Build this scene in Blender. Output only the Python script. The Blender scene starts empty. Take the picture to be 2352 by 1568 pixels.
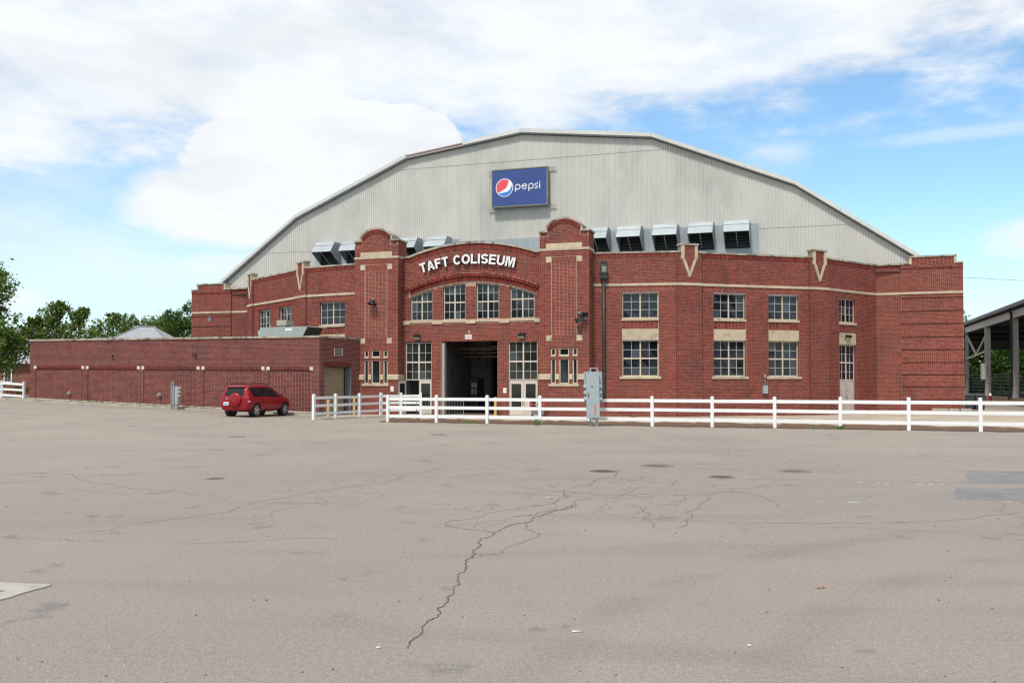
import bpy, bmesh, math, random
import numpy as np
from mathutils import Vector, Matrix

random.seed(7)
R = math.radians
SC = bpy.context.scene

# ------------------------------------------------------------------ camera, sky, sun, exposure
EYE = 1.9
cam_d = bpy.data.cameras.new('camera')
cam = bpy.data.objects.new('camera', cam_d)
SC.collection.objects.link(cam)
SC.camera = cam
cam.location = (0, 0, EYE)
cam.rotation_euler = (R(91.3), 0, 0)
cam_d.sensor_width = 36.0
cam_d.lens = 36.0 * 2100 / 2352
cam_d.shift_y = 46.3 / 2352
cam_d.clip_start = 0.1
cam_d.clip_end = 4000

SUN_EL, SUN_AZ = 58.0, 205.0          # azimuth clockwise from +Y (205 = behind the camera, a little to the left)
world = bpy.data.worlds.new('World')
SC.world = world
world.use_nodes = True

sun_d = bpy.data.lights.new('sun', 'SUN')
sun_d.energy = 2.1
sun_d.angle = R(6)
sun_d.color = (1.0, 0.95, 0.88)
sun = bpy.data.objects.new('sun', sun_d)
SC.collection.objects.link(sun)
_sv = Vector((math.sin(R(SUN_AZ)) * math.cos(R(SUN_EL)), math.cos(R(SUN_AZ)) * math.cos(R(SUN_EL)), math.sin(R(SUN_EL))))
sun.rotation_euler = _sv.to_track_quat('Z', 'Y').to_euler()
sun.location = (0, 0, 60)

SC.view_settings.view_transform = 'Standard'
SC.view_settings.look = 'None'
SC.view_settings.gamma = 1.0
SC.view_settings.use_curve_mapping = False
SC.view_settings.exposure = 0.74
SC.cycles.filter_width = 1.3


class NT:
    """tiny node-tree helper"""
    def __init__(self, tree):
        self.t = tree
        self.n = tree.nodes
        self.n.clear()

    def new(self, kind, **kw):
        nd = self.n.new(kind)
        for k, v in kw.items():
            setattr(nd, k, v)
        return nd

    def link(self, a, b):
        self.t.links.new(a, b)

    def _in(self, sock, v):
        if hasattr(v, 'links'):
            self.link(v, sock)
        elif v is not None:
            sock.default_value = v

    def math(self, op, a, b=None, c=None, clamp=False):
        nd = self.new('ShaderNodeMath', operation=op)
        nd.use_clamp = clamp
        for i, v in enumerate((a, b, c)):
            if v is not None:
                self._in(nd.inputs[i], v)
        return nd.outputs[0]

    def mix(self, fac, a, b, mode='MIX'):
        nd = self.new('ShaderNodeMix', data_type='RGBA', blend_type=mode)
        self._in(nd.inputs[0], fac)
        for s, v in ((nd.inputs[6], a), (nd.inputs[7], b)):
            if isinstance(v, tuple) and len(v) == 3:
                v = v + (1,)
            self._in(s, v)
        return nd.outputs[2]

    def noise(self, vec, scale, detail=4, rough=0.55, dim='3D', dist=0.0):
        nd = self.new('ShaderNodeTexNoise', noise_dimensions=dim)
        if vec is not None:
            self.link(vec, nd.inputs['Vector'])
        nd.inputs['Scale'].default_value = scale
        nd.inputs['Detail'].default_value = detail
        nd.inputs['Roughness'].default_value = rough
        nd.inputs['Distortion'].default_value = dist
        return nd.outputs['Fac']

    def smooth(self, x, a, b):
        nd = self.new('ShaderNodeMapRange', interpolation_type='SMOOTHSTEP')
        self._in(nd.inputs['Value'], x)
        self._in(nd.inputs['From Min'], a)
        self._in(nd.inputs['From Max'], b)
        return nd.outputs[0]

    def ramp(self, fac, stops):
        nd = self.new('ShaderNodeValToRGB')
        el = nd.color_ramp.elements
        while len(el) < len(stops):
            el.new(0.5)
        for e, (p, c) in zip(el, stops):
            e.position = p
            e.color = c + (1,) if len(c) == 3 else c
        self.link(fac, nd.inputs[0])
        return nd.outputs[0]

    def combine(self, x, y, z):
        nd = self.new('ShaderNodeCombineXYZ')
        for i, v in enumerate((x, y, z)):
            self._in(nd.inputs[i], v)
        return nd.outputs[0]


def build_world():
    t = NT(world.node_tree)
    geo = t.new('ShaderNodeTexCoord')
    sep = t.new('ShaderNodeSeparateXYZ')
    t.link(geo.outputs['Generated'], sep.inputs[0])
    az = t.math('ARCTAN2', sep.outputs[0], sep.outputs[1])
    el = t.math('ARCSINE', t.math('MINIMUM', t.math('MAXIMUM', sep.outputs[2], -1.0), 1.0))
    sky = t.new('ShaderNodeTexSky', sky_type='NISHITA')
    sky.sun_disc = False
    sky.sun_elevation = R(SUN_EL)
    sky.sun_rotation = R(SUN_AZ)
    sky.air_density = 1.0
    sky.dust_density = 0.6
    sky.ozone_density = 2.2
    skyc = t.mix(1.0, sky.outputs[0], (1.02, 1.20, 1.20), 'MULTIPLY')
    # cloud sheets live in azimuth / elevation, flattened towards the horizon
    st = t.math('MULTIPLY', el, 2.6)
    p1 = t.combine(az, st, 0.0)
    n_big = t.noise(p1, 3.1, 8, 0.58, dist=0.25)
    n_fine = t.noise(p1, 11.0, 8, 0.62, dist=0.35)
    n_mid = t.noise(t.combine(az, st, 4.3), 5.5, 7, 0.6)
    strk = t.noise(t.combine(az, t.math('MULTIPLY', el, 11.0), 2.0), 3.4, 6, 0.6)
    det = t.math('ADD', t.math('MULTIPLY', t.math('SUBTRACT', n_fine, 0.5), 0.12), t.math('MULTIPLY', t.math('SUBTRACT', n_mid, 0.5), 0.22))
    # lower rim of the high cloud deck: sinks from right to left, wraps smoothly round the sky
    rim = t.math('ADD', t.math('MULTIPLY', t.math('SINE', t.math('ADD', az, -0.15)), 0.105), 0.262)
    deck = t.math('ADD', t.math('SUBTRACT', el, rim), det)
    deck = t.smooth(deck, -0.030, 0.055)
    deck = t.math('MULTIPLY', deck, t.math('ADD', 0.70, t.math('MULTIPLY', t.smooth(t.math('ADD', n_big, t.math('MULTIPLY', n_fine, 0.4)), 0.52, 0.80), 0.3)))
    # thin veil, thicker to the left
    veil = t.math('MULTIPLY', t.smooth(t.math('MULTIPLY', az, -1.0), -0.10, 0.45), t.math('ADD', 0.16, t.math('MULTIPLY', t.smooth(n_big, 0.36, 0.66), 0.66)))
    veil = t.math('MULTIPLY', veil, t.smooth(el, 0.02, 0.16))
    # streaks and small puffs
    wisp = t.math('MULTIPLY', t.smooth(strk, 0.56, 0.72), 0.55)
    wisp = t.math('MULTIPLY', wisp, t.smooth(n_mid, 0.44, 0.6))

    bil = t.noise(t.combine(az, t.math('MULTIPLY', el, 1.5), 7.0), 24.0, 5, 0.55)

    def puff(a0, e0, ra, re, soft, amp):
        da = t.math('DIVIDE', t.math('SUBTRACT', az, a0), ra)
        de = t.math('DIVIDE', t.math('SUBTRACT', el, e0), re)
        r2 = t.math('ADD', t.math('MULTIPLY', da, da), t.math('MULTIPLY', de, de))
        d = t.math('SUBTRACT', 1.0, t.math('SQRT', r2))
        d = t.math('ADD', d, t.math('MULTIPLY', det, amp))
        d = t.math('ADD', d, t.math('MULTIPLY', t.math('SUBTRACT', bil, 0.5), 0.075 * amp))
        return t.smooth(d, -0.02, soft)
    parts = [deck, veil, wisp,
             puff(-0.215, 0.228, 0.150, 0.080, 0.13, 2.6),
             puff(-0.110, 0.258, 0.062, 0.040, 0.13, 2.6),
             puff(-0.30, 0.185, 0.13, 0.055, 0.40, 2.4),
             t.math('MULTIPLY', puff(0.56, 0.135, 0.10, 0.028, 0.5, 5.0), 0.9),
             t.math('MULTIPLY', puff(-0.52, 0.082, 0.075, 0.020, 0.7, 4.0), 0.8),
             t.math('MULTIPLY', puff(-0.30, 0.120, 0.07, 0.022, 0.7, 4.0), 0.7),
             t.math('MULTIPLY', puff(0.285, 0.235, 0.055, 0.022, 0.9, 8.0), 0.5),
             t.math('MULTIPLY', puff(0.39, 0.310, 0.05, 0.012, 0.9, 7.0), 0.45),
             t.math('MULTIPLY', puff(0.47, 0.240, 0.13, 0.010, 0.9, 6.0), 0.35)]
    cov = parts[0]
    for q in parts[1:]:
        cov = t.math('MAXIMUM', cov, q)
    shade = t.math('ADD', 0.93, t.math('MULTIPLY', t.smooth(n_mid, 0.32, 0.62), 0.12))
    cc = t.combine(t.math('MULTIPLY', shade, 5.55), t.math('MULTIPLY', shade, 5.75), t.math('MULTIPLY', shade, 6.0))
    # pale air near the horizon
    hz = t.math('SUBTRACT', 1.0, t.smooth(el, -0.01, 0.22))
    skyc = t.mix(t.math('MULTIPLY', hz, 0.42), skyc, (4.9, 5.6, 6.1))
    skyc = t.mix(cov, skyc, cc)
    bg = t.new('ShaderNodeBackground')
    t.link(skyc, bg.inputs[0])
    bg.inputs[1].default_value = 0.10
    out = t.new('ShaderNodeOutputWorld')
    t.link(bg.outputs[0], out.inputs[0])


build_world()

# ------------------------------------------------------------------ helpers: materials
MATS = {}


def pm(name, col, rough=0.7, var=0.12, scale=3.0, bump=0.0, bscale=40.0, metal=0.0, spec=0.5, stretch=None, dirt=None, rnd=0.0, coat=0.0):
    """procedural Principled material with colour variation, optional dirt patches and bump"""
    if name in MATS:
        return MATS[name]
    m = bpy.data.materials.new(name)
    m.use_nodes = True
    t = NT(m.node_tree)
    tc = t.new('ShaderNodeTexCoord')
    vec = tc.outputs['Object']
    if stretch:
        mp = t.new('ShaderNodeMapping')
        mp.inputs['Scale'].default_value = stretch
        t.link(vec, mp.inputs['Vector'])
        vec = mp.outputs[0]
    n1 = t.noise(vec, scale, 6, 0.6)
    lo = tuple(c * (1 - var) for c in col)
    hi = tuple(min(1, c * (1 + var)) for c in col)
    c = t.ramp(n1, [(0.3, lo), (0.7, hi)])
    if dirt:
        dcol, dscale, lo_, hi_ = dirt
        nd = t.noise(vec, dscale, 7, 0.65)
        c = t.mix(t.smooth(nd, lo_, hi_), c, dcol)
    if rnd:
        oi = t.new('ShaderNodeObjectInfo')
        f = t.math('ADD', 1 - rnd, t.math('MULTIPLY', oi.outputs['Random'], 2 * rnd))
        c = t.mix(1.0, c, t.combine(f, f, f), 'MULTIPLY')
    b = t.new('ShaderNodeBsdfPrincipled')
    t.link(c, b.inputs['Base Color'])
    b.inputs['Roughness'].default_value = rough
    b.inputs['Metallic'].default_value = metal
    b.inputs['Specular IOR Level'].default_value = spec
    b.inputs['Coat Weight'].default_value = coat
    if bump:
        nb = t.noise(tc.outputs['Object'], bscale, 4, 0.6)
        bp = t.new('ShaderNodeBump')
        bp.inputs['Strength'].default_value = bump
        bp.inputs['Distance'].default_value = 0.02
        t.link(nb, bp.inputs['Height'])
        t.link(bp.outputs[0], b.inputs['Normal'])
    o = t.new('ShaderNodeOutputMaterial')
    t.link(b.outputs[0], o.inputs[0])
    MATS[name] = m
    return m


def brick_mat(name, cols, stain, pale, lowstain):
    m = bpy.data.materials.new(name)
    m.use_nodes = True
    t = NT(m.node_tree)
    g = t.new('ShaderNodeNewGeometry')
    oi = t.new('ShaderNodeObjectInfo')
    rnd = t.math('FRACT', t.math('ADD', g.outputs['Random Per Island'], t.math('MULTIPLY', oi.outputs['Random'], 7.31)))
    c = t.ramp(rnd, [(i / (len(cols) - 1), k) for i, k in enumerate(cols)])
    pos = g.outputs['Position']
    n1 = t.noise(pos, 0.55, 7, 0.62)
    c = t.mix(t.math('MULTIPLY', t.smooth(n1, 0.50, 0.72), 0.55), c, stain)
    n2 = t.noise(pos, 1.6, 7, 0.7)
    c = t.mix(t.math('MULTIPLY', t.smooth(n2, 0.60, 0.74), 0.35), c, pale)
    mp = t.new('ShaderNodeMapping')
    mp.inputs['Scale'].default_value = (3.0, 3.0, 0.22)
    t.link(pos, mp.inputs['Vector'])
    n3 = t.noise(mp.outputs[0], 1.0, 5, 0.6)
    c = t.mix(t.math('MULTIPLY', t.smooth(n3, 0.56, 0.72), lowstain), c, stain)
    n4 = t.noise(pos, 60, 3, 0.6)
    c = t.mix(0.35, c, t.mix(1.0, c, t.ramp(n4, [(0.3, (0.6, 0.6, 0.6)), (0.7, (1.3, 1.3, 1.3))]), 'MULTIPLY'))
    b = t.new('ShaderNodeBsdfPrincipled')
    t.link(c, b.inputs['Base Color'])
    b.inputs['Roughness'].default_value = 0.85
    b.inputs['Specular IOR Level'].default_value = 0.3
    bp = t.new('ShaderNodeBump')
    bp.inputs['Strength'].default_value = 0.3
    bp.inputs['Distance'].default_value = 0.01
    t.link(n4, bp.inputs['Height'])
    t.link(bp.outputs[0], b.inputs['Normal'])
    o = t.new('ShaderNodeOutputMaterial')
    t.link(b.outputs[0], o.inputs[0])
    MATS[name] = m
    return m


BRICK = brick_mat('arena_brick', [(0.200, 0.030, 0.022), (0.24, 0.040, 0.027), (0.155, 0.024, 0.019), (0.29, 0.058, 0.037), (0.21, 0.031, 0.022), (0.115, 0.020, 0.018)],
                  (0.070, 0.020, 0.017), (0.36, 0.16, 0.115), 0.75)
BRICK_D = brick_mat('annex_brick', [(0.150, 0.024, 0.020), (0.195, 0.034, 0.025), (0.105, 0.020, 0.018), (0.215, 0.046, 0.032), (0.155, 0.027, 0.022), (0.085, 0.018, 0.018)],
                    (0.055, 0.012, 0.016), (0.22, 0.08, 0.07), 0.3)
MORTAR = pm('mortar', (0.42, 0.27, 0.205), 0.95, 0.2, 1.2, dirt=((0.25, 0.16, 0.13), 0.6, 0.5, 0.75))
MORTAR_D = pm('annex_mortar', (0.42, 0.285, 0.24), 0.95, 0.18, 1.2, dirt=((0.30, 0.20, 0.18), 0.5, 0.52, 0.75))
REVEAL = pm('brick_reveal', (0.16, 0.045, 0.034), 0.9, 0.25, 8)
STONE = pm('limestone', (0.50, 0.41, 0.285), 0.85, 0.15, 2.2, bump=0.15, dirt=((0.24, 0.20, 0.15), 2.3, 0.56, 0.72), rnd=0.10)
COPE = pm('coping_stone', (0.40, 0.35, 0.27), 0.9, 0.2, 2.5, bump=0.2, dirt=((0.13, 0.115, 0.095), 1.8, 0.47, 0.66), rnd=0.12)
CASTS = pm('cast_stone', (0.60, 0.56, 0.47), 0.85, 0.1, 4, rnd=0.06)
FRAME = pm('window_frame_paint', (0.58, 0.49, 0.38), 0.6, 0.08, 6)
FRAME_W = pm('door_frame_paint', (0.60, 0.54, 0.48), 0.55, 0.08, 5)
METAL_L = pm('galvanised_sheet', (0.33, 0.365, 0.38), 0.55, 0.10, 1.5, metal=0.35, rnd=0.06)
METAL_D = pm('dark_louvre', (0.035, 0.037, 0.04), 0.6, 0.3, 4)
CLAD = pm('corrugated_cladding', (0.510, 0.496, 0.452), 0.6, 0.07, 0.7, stretch=(1.2, 1.2, 0.5), dirt=((0.40, 0.395, 0.36), 0.30, 0.50, 0.75), metal=0.05)
TRIM = pm('roof_trim', (0.56, 0.56, 0.53), 0.5, 0.08, 1.0, rnd=0.05)
SOFFIT = pm('soffit_grey', (0.38, 0.38, 0.38), 0.7, 0.1, 2)
RUST = pm('rusted_trim', (0.20, 0.10, 0.06), 0.9, 0.3, 5)
BLACK = pm('black_paint', (0.012, 0.012, 0.013), 0.45, 0.2, 6)
IRON = pm('dark_green_iron', (0.022, 0.030, 0.026), 0.55, 0.3, 6, dirt=((0.06, 0.075, 0.065), 8, 0.5, 0.7))
VINYL = pm('white_vinyl', (0.80, 0.80, 0.79), 0.4, 0.04, 1.5, dirt=((0.62, 0.58, 0.52), 1.3, 0.62, 0.85))
CABINET = pm('grey_cabinet_paint', (0.34, 0.40, 0.41), 0.45, 0.08, 3, dirt=((0.27, 0.30, 0.30), 2, 0.55, 0.75))
GREYMET = pm('grey_galvanised', (0.33, 0.34, 0.35), 0.45, 0.15, 5, metal=0.5)
YELLOW = pm('bollard_yellow', (0.58, 0.40, 0.12), 0.6, 0.12, 4, dirt=((0.35, 0.22, 0.06), 5, 0.6, 0.75))
CONC = pm('concrete', (0.40, 0.36, 0.30), 0.95, 0.15, 1.5, bump=0.15, dirt=((0.27, 0.22, 0.17), 0.9, 0.5, 0.72))
WHITE = pm('white_paint', (0.78, 0.78, 0.77), 0.5, 0.05, 2)
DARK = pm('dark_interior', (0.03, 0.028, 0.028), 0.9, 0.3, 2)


def glass_mat(name, base, rough, lift):
    m = bpy.data.materials.new(name)
    m.use_nodes = True
    t = NT(m.node_tree)
    oi = t.new('ShaderNodeObjectInfo')
    tc = t.new('ShaderNodeTexCoord')
    n = t.noise(tc.outputs['Object'], 0.9, 4, 0.6)
    f = t.math('ADD', t.math('MULTIPLY', oi.outputs['Random'], 0.6), t.math('MULTIPLY', n, 0.6))
    c = t.ramp(f, [(0.2, base), (0.9, tuple(x * lift for x in base))])
    b = t.new('ShaderNodeBsdfPrincipled')
    t.link(c, b.inputs['Base Color'])
    b.inputs['Roughness'].default_value = rough
    b.inputs['IOR'].default_value = 1.45
    # old panes are not quite flat
    bp = t.new('ShaderNodeBump')
    bp.inputs['Strength'].default_value = 0.10
    bp.inputs['Distance'].default_value = 0.05
    t.link(t.noise(tc.outputs['Object'], 1.3, 2, 0.5), bp.inputs['Height'])
    t.link(bp.outputs[0], b.inputs['Normal'])
    o = t.new('ShaderNodeOutputMaterial')
    t.link(b.outputs[0], o.inputs[0])
    MATS[name] = m
    return m


BARS = pm('glazing_bar_white', (0.66, 0.63, 0.58), 0.5, 0.05, 5)
GLASS = glass_mat('dark_window_glass', (0.004, 0.0048, 0.0065), 0.05, 6.5)
GLASS_P = glass_mat('hazy_window_glass', (0.030, 0.036, 0.042), 0.16, 2.4)
GLASS_G = glass_mat('greenish_window_glass', (0.010, 0.011, 0.009), 0.08, 3.5)

# ------------------------------------------------------------------ helpers: meshes and objects


def V(*a):
    return np.array(a, float)


class MB:
    def __init__(self):
        self.v = []
        self.f = []

    def add(self, vs, fs):
        o = len(self.v)
        self.v.extend([tuple(float(c) for c in p) for p in vs])
        self.f.extend([tuple(i + o for i in q) for q in fs])

    def quad(self, a, b, c, d):
        self.add((a, b, c, d), [(0, 1, 2, 3)])

    def hexa(self, P):
        """8 corners: 0-3 one face (ring), 4-7 the opposite face"""
        self.add(P, [(0, 3, 2, 1), (4, 5, 6, 7), (0, 1, 5, 4), (1, 2, 6, 5), (2, 3, 7, 6), (3, 0, 4, 7)])

    def box(self, x0, x1, y0, y1, z0, z1):
        self.hexa([(x0, y0, z0), (x1, y0, z0), (x1, y1, z0), (x0, y1, z0), (x0, y0, z1), (x1, y0, z1), (x1, y1, z1), (x0, y1, z1)])

    def bar(self, a, b, w, h, up=(0, 0, 1)):
        """rectangular bar from a to b, w sideways, h along up"""
        a, b, up = V(*a), V(*b), V(*up)
        d = b - a
        d = d / np.linalg.norm(d)
        s = np.cross(d, up)
        s = s / np.linalg.norm(s)
        u = np.cross(s, d)
        P = []
        for q in (a, b):
            for i, j in ((-1, -1), (1, -1), (1, 1), (-1, 1)):
                P.append(q + s * i * w / 2 + u * j * h / 2)
        self.hexa(P)

    def prism(self, pts, vec):
        """polygon (3d points) pushed along vec"""
        n = len(pts)
        vec = V(*vec)
        P = [V(*p) for p in pts] + [V(*p) + vec for p in pts]
        F = [tuple(range(n))[::-1], tuple(range(n, 2 * n))]
        for i in range(n):
            j = (i + 1) % n
            F.append((i, j, n + j, n + i))
        self.add(P, F)

    def tube(self, pts, r, seg=8, caps=True):
        pts = [V(*p) for p in pts]
        rs = r if isinstance(r, (list, tuple)) else [r] * len(pts)
        rings = []
        prev = None
        for i, p in enumerate(pts):
            d = pts[min(i + 1, len(pts) - 1)] - pts[max(i - 1, 0)]
            d = d / (np.linalg.norm(d) + 1e-9)
            if prev is None:
                a = V(0, 0, 1) if abs(d[2]) < 0.9 else V(1, 0, 0)
                s = np.cross(d, a)
            else:
                s = prev - d * prev.dot(d)
            s = s / np.linalg.norm(s)
            prev = s
            u = np.cross(d, s)
            rings.append([p + (s * math.cos(2 * math.pi * k / seg) + u * math.sin(2 * math.pi * k / seg)) * rs[i] for k in range(seg)])
        P = [q for rg in rings for q in rg]
        F = []
        for i in range(len(pts) - 1):
            for k in range(seg):
                F.append((i * seg + k, i * seg + (k + 1) % seg, (i + 1) * seg + (k + 1) % seg, (i + 1) * seg + k))
        if caps:
            F.append(tuple(range(seg))[::-1])
            F.append(tuple((len(pts) - 1) * seg + k for k in range(seg)))
        self.add(P, F)

    def lathe(self, prof, o, axis, seg=20, caps=True):
        """profile of (radius, distance along axis)"""
        axis = V(*axis)
        axis = axis / np.linalg.norm(axis)
        a = V(0, 0, 1) if abs(axis[2]) < 0.9 else V(1, 0, 0)
        s = np.cross(axis, a)
        s /= np.linalg.norm(s)
        u = np.cross(axis, s)
        o = V(*o)
        P, F = [], []
        for r, h in prof:
            for k in range(seg):
                an = 2 * math.pi * k / seg
                P.append(o + axis * h + (s * math.cos(an) + u * math.sin(an)) * r)
        for i in range(len(prof) - 1):
            for k in range(seg):
                F.append((i * seg + k, i * seg + (k + 1) % seg, (i + 1) * seg + (k + 1) % seg, (i + 1) * seg + k))
        if caps:
            F.append(tuple(range(seg))[::-1])
            F.append(tuple((len(prof) - 1) * seg + k for k in range(seg)))
        self.add(P, F)

    def build(self, name, mat, parent=None, org=None, smooth=False, kind=None):
        if org is None:
            org = ORG.get(parent.name, (0, 0, 0)) if parent is not None else (0, 0, 0)
        me = bpy.data.meshes.new(name)
        arr = np.array(self.v, float).reshape(-1, 3) - np.array(org, float)
        me.from_pydata(arr.tolist(), [], self.f)
        if smooth:
            me.polygons.foreach_set('use_smooth', [True] * len(me.polygons))
        me.materials.append(mat)
        o = bpy.data.objects.new(name, me)
        SC.collection.objects.link(o)
        if parent is not None:
            o.parent = parent
            ORG[o.name] = org
        else:
            o.location = org
            ORG[o.name] = org
        if kind:
            o['kind'] = kind
        return o


ORG = {}        # object name -> world origin its mesh coordinates are relative to


def thing(name, label, cat, loc=(0, 0, 0), group=None, rotz=0.0):
    o = bpy.data.objects.new(name, None)
    o.empty_display_size = 0.3
    SC.collection.objects.link(o)
    o.location = loc
    o.rotation_euler = (0, 0, rotz)
    o['label'] = label
    o['category'] = cat
    if group:
        o['group'] = group
    ORG[o.name] = (0, 0, 0) if rotz else tuple(loc)
    return o


def tag(o, label, cat, group=None):
    o['label'] = label
    o['category'] = cat
    if group:
        o['group'] = group
    return o


def inst(name, me, parent, mtx):
    """another object that shares a mesh, placed by a world matrix under a parent that only translates"""
    o = bpy.data.objects.new(name, me)
    SC.collection.objects.link(o)
    o.parent = parent
    org = ORG.get(parent.name, (0, 0, 0))
    o.matrix_basis = Matrix.Translation(-Vector(org)) @ mtx
    return o


def mesh_only(mb, name, mat):
    me = bpy.data.meshes.new(name)
    me.from_pydata(mb.v, [], mb.f)
    me.materials.append(mat)
    return me


class Fr:
    """a wall line seen from the front: t runs left to right, out points towards the viewer"""
    def __init__(self, P0, P1):
        self.o = V(P0[0], P0[1], 0)
        e = V(P1[0], P1[1], 0) - self.o
        self.L = float(np.linalg.norm(e))
        self.d = e / self.L
        self.n = V(self.d[1], -self.d[0], 0)
        self.rot = math.atan2(self.d[1], self.d[0])
        self.sh = 0.0

    def p(self, t, z, out=0.0):
        return self.o + self.d * t + self.n * out + V(0, 0, z + self.sh * t)

    def box(self, mb, t0, t1, z0, z1, o0, o1):
        P = [self.p(t0, z0, o0), self.p(t1, z0, o0), self.p(t1, z0, o1), self.p(t0, z0, o1),
             self.p(t0, z1, o0), self.p(t1, z1, o0), self.p(t1, z1, o1), self.p(t0, z1, o1)]
        mb.hexa(P)

    def poly(self, mb, pts, o0, o1):
        mb.prism([self.p(t, z, o0) for t, z in pts], self.n * (o1 - o0))

    def mtx(self, t, z, out=0.0):
        q = self.p(t, z, out)
        return Matrix.Translation(Vector(q)) @ Matrix.Rotation(self.rot, 4, 'Z')


def cut(ivs, a, b):
    r = []
    for x0, x1 in ivs:
        if b <= x0 or a >= x1:
            r.append((x0, x1))
        else:
            if a > x0:
                r.append((x0, a))
            if b < x1:
                r.append((b, x1))
    return r


def at_z(q, zc):
    if callable(q):
        return q(zc)
    t0, t1, z0, z1 = q
    return (t0, t1) if z0 < zc < z1 else None


COURSE, BLEN, JT = 0.080, 0.222, 0.0195


def brickwork(fr, t0, t1, z0, z1, openings=(), skips=(), limit=None, bond='run', off=0.0, mb=None, back=None, course=COURSE, blen=BLEN, jt=JT, back_z=None):
    """fills bricks into mb and the mortar bed into back"""
    rng = random.Random(int(1000 * (t0 + 3 * t1 + 7 * z0 + fr.o[0])))
    n = max(1, int(round((z1 - z0) / course)))
    h = (z1 - z0) / n
    for i in range(n):
        za, zb = z0 + i * h, z0 + (i + 1) * h
        zc = (za + zb) / 2
        base = [(t0, t1)]
        if limit:
            lim = limit(zc)
            if lim is None:
                continue
            base = [(max(t0, lim[0]), min(t1, lim[1]))]
        for q in openings:
            r = at_z(q, zc)
            if r:
                base = cut(base, *r)
        if back is not None:
            for a, b in base:
                if b - a > 1e-4:
                    back.quad(fr.p(a, za, off - 0.009), fr.p(b, za, off - 0.009), fr.p(b, zb, off - 0.009), fr.p(a, zb, off - 0.009))
        iv = base
        for q in skips:
            r = at_z(q, zc)
            if r:
                iv = cut(iv, *r)
        sh = (blen / 2 if (i % 2 and bond == 'run') else 0.0)
        for a, b in iv:
            if b - a < 0.03:
                continue
            k = math.floor((a - t0 + sh) / blen)
            x = t0 - sh + k * blen
            while x < b - 1e-6:
                xa, xb = max(x, a), min(x + blen, b)
                if xb - xa > 0.035:
                    o1 = off + rng.uniform(-0.002, 0.002)
                    A, B = xa + jt / 2, xb - jt / 2
                    C, D = za + jt / 2, zb - jt / 2
                    mb.add([fr.p(A, C, o1), fr.p(B, C, o1), fr.p(B, D, o1), fr.p(A, D, o1),
                            fr.p(A, C, off - 0.02), fr.p(B, C, off - 0.02), fr.p(B, D, off - 0.02), fr.p(A, D, off - 0.02)],
                           [(0, 1, 2, 3), (0, 4, 5, 1), (1, 5, 6, 2), (2, 6, 7, 3), (3, 7, 4, 0)])
                x += blen


def reveal(fr, mb, t0, t1, z0, z1, depth=0.2, off=0.0):
    a, b = off - 0.009, off - depth
    for p, q in (((t0, z0), (t0, z1)), ((t0, z1), (t1, z1)), ((t1, z1), (t1, z0)), ((t1, z0), (t0, z0))):
        mb.quad(fr.p(p[0], p[1], a), fr.p(q[0], q[1], a), fr.p(q[0], q[1], b), fr.p(p[0], p[1], b))


def soldiers(fr, mb, t0, t1, z0, z1, out0, out1, rows=1, pitch=0.082, jt=0.019):
    """upright bricks side by side"""
    n = max(1, int(round((t1 - t0) / pitch)))
    w = (t1 - t0) / n
    hh = (z1 - z0) / rows
    for r in range(rows):
        sh = w / 2 if r % 2 else 0
        for i in range(n + (1 if sh else 0)):
            a = max(t0, t0 + i * w - sh)
            b = min(t1, t0 + (i + 1) * w - sh)
            if b - a < 0.03:
                continue
            fr.box(mb, a + jt / 2, b - jt / 2, z0 + r * hh + jt / 2, z0 + (r + 1) * hh - jt / 2, out0, out1 + random.uniform(-0.0015, 0.0015))


def stones(fr, parent, name, mat, t0, t1, z0, z1, o0, o1, unit=1.3, slope=0.0, jt=0.006):
    """a run of separate stone blocks"""
    n = max(1, int(round((t1 - t0) / unit)))
    w = (t1 - t0) / n
    for i in range(n):
        mb = MB()
        a, b = t0 + i * w + jt / 2, t0 + (i + 1) * w - jt / 2
        if slope:
            fr.poly(mb, [], 0, 0) if False else None
            P = [fr.p(a, z0, o0), fr.p(b, z0, o0), fr.p(b, z0, o1), fr.p(a, z0, o1),
                 fr.p(a, z1, o0), fr.p(b, z1, o0), fr.p(b, z1 - slope, o1), fr.p(a, z1 - slope, o1)]
            mb.hexa(P)
        else:
            fr.box(mb, a, b, z0, z1, o0, o1)
        mb.build(name, mat, parent)


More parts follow.
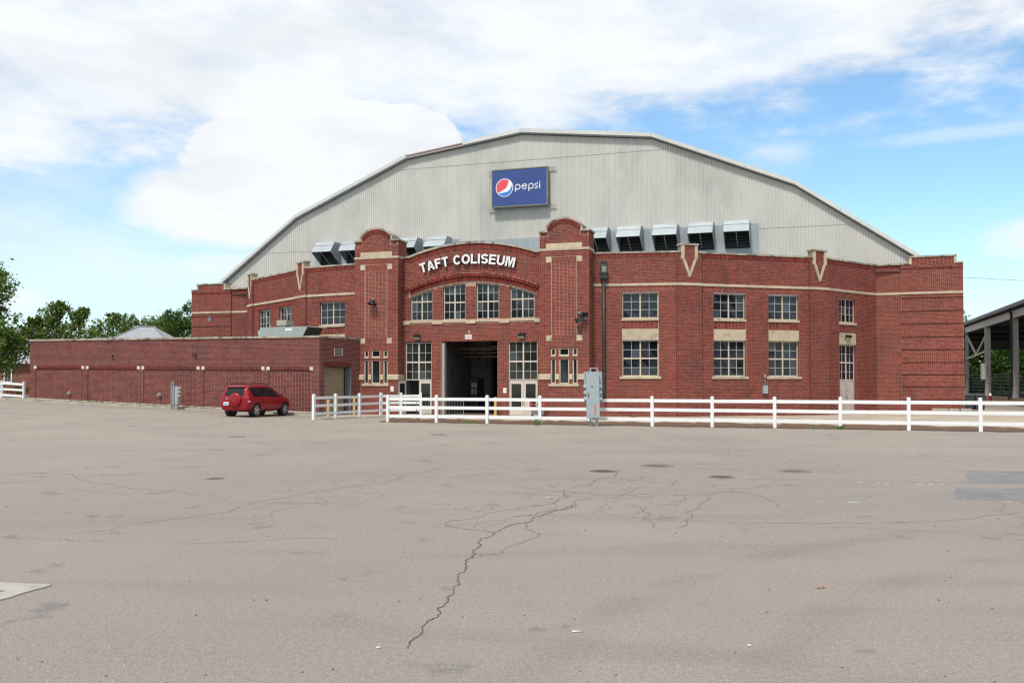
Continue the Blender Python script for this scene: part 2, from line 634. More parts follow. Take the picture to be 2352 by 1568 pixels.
def window(fr, parent, t0, t1, z0, z1, cols=2, sub=2, rows=(1, 1, 1), heavy=(), rec=0.14, fmat=None, gmat=None, fw=0.06, mw=0.075, top=None, off=0.0, bar=0.017, name='window'):
    """sash window: outer frame and bars in one mesh, every pane its own child. rows: relative row heights from the top,
    heavy: indices of rows below which the bar is a transom. top(t) gives a curved head."""
    fmat = fmat or FRAME
    gmat = gmat or GLASS
    mb, gb = MB(), MB()
    o0, o1 = off - rec - 0.06, off - rec
    tp = (lambda t: z1) if top is None else top
    fr.box(mb, t0, t0 + fw, z0, tp(t0) if top is None else min(tp(t0), tp(t0 + fw)), o0, o1)
    fr.box(mb, t1 - fw, t1, z0, tp(t1) if top is None else min(tp(t1), tp(t1 - fw)), o0, o1)
    fr.box(mb, t0 + fw, t1 - fw, z0, z0 + fw, o0, o1)
    if top is None:
        fr.box(mb, t0 + fw, t1 - fw, z1 - fw, z1, o0, o1)
    else:
        N = 8
        for i in range(N):
            a, b = t0 + (t1 - t0) * i / N, t0 + (t1 - t0) * (i + 1) / N
            fr.poly(mb, [(a, tp(a) - fw), (b, tp(b) - fw), (b, tp(b)), (a, tp(a))], o0, o1)
    ia, ib = t0 + fw, t1 - fw
    za, zb = z0 + fw, z1 - fw
    cw = (ib - ia - mw * (cols - 1)) / cols
    colr = []
    for i in range(cols):
        a = ia + i * (cw + mw)
        if i:
            m0, m1 = a - mw, a
            fr.box(mb, m0, m1, za, (min(tp(m0), tp(m1)) - fw if top else zb), o0, o1)
        pw = (cw - bar * (sub - 1)) / sub
        for k in range(sub):
            x = a + k * (pw + bar)
            if k:
                fr.box(gb, x - bar, x, za, (min(tp(x - bar), tp(x)) - fw if top else zb), o0 + 0.015, o1 - 0.012)
            colr.append((x, x + pw))
    tot = sum(rows)
    z = zb
    rowr = []
    for i, r in enumerate(rows):
        hgt = (zb - za) * r / tot
        zn = z - hgt
        gap = 0.0
        if i < len(rows) - 1:
            gap = mw if i in heavy else bar
            for (a, b) in colr:
                if top is None or zn - gap / 2 < min(tp(a), tp(b)) - fw:
                    if gap == mw:
                        fr.box(mb, a - 0.0, b, zn - gap / 2, zn + gap / 2, o0 + 0.004, o1 - 0.004)
                    else:
                        fr.box(gb, a, b, zn - gap / 2, zn + gap / 2, o0 + 0.016, o1 - 0.013)
        rowr.append((zn + (gap / 2), z))
        z = zn - gap / 2
    w = mb.build(name, fmat, parent)
    if gb.f:
        gb.build('glazing_bars', BARS, w)
    for (a, b) in colr:
        for (lo, hi) in rowr:
            g = MB()
            if top is None:
                j = [random.uniform(-0.004, 0.004) for _ in range(4)]
                g.hexa([fr.p(a, lo, o0 + 0.02), fr.p(b, lo, o0 + 0.02), fr.p(b, lo, o0 + 0.03 + j[0]), fr.p(a, lo, o0 + 0.03 + j[1]), fr.p(a, hi, o0 + 0.02), fr.p(b, hi, o0 + 0.02), fr.p(b, hi, o0 + 0.03 + j[2]), fr.p(a, hi, o0 + 0.03 + j[3])])
            else:
                pts = []
                for q in range(5):
                    x = b + (a - b) * q / 4
                    pts.append((x, max(lo + 0.005, min(hi, tp(x) - fw))))
                if max(p[1] for p in pts) < lo + 0.03:
                    continue
                fr.poly(g, [(a, lo), (b, lo)] + pts, o0 + 0.02, o0 + 0.03)
            g.build('pane', GLASS_P if random.random() < 0.10 else gmat, w)
    return w


# ------------------------------------------------------------------ ground
def sm(a, b, x):
    x = min(1.0, max(0.0, (x - a) / (b - a)))
    return x * x * (3 - 2 * x)


def gz(x, y):
    """the lot climbs gently towards the left, in front of the low annex"""
    z = 0.030 * max(0.0, -11.5 - x) * sm(28, 52, y)
    return min(z, 0.75)


def asphalt_mat():
    m = bpy.data.materials.new('worn_asphalt')
    m.use_nodes = True
    t = NT(m.node_tree)
    g = t.new('ShaderNodeNewGeometry')
    pos = g.outputs['Position']
    sp = t.new('ShaderNodeSeparateXYZ')
    t.link(pos, sp.inputs[0])
    big = t.noise(pos, 0.12, 6, 0.6)
    c = t.ramp(big, [(0.3, (0.214, 0.190, 0.170)), (0.5, (0.238, 0.211, 0.187)), (0.7, (0.264, 0.233, 0.200))])
    # pale dust drifted towards the fence
    dust = t.math('MULTIPLY', t.smooth(sp.outputs[1], 14.0, 40.0), t.smooth(t.noise(pos, 0.25, 6, 0.65), 0.25, 0.6))
    c = t.mix(t.math('MULTIPLY', dust, 0.60), c, (0.305, 0.266, 0.216))
    # tyre and oil smears stretched along the driving direction
    mp = t.new('ShaderNodeMapping')
    mp.inputs['Rotation'].default_value = (0, 0, 0.5)
    mp.inputs['Scale'].default_value = (0.16, 0.9, 1)
    t.link(pos, mp.inputs['Vector'])
    sm_ = t.noise(mp.outputs[0], 1.0, 6, 0.62)
    c = t.mix(t.math('MULTIPLY', t.smooth(sm_, 0.50, 0.72), 0.38), c, (0.170, 0.152, 0.142))
    spot = t.noise(pos, 1.1, 5, 0.6)
    c = t.mix(t.math('MULTIPLY', t.smooth(spot, 0.61, 0.70), 0.55), c, (0.125, 0.114, 0.110))
    # tyre tracks left by turning cars: faint arcs
    for cx_, cy_, rad, amp in ((-15.5, 24.0, 9.0, 0.20), (-15.5, 24.0, 7.4, 0.16), (9.0, 3.0, 9.4, 0.22), (9.0, 3.0, 7.9, 0.20), (-9.0, 2.0, 6.6, 0.16), (2.0, 34.0, 9.5, 0.14), (16.0, 30.0, 12.0, 0.16), (-4.0, -6.0, 13.5, 0.18)):
        ex = t.math('SUBTRACT', sp.outputs[0], cx_)
        ey = t.math('SUBTRACT', sp.outputs[1], cy_)
        rr = t.math('SQRT', t.math('ADD', t.math('MULTIPLY', ex, ex), t.math('MULTIPLY', ey, ey)))
        rr = t.math('ADD', rr, t.math('MULTIPLY', t.math('SUBTRACT', big, 0.5), 1.4))
        bd = t.math('SUBTRACT', 1.0, t.smooth(t.math('ABSOLUTE', t.math('SUBTRACT', rr, rad)), 0.04, 0.34))
        c = t.mix(t.math('MULTIPLY', t.math('MULTIPLY', bd, t.smooth(sm_, 0.36, 0.60)), amp), c, (0.120, 0.108, 0.104))
    warm = t.noise(pos, 0.8, 5, 0.6)
    c = t.mix(t.math('MULTIPLY', t.smooth(warm, 0.55, 0.75), 0.30), c, (0.28, 0.235, 0.18))
    # aggregate: grains of every shade
    gr = t.noise(pos, 95.0, 2, 0.7)
    c = t.mix(1.0, c, t.ramp(gr, [(0.32, (0.55, 0.55, 0.55)), (0.5, (1.0, 1.0, 1.0)), (0.68, (1.5, 1.5, 1.5))]), 'MULTIPLY')
    g2 = t.noise(pos, 22.0, 3, 0.7)
    c = t.mix(1.0, c, t.ramp(g2, [(0.3, (0.84, 0.84, 0.84)), (0.7, (1.16, 1.16, 1.16))]), 'MULTIPLY')
    vo = t.new('ShaderNodeTexVoronoi')
    vo.inputs['Scale'].default_value = 26
    t.link(pos, vo.inputs['Vector'])
    chip = t.math('LESS_THAN', vo.outputs['Distance'], 0.17)
    csel = t.new('ShaderNodeSeparateColor')
    t.link(vo.outputs['Color'], csel.inputs[0])
    chip = t.math('MULTIPLY', chip, t.math('GREATER_THAN', csel.outputs[0], 0.72))
    c = t.mix(t.math('MULTIPLY', chip, 0.5), c, (0.48, 0.45, 0.42))
    # fine alligator cracking around the manholes
    wv = t.new('ShaderNodeTexVoronoi', feature='DISTANCE_TO_EDGE')
    wv.inputs['Scale'].default_value = 1.25
    jit = t.new('ShaderNodeTexNoise')
    jit.inputs['Scale'].default_value = 2.2
    jit.inputs['Detail'].default_value = 5
    t.link(pos, jit.inputs['Vector'])
    va = t.new('ShaderNodeVectorMath', operation='SCALE')
    va.inputs['Scale'].default_value = 0.55
    t.link(jit.outputs['Color'], va.inputs[0])
    vb = t.new('ShaderNodeVectorMath', operation='ADD')
    t.link(pos, vb.inputs[0])
    t.link(va.outputs[0], vb.inputs[1])
    t.link(vb.outputs[0], wv.inputs['Vector'])
    dx = t.math('DIVIDE', t.math('SUBTRACT', sp.outputs[0], 0.5), 5.5)
    dy = t.math('DIVIDE', t.math('SUBTRACT', sp.outputs[1], 19.0), 7.0)
    zone = t.math('SUBTRACT', 1.0, t.math('ADD', t.math('MULTIPLY', dx, dx), t.math('MULTIPLY', dy, dy)))
    zone = t.math('MULTIPLY', t.smooth(zone, 0.0, 0.6), t.smooth(t.noise(pos, 0.5, 4, 0.6), 0.42, 0.56))
    line = t.math('SUBTRACT', 1.0, t.smooth(wv.outputs['Distance'], 0.003, 0.018))
    c = t.mix(t.math('MULTIPLY', t.math('MULTIPLY', line, zone), 0.5), c, (0.055, 0.05, 0.046))
    b = t.new('ShaderNodeBsdfPrincipled')
    t.link(c, b.inputs['Base Color'])
    b.inputs['Roughness'].default_value = 0.92
    b.inputs['Specular IOR Level'].default_value = 0.25
    bp = t.new('ShaderNodeBump')
    bp.inputs['Strength'].default_value = 0.35
    bp.inputs['Distance'].default_value = 0.006
    t.link(gr, bp.inputs['Height'])
    t.link(bp.outputs[0], b.inputs['Normal'])
    o = t.new('ShaderNodeOutputMaterial')
    t.link(b.outputs[0], o.inputs[0])
    return m


def grid_sheet(name, xs, ys, dz, mat, kind='structure', keep=None, wob=0.0):
    mb = MB()
    nx = len(xs)
    for y in ys:
        for x in xs:
            mb.v.append((x, y, gz(x, y) + dz + (random.uniform(-wob, wob) if wob else 0)))
    for j in range(len(ys) - 1):
        for i in range(nx - 1):
            if keep is None or keep((xs[i] + xs[i + 1]) / 2, (ys[j] + ys[j + 1]) / 2):
                mb.f.append((j * nx + i, j * nx + i + 1, (j + 1) * nx + i + 1, (j + 1) * nx + i))
    o = mb.build(name, mat)
    if kind:
        o['kind'] = kind
    return o


xs = [-900, -400, -200, -120, -80] + [-60 + i * 1.5 for i in range(54)] + [24, 40, 60, 90, 140, 250, 500, 900]
ys = [-40, -20, 0, 10, 20] + [26 + i * 1.5 for i in range(32)] + [80, 95, 120, 160, 240, 400, 800, 1800]
GROUND = grid_sheet('ground', sorted(set(xs)), sorted(set(ys)), 0.0, asphalt_mat())
GROUND['label'] = 'worn pale asphalt parking lot with cracks and tyre smears'


def flat(name, pts, dz, mat, parent=None, kind=None, z=None):
    mb = MB()
    mb.add([(x, y, (gz(x, y) if z is None else z) + dz) for x, y in pts], [tuple(range(len(pts)))])
    o = mb.build(name, mat, parent)
    if kind:
        o['kind'] = kind
    return o

# ------------------------------------------------------------------ the arena
PHI = R(17.9044)
UX, VX = V(math.cos(PHI), -math.sin(PHI), 0), V(math.sin(PHI), math.cos(PHI), 0)
U0 = -18.7


def W(u, v):
    q = UX * (u + U0) + VX * v
    return (q[0], q[1])


c0 = W(0, 50.1)
ARENA = thing('arena_building', 'red brick arena with curved brick front, two towers and tall grey corrugated gable', 'arena', (c0[0], c0[1], 0))
NPIECE = [0]
BRICK_ME = {}


def single_brick(parent, mtx, w, h, d):
    """one brick as its own object; meshes are shared between bricks of one size"""
    key = (round(w, 3), round(h, 3), round(d, 3))
    if key not in BRICK_ME:
        b = MB()
        b.box(-w / 2, w / 2, -d, 0, -h / 2, h / 2)
        BRICK_ME[key] = mesh_only(b, 'brick', BRICK)
    NPIECE[0] += 1
    return inst('brick', BRICK_ME[key], parent, mtx)


Z_COP, Z_BELT0, Z_BELT1 = 9.22, 7.30, 7.44


def wing(fr, wins=(), lower=True, z_top=9.10, proud=0.0, coping=True, soldier=True, ends=True, extra_open=(), extra_skip=(), name='wing_wall'):
    """one straight stretch of the curved front. wins: (t0, t1) of two-storey window bays"""
    op, sk = list(extra_open), list(extra_skip)
    for (a, b) in wins:
        op.append((a, b, 5.34, 6.92))
        sk.append((a, b, 4.27, 4.90))
        sk.append((a, b, 4.90, 5.34))
        if lower:
            op.append((a, b, 2.10, 4.27))
    sk.append((0, fr.L, Z_BELT0, Z_BELT1))
    if wins and soldier:
        sk.append((0, fr.L, 6.92, Z_BELT0))
    sk.append((0, fr.L, 8.80, 9.12))
    back, br, jm = MB(), MB(), MB()
    brickwork(fr, 0, fr.L, -0.1, z_top, op, sk, mb=br, back=back)
    if wins and soldier:
        soldiers(fr, br, 0, fr.L, 6.92, Z_BELT0, -0.02, 0.0, rows=2)
    soldiers(fr, br, 0, fr.L, 8.90, 9.12, -0.02, 0.03)
    soldiers(fr, br, 0, fr.L, 8.80, 8.90, -0.02, 0.015)
    for (a, b) in wins:
        brickwork(fr, a, b, 4.90, 5.34, bond='stack', mb=br, back=None, course=0.147)
        reveal(fr, jm, a, b, 5.34, 6.92)
        if lower:
            reveal(fr, jm, a, b, 2.10, 4.27)
    if ends:
        for t in (0, fr.L):
            jm.quad(fr.p(t, -0.1, -0.004), fr.p(t, 9.12, -0.004), fr.p(t, 9.12, -0.5), fr.p(t, -0.1, -0.5))
    jm.quad(fr.p(0, 9.10, 0), fr.p(fr.L, 9.10, 0), fr.p(fr.L, 9.10, -0.4), fr.p(0, 9.10, -0.4))
    jm.quad(fr.p(0, 8.0, -0.4), fr.p(fr.L, 8.0, -0.4), fr.p(fr.L, 9.1, -0.4), fr.p(0, 9.1, -0.4))
    wall = back.build(name, MORTAR, ARENA)
    br.build('brickwork', BRICK, wall, kind='stuff')
    if jm.f:
        jm.build('jamb', REVEAL, wall)
    stones(fr, wall, 'belt_stone', STONE, 0, fr.L, Z_BELT0, Z_BELT1, -0.05, 0.035, 1.5)
    if coping:
        stones(fr, wall, 'coping_stone', COPE, 0, fr.L, 9.122, Z_COP, -0.42, 0.06, 1.25)
    for (a, b) in wins:
        window(fr, ARENA, a, b, 5.48, 6.92, rows=(1, 1, 1), name='window')
        sl = MB()
        fr.box(sl, a - 0.02, b + 0.02, 5.345, 5.48, -0.18, 0.05)
        sl.build('window_sill', STONE, wall)
        st = MB()
        fr.box(st, a + 0.003, b - 0.003, 4.275, 4.89, -0.05, 0.004)
        st.build('stone_panel', STONE, wall)
        if lower:
            window(fr, ARENA, a, b, 2.24, 4.265, rows=(1, 1, 1, 1), heavy=(1,), name='window')
            s2 = MB()
            fr.box(s2, a - 0.14, b + 0.14, 2.10, 2.238, -0.18, 0.06)
            s2.build('window_sill', STONE, wall)
    return wall


def pilaster(fr):
    """narrow pier between bays with a stone V ornament under a raised cap"""
    Lm = fr.L
    c = Lm / 2
    back, br, jm = MB(), MB(), MB()
    sk = [(0, Lm, Z_BELT0, Z_BELT1), (c - 0.52, c + 0.52, 8.70, 9.12)]

    def vcut(z):
        if 7.76 < z <= 8.74:
            k = (z - 7.76) / (8.74 - 7.76)
            return (c - 0.04 - 0.42 * k, c + 0.04 + 0.42 * k)
        return None
    sk.append(vcut)
    brickwork(fr, 0, Lm, -0.1, 9.10, (), sk, mb=br, back=back)
    brickwork(fr, c - 0.34, c + 0.34, 8.10, 9.54, limit=lambda z: (c - 0.30 * min(1, (z - 7.95) / 0.75), c + 0.30 * min(1, (z - 7.95) / 0.75)), mb=br, back=back, off=0.012)
    for t in (0, Lm):
        jm.quad(fr.p(t, -0.1, -0.004), fr.p(t, 9.12, -0.004), fr.p(t, 9.12, -0.6), fr.p(t, -0.1, -0.6))
    fr.box(jm, c - 0.5, c + 0.5, 9.05, 9.54, -0.40, -0.02)
    wall = back.build('pilaster', MORTAR, ARENA)
    br.build('brickwork', BRICK, wall, kind='stuff')
    jm.build('jamb', REVEAL, wall)
    stones(fr, wall, 'belt_stone', STONE, -0.03, Lm + 0.03, Z_BELT0, Z_BELT1, -0.05, 0.035, 1.5)
    for s in (-1, 1):
        q = MB()
        fr.poly(q, [(c + s * 0.32, 8.76), (c + s * 0.53, 8.76), (c + s * 0.53, 9.0), (c + s * 0.50, 9.0), (c + s * 0.50, 9.54), (c + s * 0.32, 9.54)][::s], -0.42, 0.04)
        q.build('ornament_stone', STONE, wall)
        q = MB()
        fr.poly(q, [(c + s * 0.005, 7.76), (c + s * 0.06, 7.80), (c + s * 0.44, 8.755), (c + s * 0.25, 8.755), (c + s * 0.005, 8.05)][::s], -0.02, 0.04)
        q.build('ornament_stone', STONE, wall)
        q = MB()
        a, b = sorted((c + s * 0.535, c + s * (c - 0.005)))
        fr.box(q, a, b, 9.122, Z_COP, -0.42, 0.06)
        q.build('coping_stone', COPE, wall)
    q = MB()
    fr.box(q, c - 0.56, c + 0.56, 9.542, 9.64, -0.45, 0.07)
    q.build('coping_stone', COPE, wall)
    return wall


# --- right half of the curved front
BA = Fr(W(7.24, 50.3), W(11.9, 51.1))
PA = Fr(W(11.86, 50.98), W(13.12, 51.82))
BB = Fr(W(13.1, 51.95), W(18.9, 55.8))
PB = Fr(W(18.92, 55.66), W(19.92, 56.60))
BC = Fr(W(19.9, 56.7), W(22.3, 60.3))
PC = Fr(W(22.28, 60.2), W(22.78, 60.85))
PV = Fr(W(22.75, 60.9), W(27.7, 60.9))
wing(BA, [(1.62, 3.64)], extra_open=[(0.42, 0.80, 8.05, 8.62)])
pilaster(PA)
wing(BB, [(0.73, 2.74), (4.20, 6.18)])
pilaster(PB)


def bay_c(fr, full=True):
    op = [(1.14, 2.92, 5.34, 6.92), (1.14, 2.92, -0.2, 4.16)] if full else [(1.14, 2.92, 5.34, 6.92)]
    w = wing(fr, [], extra_open=op, extra_skip=[(1.14, 2.92, 4.16, 4.86)])
    jm = MB()
    for o in op:
        reveal(fr, jm, *o)
    jm.build('jamb', REVEAL, w)
    window(fr, ARENA, 1.14, 2.92, 5.48, 6.92, rows=(1, 1, 1))
    q = MB()
    fr.box(q, 1.12, 2.94, 5.345, 5.48, -0.18, 0.05)
    q.build('window_sill', STONE, w)
    q = MB()
    fr.box(q, 1.145, 2.915, 4.165, 4.855, -0.05, 0.004)
    q.build('stone_panel', STONE, w)
    if full:
        window(fr, ARENA, 1.14, 2.92, 2.02, 4.155, rows=(1, 1, 1, 1), heavy=(1,), fmat=FRAME_W)
        for k in range(2):
            a = 1.15 + k * 0.885
            d = MB()
            fr.box(d, a, a + 0.875, 0.0, 1.99, -0.19, -0.14)
            dr = d.build('door', pm('faded_pink_door', (0.52, 0.44, 0.40), 0.6, 0.08, 2, dirt=((0.40, 0.30, 0.26), 1.5, 0.5, 0.7)), ARENA)
            h = MB()
            fr.box(h, a + (0.78 if k == 0 else 0.04), a + (0.83 if k == 0 else 0.09), 0.95, 1.15, -0.14, -0.10)
            h.build('door_handle', GREYMET, dr)


bay_c(BC)
wing(PC, [], coping=True)


def pavilion(fr, mirror=False):
    """corner block with grooved brick bands and a raised parapet panel"""
    Lm = fr.L
    a, b = (0.0, 1.48) if not mirror else (Lm - 1.48, Lm)
    pa, pb = (1.48, Lm) if not mirror else (0.0, Lm - 1.48)
    back, br, jm = MB(), MB(), MB()
    brickwork(fr, a, b, -0.1, 9.10, (), [(a, b, Z_BELT0, Z_BELT1), (a, b, 8.8, 9.12)], mb=br, back=back)
    soldiers(fr, br, a, b, 8.90, 9.12, -0.02, 0.03)
    soldiers(fr, br, a, b, 8.80, 8.90, -0.02, 0.015)
    gro = [7.04, 6.24, 5.45, 4.65, 3.88, 3.10, 2.35, 1.60, 0.82]
    zs = [-0.1] + sorted(gro) + [Z_BELT0]
    for i in range(len(zs) - 1):
        z0, z1 = zs[i] + (0.035 if i else 0), zs[i + 1] - (0.035 if i < len(zs) - 2 else 0)
        brickwork(fr, pa, pb, z0, z1, mb=br, back=back, off=0.10)
        for z in (z0, z1):
            jm.quad(fr.p(pa, z, 0.091), fr.p(pb, z, 0.091), fr.p(pb, z, 0.03), fr.p(pa, z, 0.03))
    jm.quad(fr.p(pa, -0.1, 0.03), fr.p(pb, -0.1, 0.03), fr.p(pb, 9.1, 0.03), fr.p(pa, 9.1, 0.03))
    brickwork(fr, pa, pb, Z_BELT1, 8.82, mb=br, back=back, off=0.10)
    soldiers(fr, br, pa, pb, 8.82, 8.92, 0.05, 0.125)
    brickwork(fr, pa, pb, 8.92, 9.10, mb=br, back=back, off=0.14)
    ra, rb = (2.10, 4.42) if not mirror else (Lm - 4.42, Lm - 2.10)
    brickwork(fr, ra, rb, 9.10, 9.54, bond='stack', mb=br, back=back, off=0.14)
    fr.box(jm, ra + 0.01, rb - 0.01, 9.06, 9.54, -0.35, 0.12)
    for t in (pa, pb):
        jm.quad(fr.p(t, -0.1, 0.09), fr.p(t, 9.1, 0.09), fr.p(t, 9.1, -0.6), fr.p(t, -0.1, -0.6))
    jm.quad(fr.p(0, 9.10, 0.1), fr.p(Lm, 9.10, 0.1), fr.p(Lm, 9.10, -0.4), fr.p(0, 9.10, -0.4))
    wall = back.build('corner_pavilion', MORTAR, ARENA)
    br.build('brickwork', BRICK, wall, kind='stuff')
    jm.build('jamb', REVEAL, wall)
    stones(fr, wall, 'belt_stone', STONE, a, b, Z_BELT0, Z_BELT1, -0.05, 0.035, 1.5)
    stones(fr, wall, 'belt_stone', STONE, pa, pb, Z_BELT0, Z_BELT1, 0.0, 0.135, 1.75)
    stones(fr, wall, 'coping_stone', COPE, a, b, 9.122, Z_COP, -0.42, 0.06, 1.5)
    e0, e1 = (pa, ra - 0.16), (rb + 0.16, pb)
    for q0, q1 in (e0, e1):
        stones(fr, wall, 'coping_stone', COPE, q0, q1, 9.122, Z_COP, -0.42, 0.19, 0.9)
    for q0 in (ra - 0.16, rb + 0.02):
        q = MB()
        fr.box(q, q0, q0 + 0.14, 9.122, 9.54, -0.42, 0.17)
        q.build('ornament_stone', STONE, wall)
    stones(fr, wall, 'coping_stone', COPE, ra - 0.17, rb + 0.17, 9.542, 9.64, -0.42, 0.19, 1.3)
    # the flank behind the corner: plain brick going back along the arena
    end = fr.p(Lm if not mirror else 0, 0, 0.091)
    fl = Fr(end[:2], (end + VX * 40)[:2]) if not mirror else Fr((end + VX * 40)[:2], end[:2])
    bk2, br2 = MB(), MB()
    s0, s1 = (0.0, 6.0) if not mirror else (34.0, 40.0)
    bk2.quad(fl.p(0, -0.1, -0.009), fl.p(40, -0.1, -0.009), fl.p(40, 9.1, -0.009), fl.p(0, 9.1, -0.009))
    brickwork(fl, s0, s1, -0.1, 9.1, mb=br2, back=None)
    w2 = bk2.build('side_wall', REVEAL, ARENA)
    br2.build('brickwork', BRICK, w2, kind='stuff')
    return wall


pavilion(PV)

# --- left half (mirror image)
LA = Fr(W(-11.55, 51.1), W(-7.13, 50.3))
LPA = Fr(W(-12.80, 51.84), W(-11.52, 50.98))
LB = Fr(W(-18.55, 55.8), W(-12.78, 51.95))
LPB = Fr(W(-19.58, 56.60), W(-18.56, 55.66))
LC = Fr(W(-22.0, 60.3), W(-19.57, 56.7))
LPC = Fr(W(-22.48, 60.85), W(-21.98, 60.2))
LPV = Fr(W(-27.53, 60.9), W(-22.45, 60.9))
wing(LA, [(LA.L - 3.38, LA.L - 1.38)], lower=False)
pilaster(LPA)
wing(LB, [(LB.L - 5.98, LB.L - 4.0), (LB.L - 2.66, LB.L - 0.70)], lower=False)
pilaster(LPB)
bay_c(LC, full=False)
wing(LPC, [])
pavilion(LPV, mirror=True)


# --- entrance bay between the towers
CW = Fr(W(-4.38, 50.1), W(4.38, 50.1))
CT = 4.38


def intrados(u):
    return 7.72 - 0.049 * u * u


def coping_curve(u):
    return 10.15 - 0.0445 * u * u if abs(u) < 3.95 else 9.46


def centre_bay():
    fr = CW
    back, br, jm = MB(), MB(), MB()
    wins = [(-3.88, -2.46), (-1.78, -0.36), (0.30, 1.72), (2.38, 3.86)]

    def arch_open(a, b):
        def q(z):
            if z < 5.57:
                return None
            lo, hi = a, b
            if z > 7.72:
                return None
            lim = math.sqrt(max(0, (7.72 - z) / 0.049))
            lo, hi = max(a, -lim), min(b, lim)
            return (lo + CT, hi + CT) if hi - lo > 0.02 else None
        return q
    op = [arch_open(a, b) for a, b in wins]
    op += [(-4.2 + CT, -2.5 + CT, -0.2, 4.28), (-1.88 + CT, 1.65 + CT, -0.2, 4.28), (2.30 + CT, 4.04 + CT, -0.2, 4.27)]

    def ring(z, k, c_, hi):
        pass

    def band(z):   # the two arch rings: skip ordinary bricks there
        return None
    sk = [(0, fr.L, 5.34, 5.57)]

    def ring_outer(z):
        # region under the outer ring curve and above the intrados is filled with voussoirs
        if z < 6.9 or z > 8.32:
            return None
        lim = math.sqrt(max(0, (8.31 - z) / 0.0475)) if z < 8.31 else 0
        return (max(0, CT - min(lim, 4.38)), CT + min(lim, 4.38)) if lim > 0 and z > 7.53 else None
    sk.append(ring_outer)

    def ring_side(sg):
        def q(z):
            if z < 6.6 or z > 7.53:
                return None
            lim = math.sqrt((7.72 - z) / 0.049)
            a, b = min(lim, 4.38), 4.38
            top = math.sqrt((8.31 - z) / 0.0475)
            b = min(b, top)
            inner = lim
            if inner >= 4.38:
                return None
            lo = max(inner, 0)
            hi = 3.97
            if hi <= lo:
                return None
            return (CT + lo, CT + hi) if sg > 0 else (CT - hi, CT - lo)
        return q
    sk += [ring_side(1), ring_side(-1)]

    def lim_top(z):
        if z < 9.33:
            return (0, fr.L)
        if z > 10.0:
            return None
        lim = math.sqrt(max(0, (10.02 - z) / 0.0445))
        return (max(0, CT - lim), min(fr.L, CT + lim))

    def top_band(z):   # rowlock band under the coping
        return None
    sk2 = []

    def tb(sg):
        def q(z):
            if z < 8.95:
                return None
            a = math.sqrt(max(0, (9.72 - z) / 0.0445)) if z < 9.72 else 0.0
            a = min(a, 4.38) if z > 9.12 else 3.95
            return (CT + a, fr.L) if sg > 0 else (0, CT - a)
        return q
    sk += [tb(1), tb(-1)]
    brickwork(fr, 0, fr.L, -0.1, 10.02, op, sk, limit=lim_top, mb=br, back=back)
    for o in op[4:]:
        reveal(fr, jm, o[0], o[1], 0.0, o[3], 0.35)
    for a, b in wins:
        for p, q in ((a, a), (b, b)):
            jm.quad(fr.p(p + CT, 5.57, -0.009), fr.p(p + CT, intrados(p), -0.009), fr.p(p + CT, intrados(p), -0.2), fr.p(p + CT, 5.57, -0.2))
        for i in range(8):
            x0, x1 = a + (b - a) * i / 8, a + (b - a) * (i + 1) / 8
            jm.quad(fr.p(x0 + CT, intrados(x0), 0), fr.p(x1 + CT, intrados(x1), 0), fr.p(x1 + CT, intrados(x1), -0.2), fr.p(x0 + CT, intrados(x0), -0.2))
    # lintel bricks above the doors
    wall = back.build('entrance_wall', MORTAR, ARENA)
    # the arch: two rows of soldiers fanned along the curve, then a proud rowlock ring
    n = 96
    for i in range(n):
        u = -3.95 + 7.9 * (i + 0.5) / n
        sl = math.atan(-0.098 * u)
        for r_ in range(2):
            h = 0.165
            uu = u + (0.041 if r_ else 0)
            z = intrados(uu) + 0.10 + r_ * 0.178
            m = fr.mtx(uu + CT, z, 0.002) @ Matrix.Rotation(-sl, 4, 'Y')
            if r_ == 0:
                continue
            single_brick(wall, m, 0.062, h + 0.15, 0.05)
        z = intrados(u) + 0.475
        m = fr.mtx(u + CT, z, 0.045) @ Matrix.Rotation(-sl, 4, 'Y')
        single_brick(wall, m, 0.062, 0.185, 0.09)
    for sg in (-1, 1):
        for k in range(5):
            u = sg * (3.99 + 0.082 * k + 0.04)
            if abs(u) < 4.36:
                single_brick(wall, fr.mtx(u + CT, 7.45, 0.045), 0.062, 0.185, 0.09)
    # rowlock band under the coping (joined with the field bricks)
    nn = 102
    for i in range(nn):
        u = -4.38 + 8.76 * (i + 0.5) / nn
        zt = coping_curve(u) - 0.13
        sl = -0.089 * u if abs(u) < 3.95 else 0.0
        dz = 0.035 * sl
        br.add([fr.p(u - 0.031 + CT, zt - 0.30 - dz, 0.03), fr.p(u + 0.031 + CT, zt - 0.30 + dz, 0.03), fr.p(u + 0.031 + CT, zt + dz, 0.03), fr.p(u - 0.031 + CT, zt - dz, 0.03),
                fr.p(u - 0.031 + CT, zt - 0.30 - dz, -0.02), fr.p(u + 0.031 + CT, zt - 0.30 + dz, -0.02), fr.p(u + 0.031 + CT, zt + dz, -0.02), fr.p(u - 0.031 + CT, zt - dz, -0.02)],
               [(0, 1, 2, 3), (0, 4, 5, 1), (1, 5, 6, 2), (2, 6, 7, 3), (3, 7, 4, 0)])
    bk = MB()
    N = 40
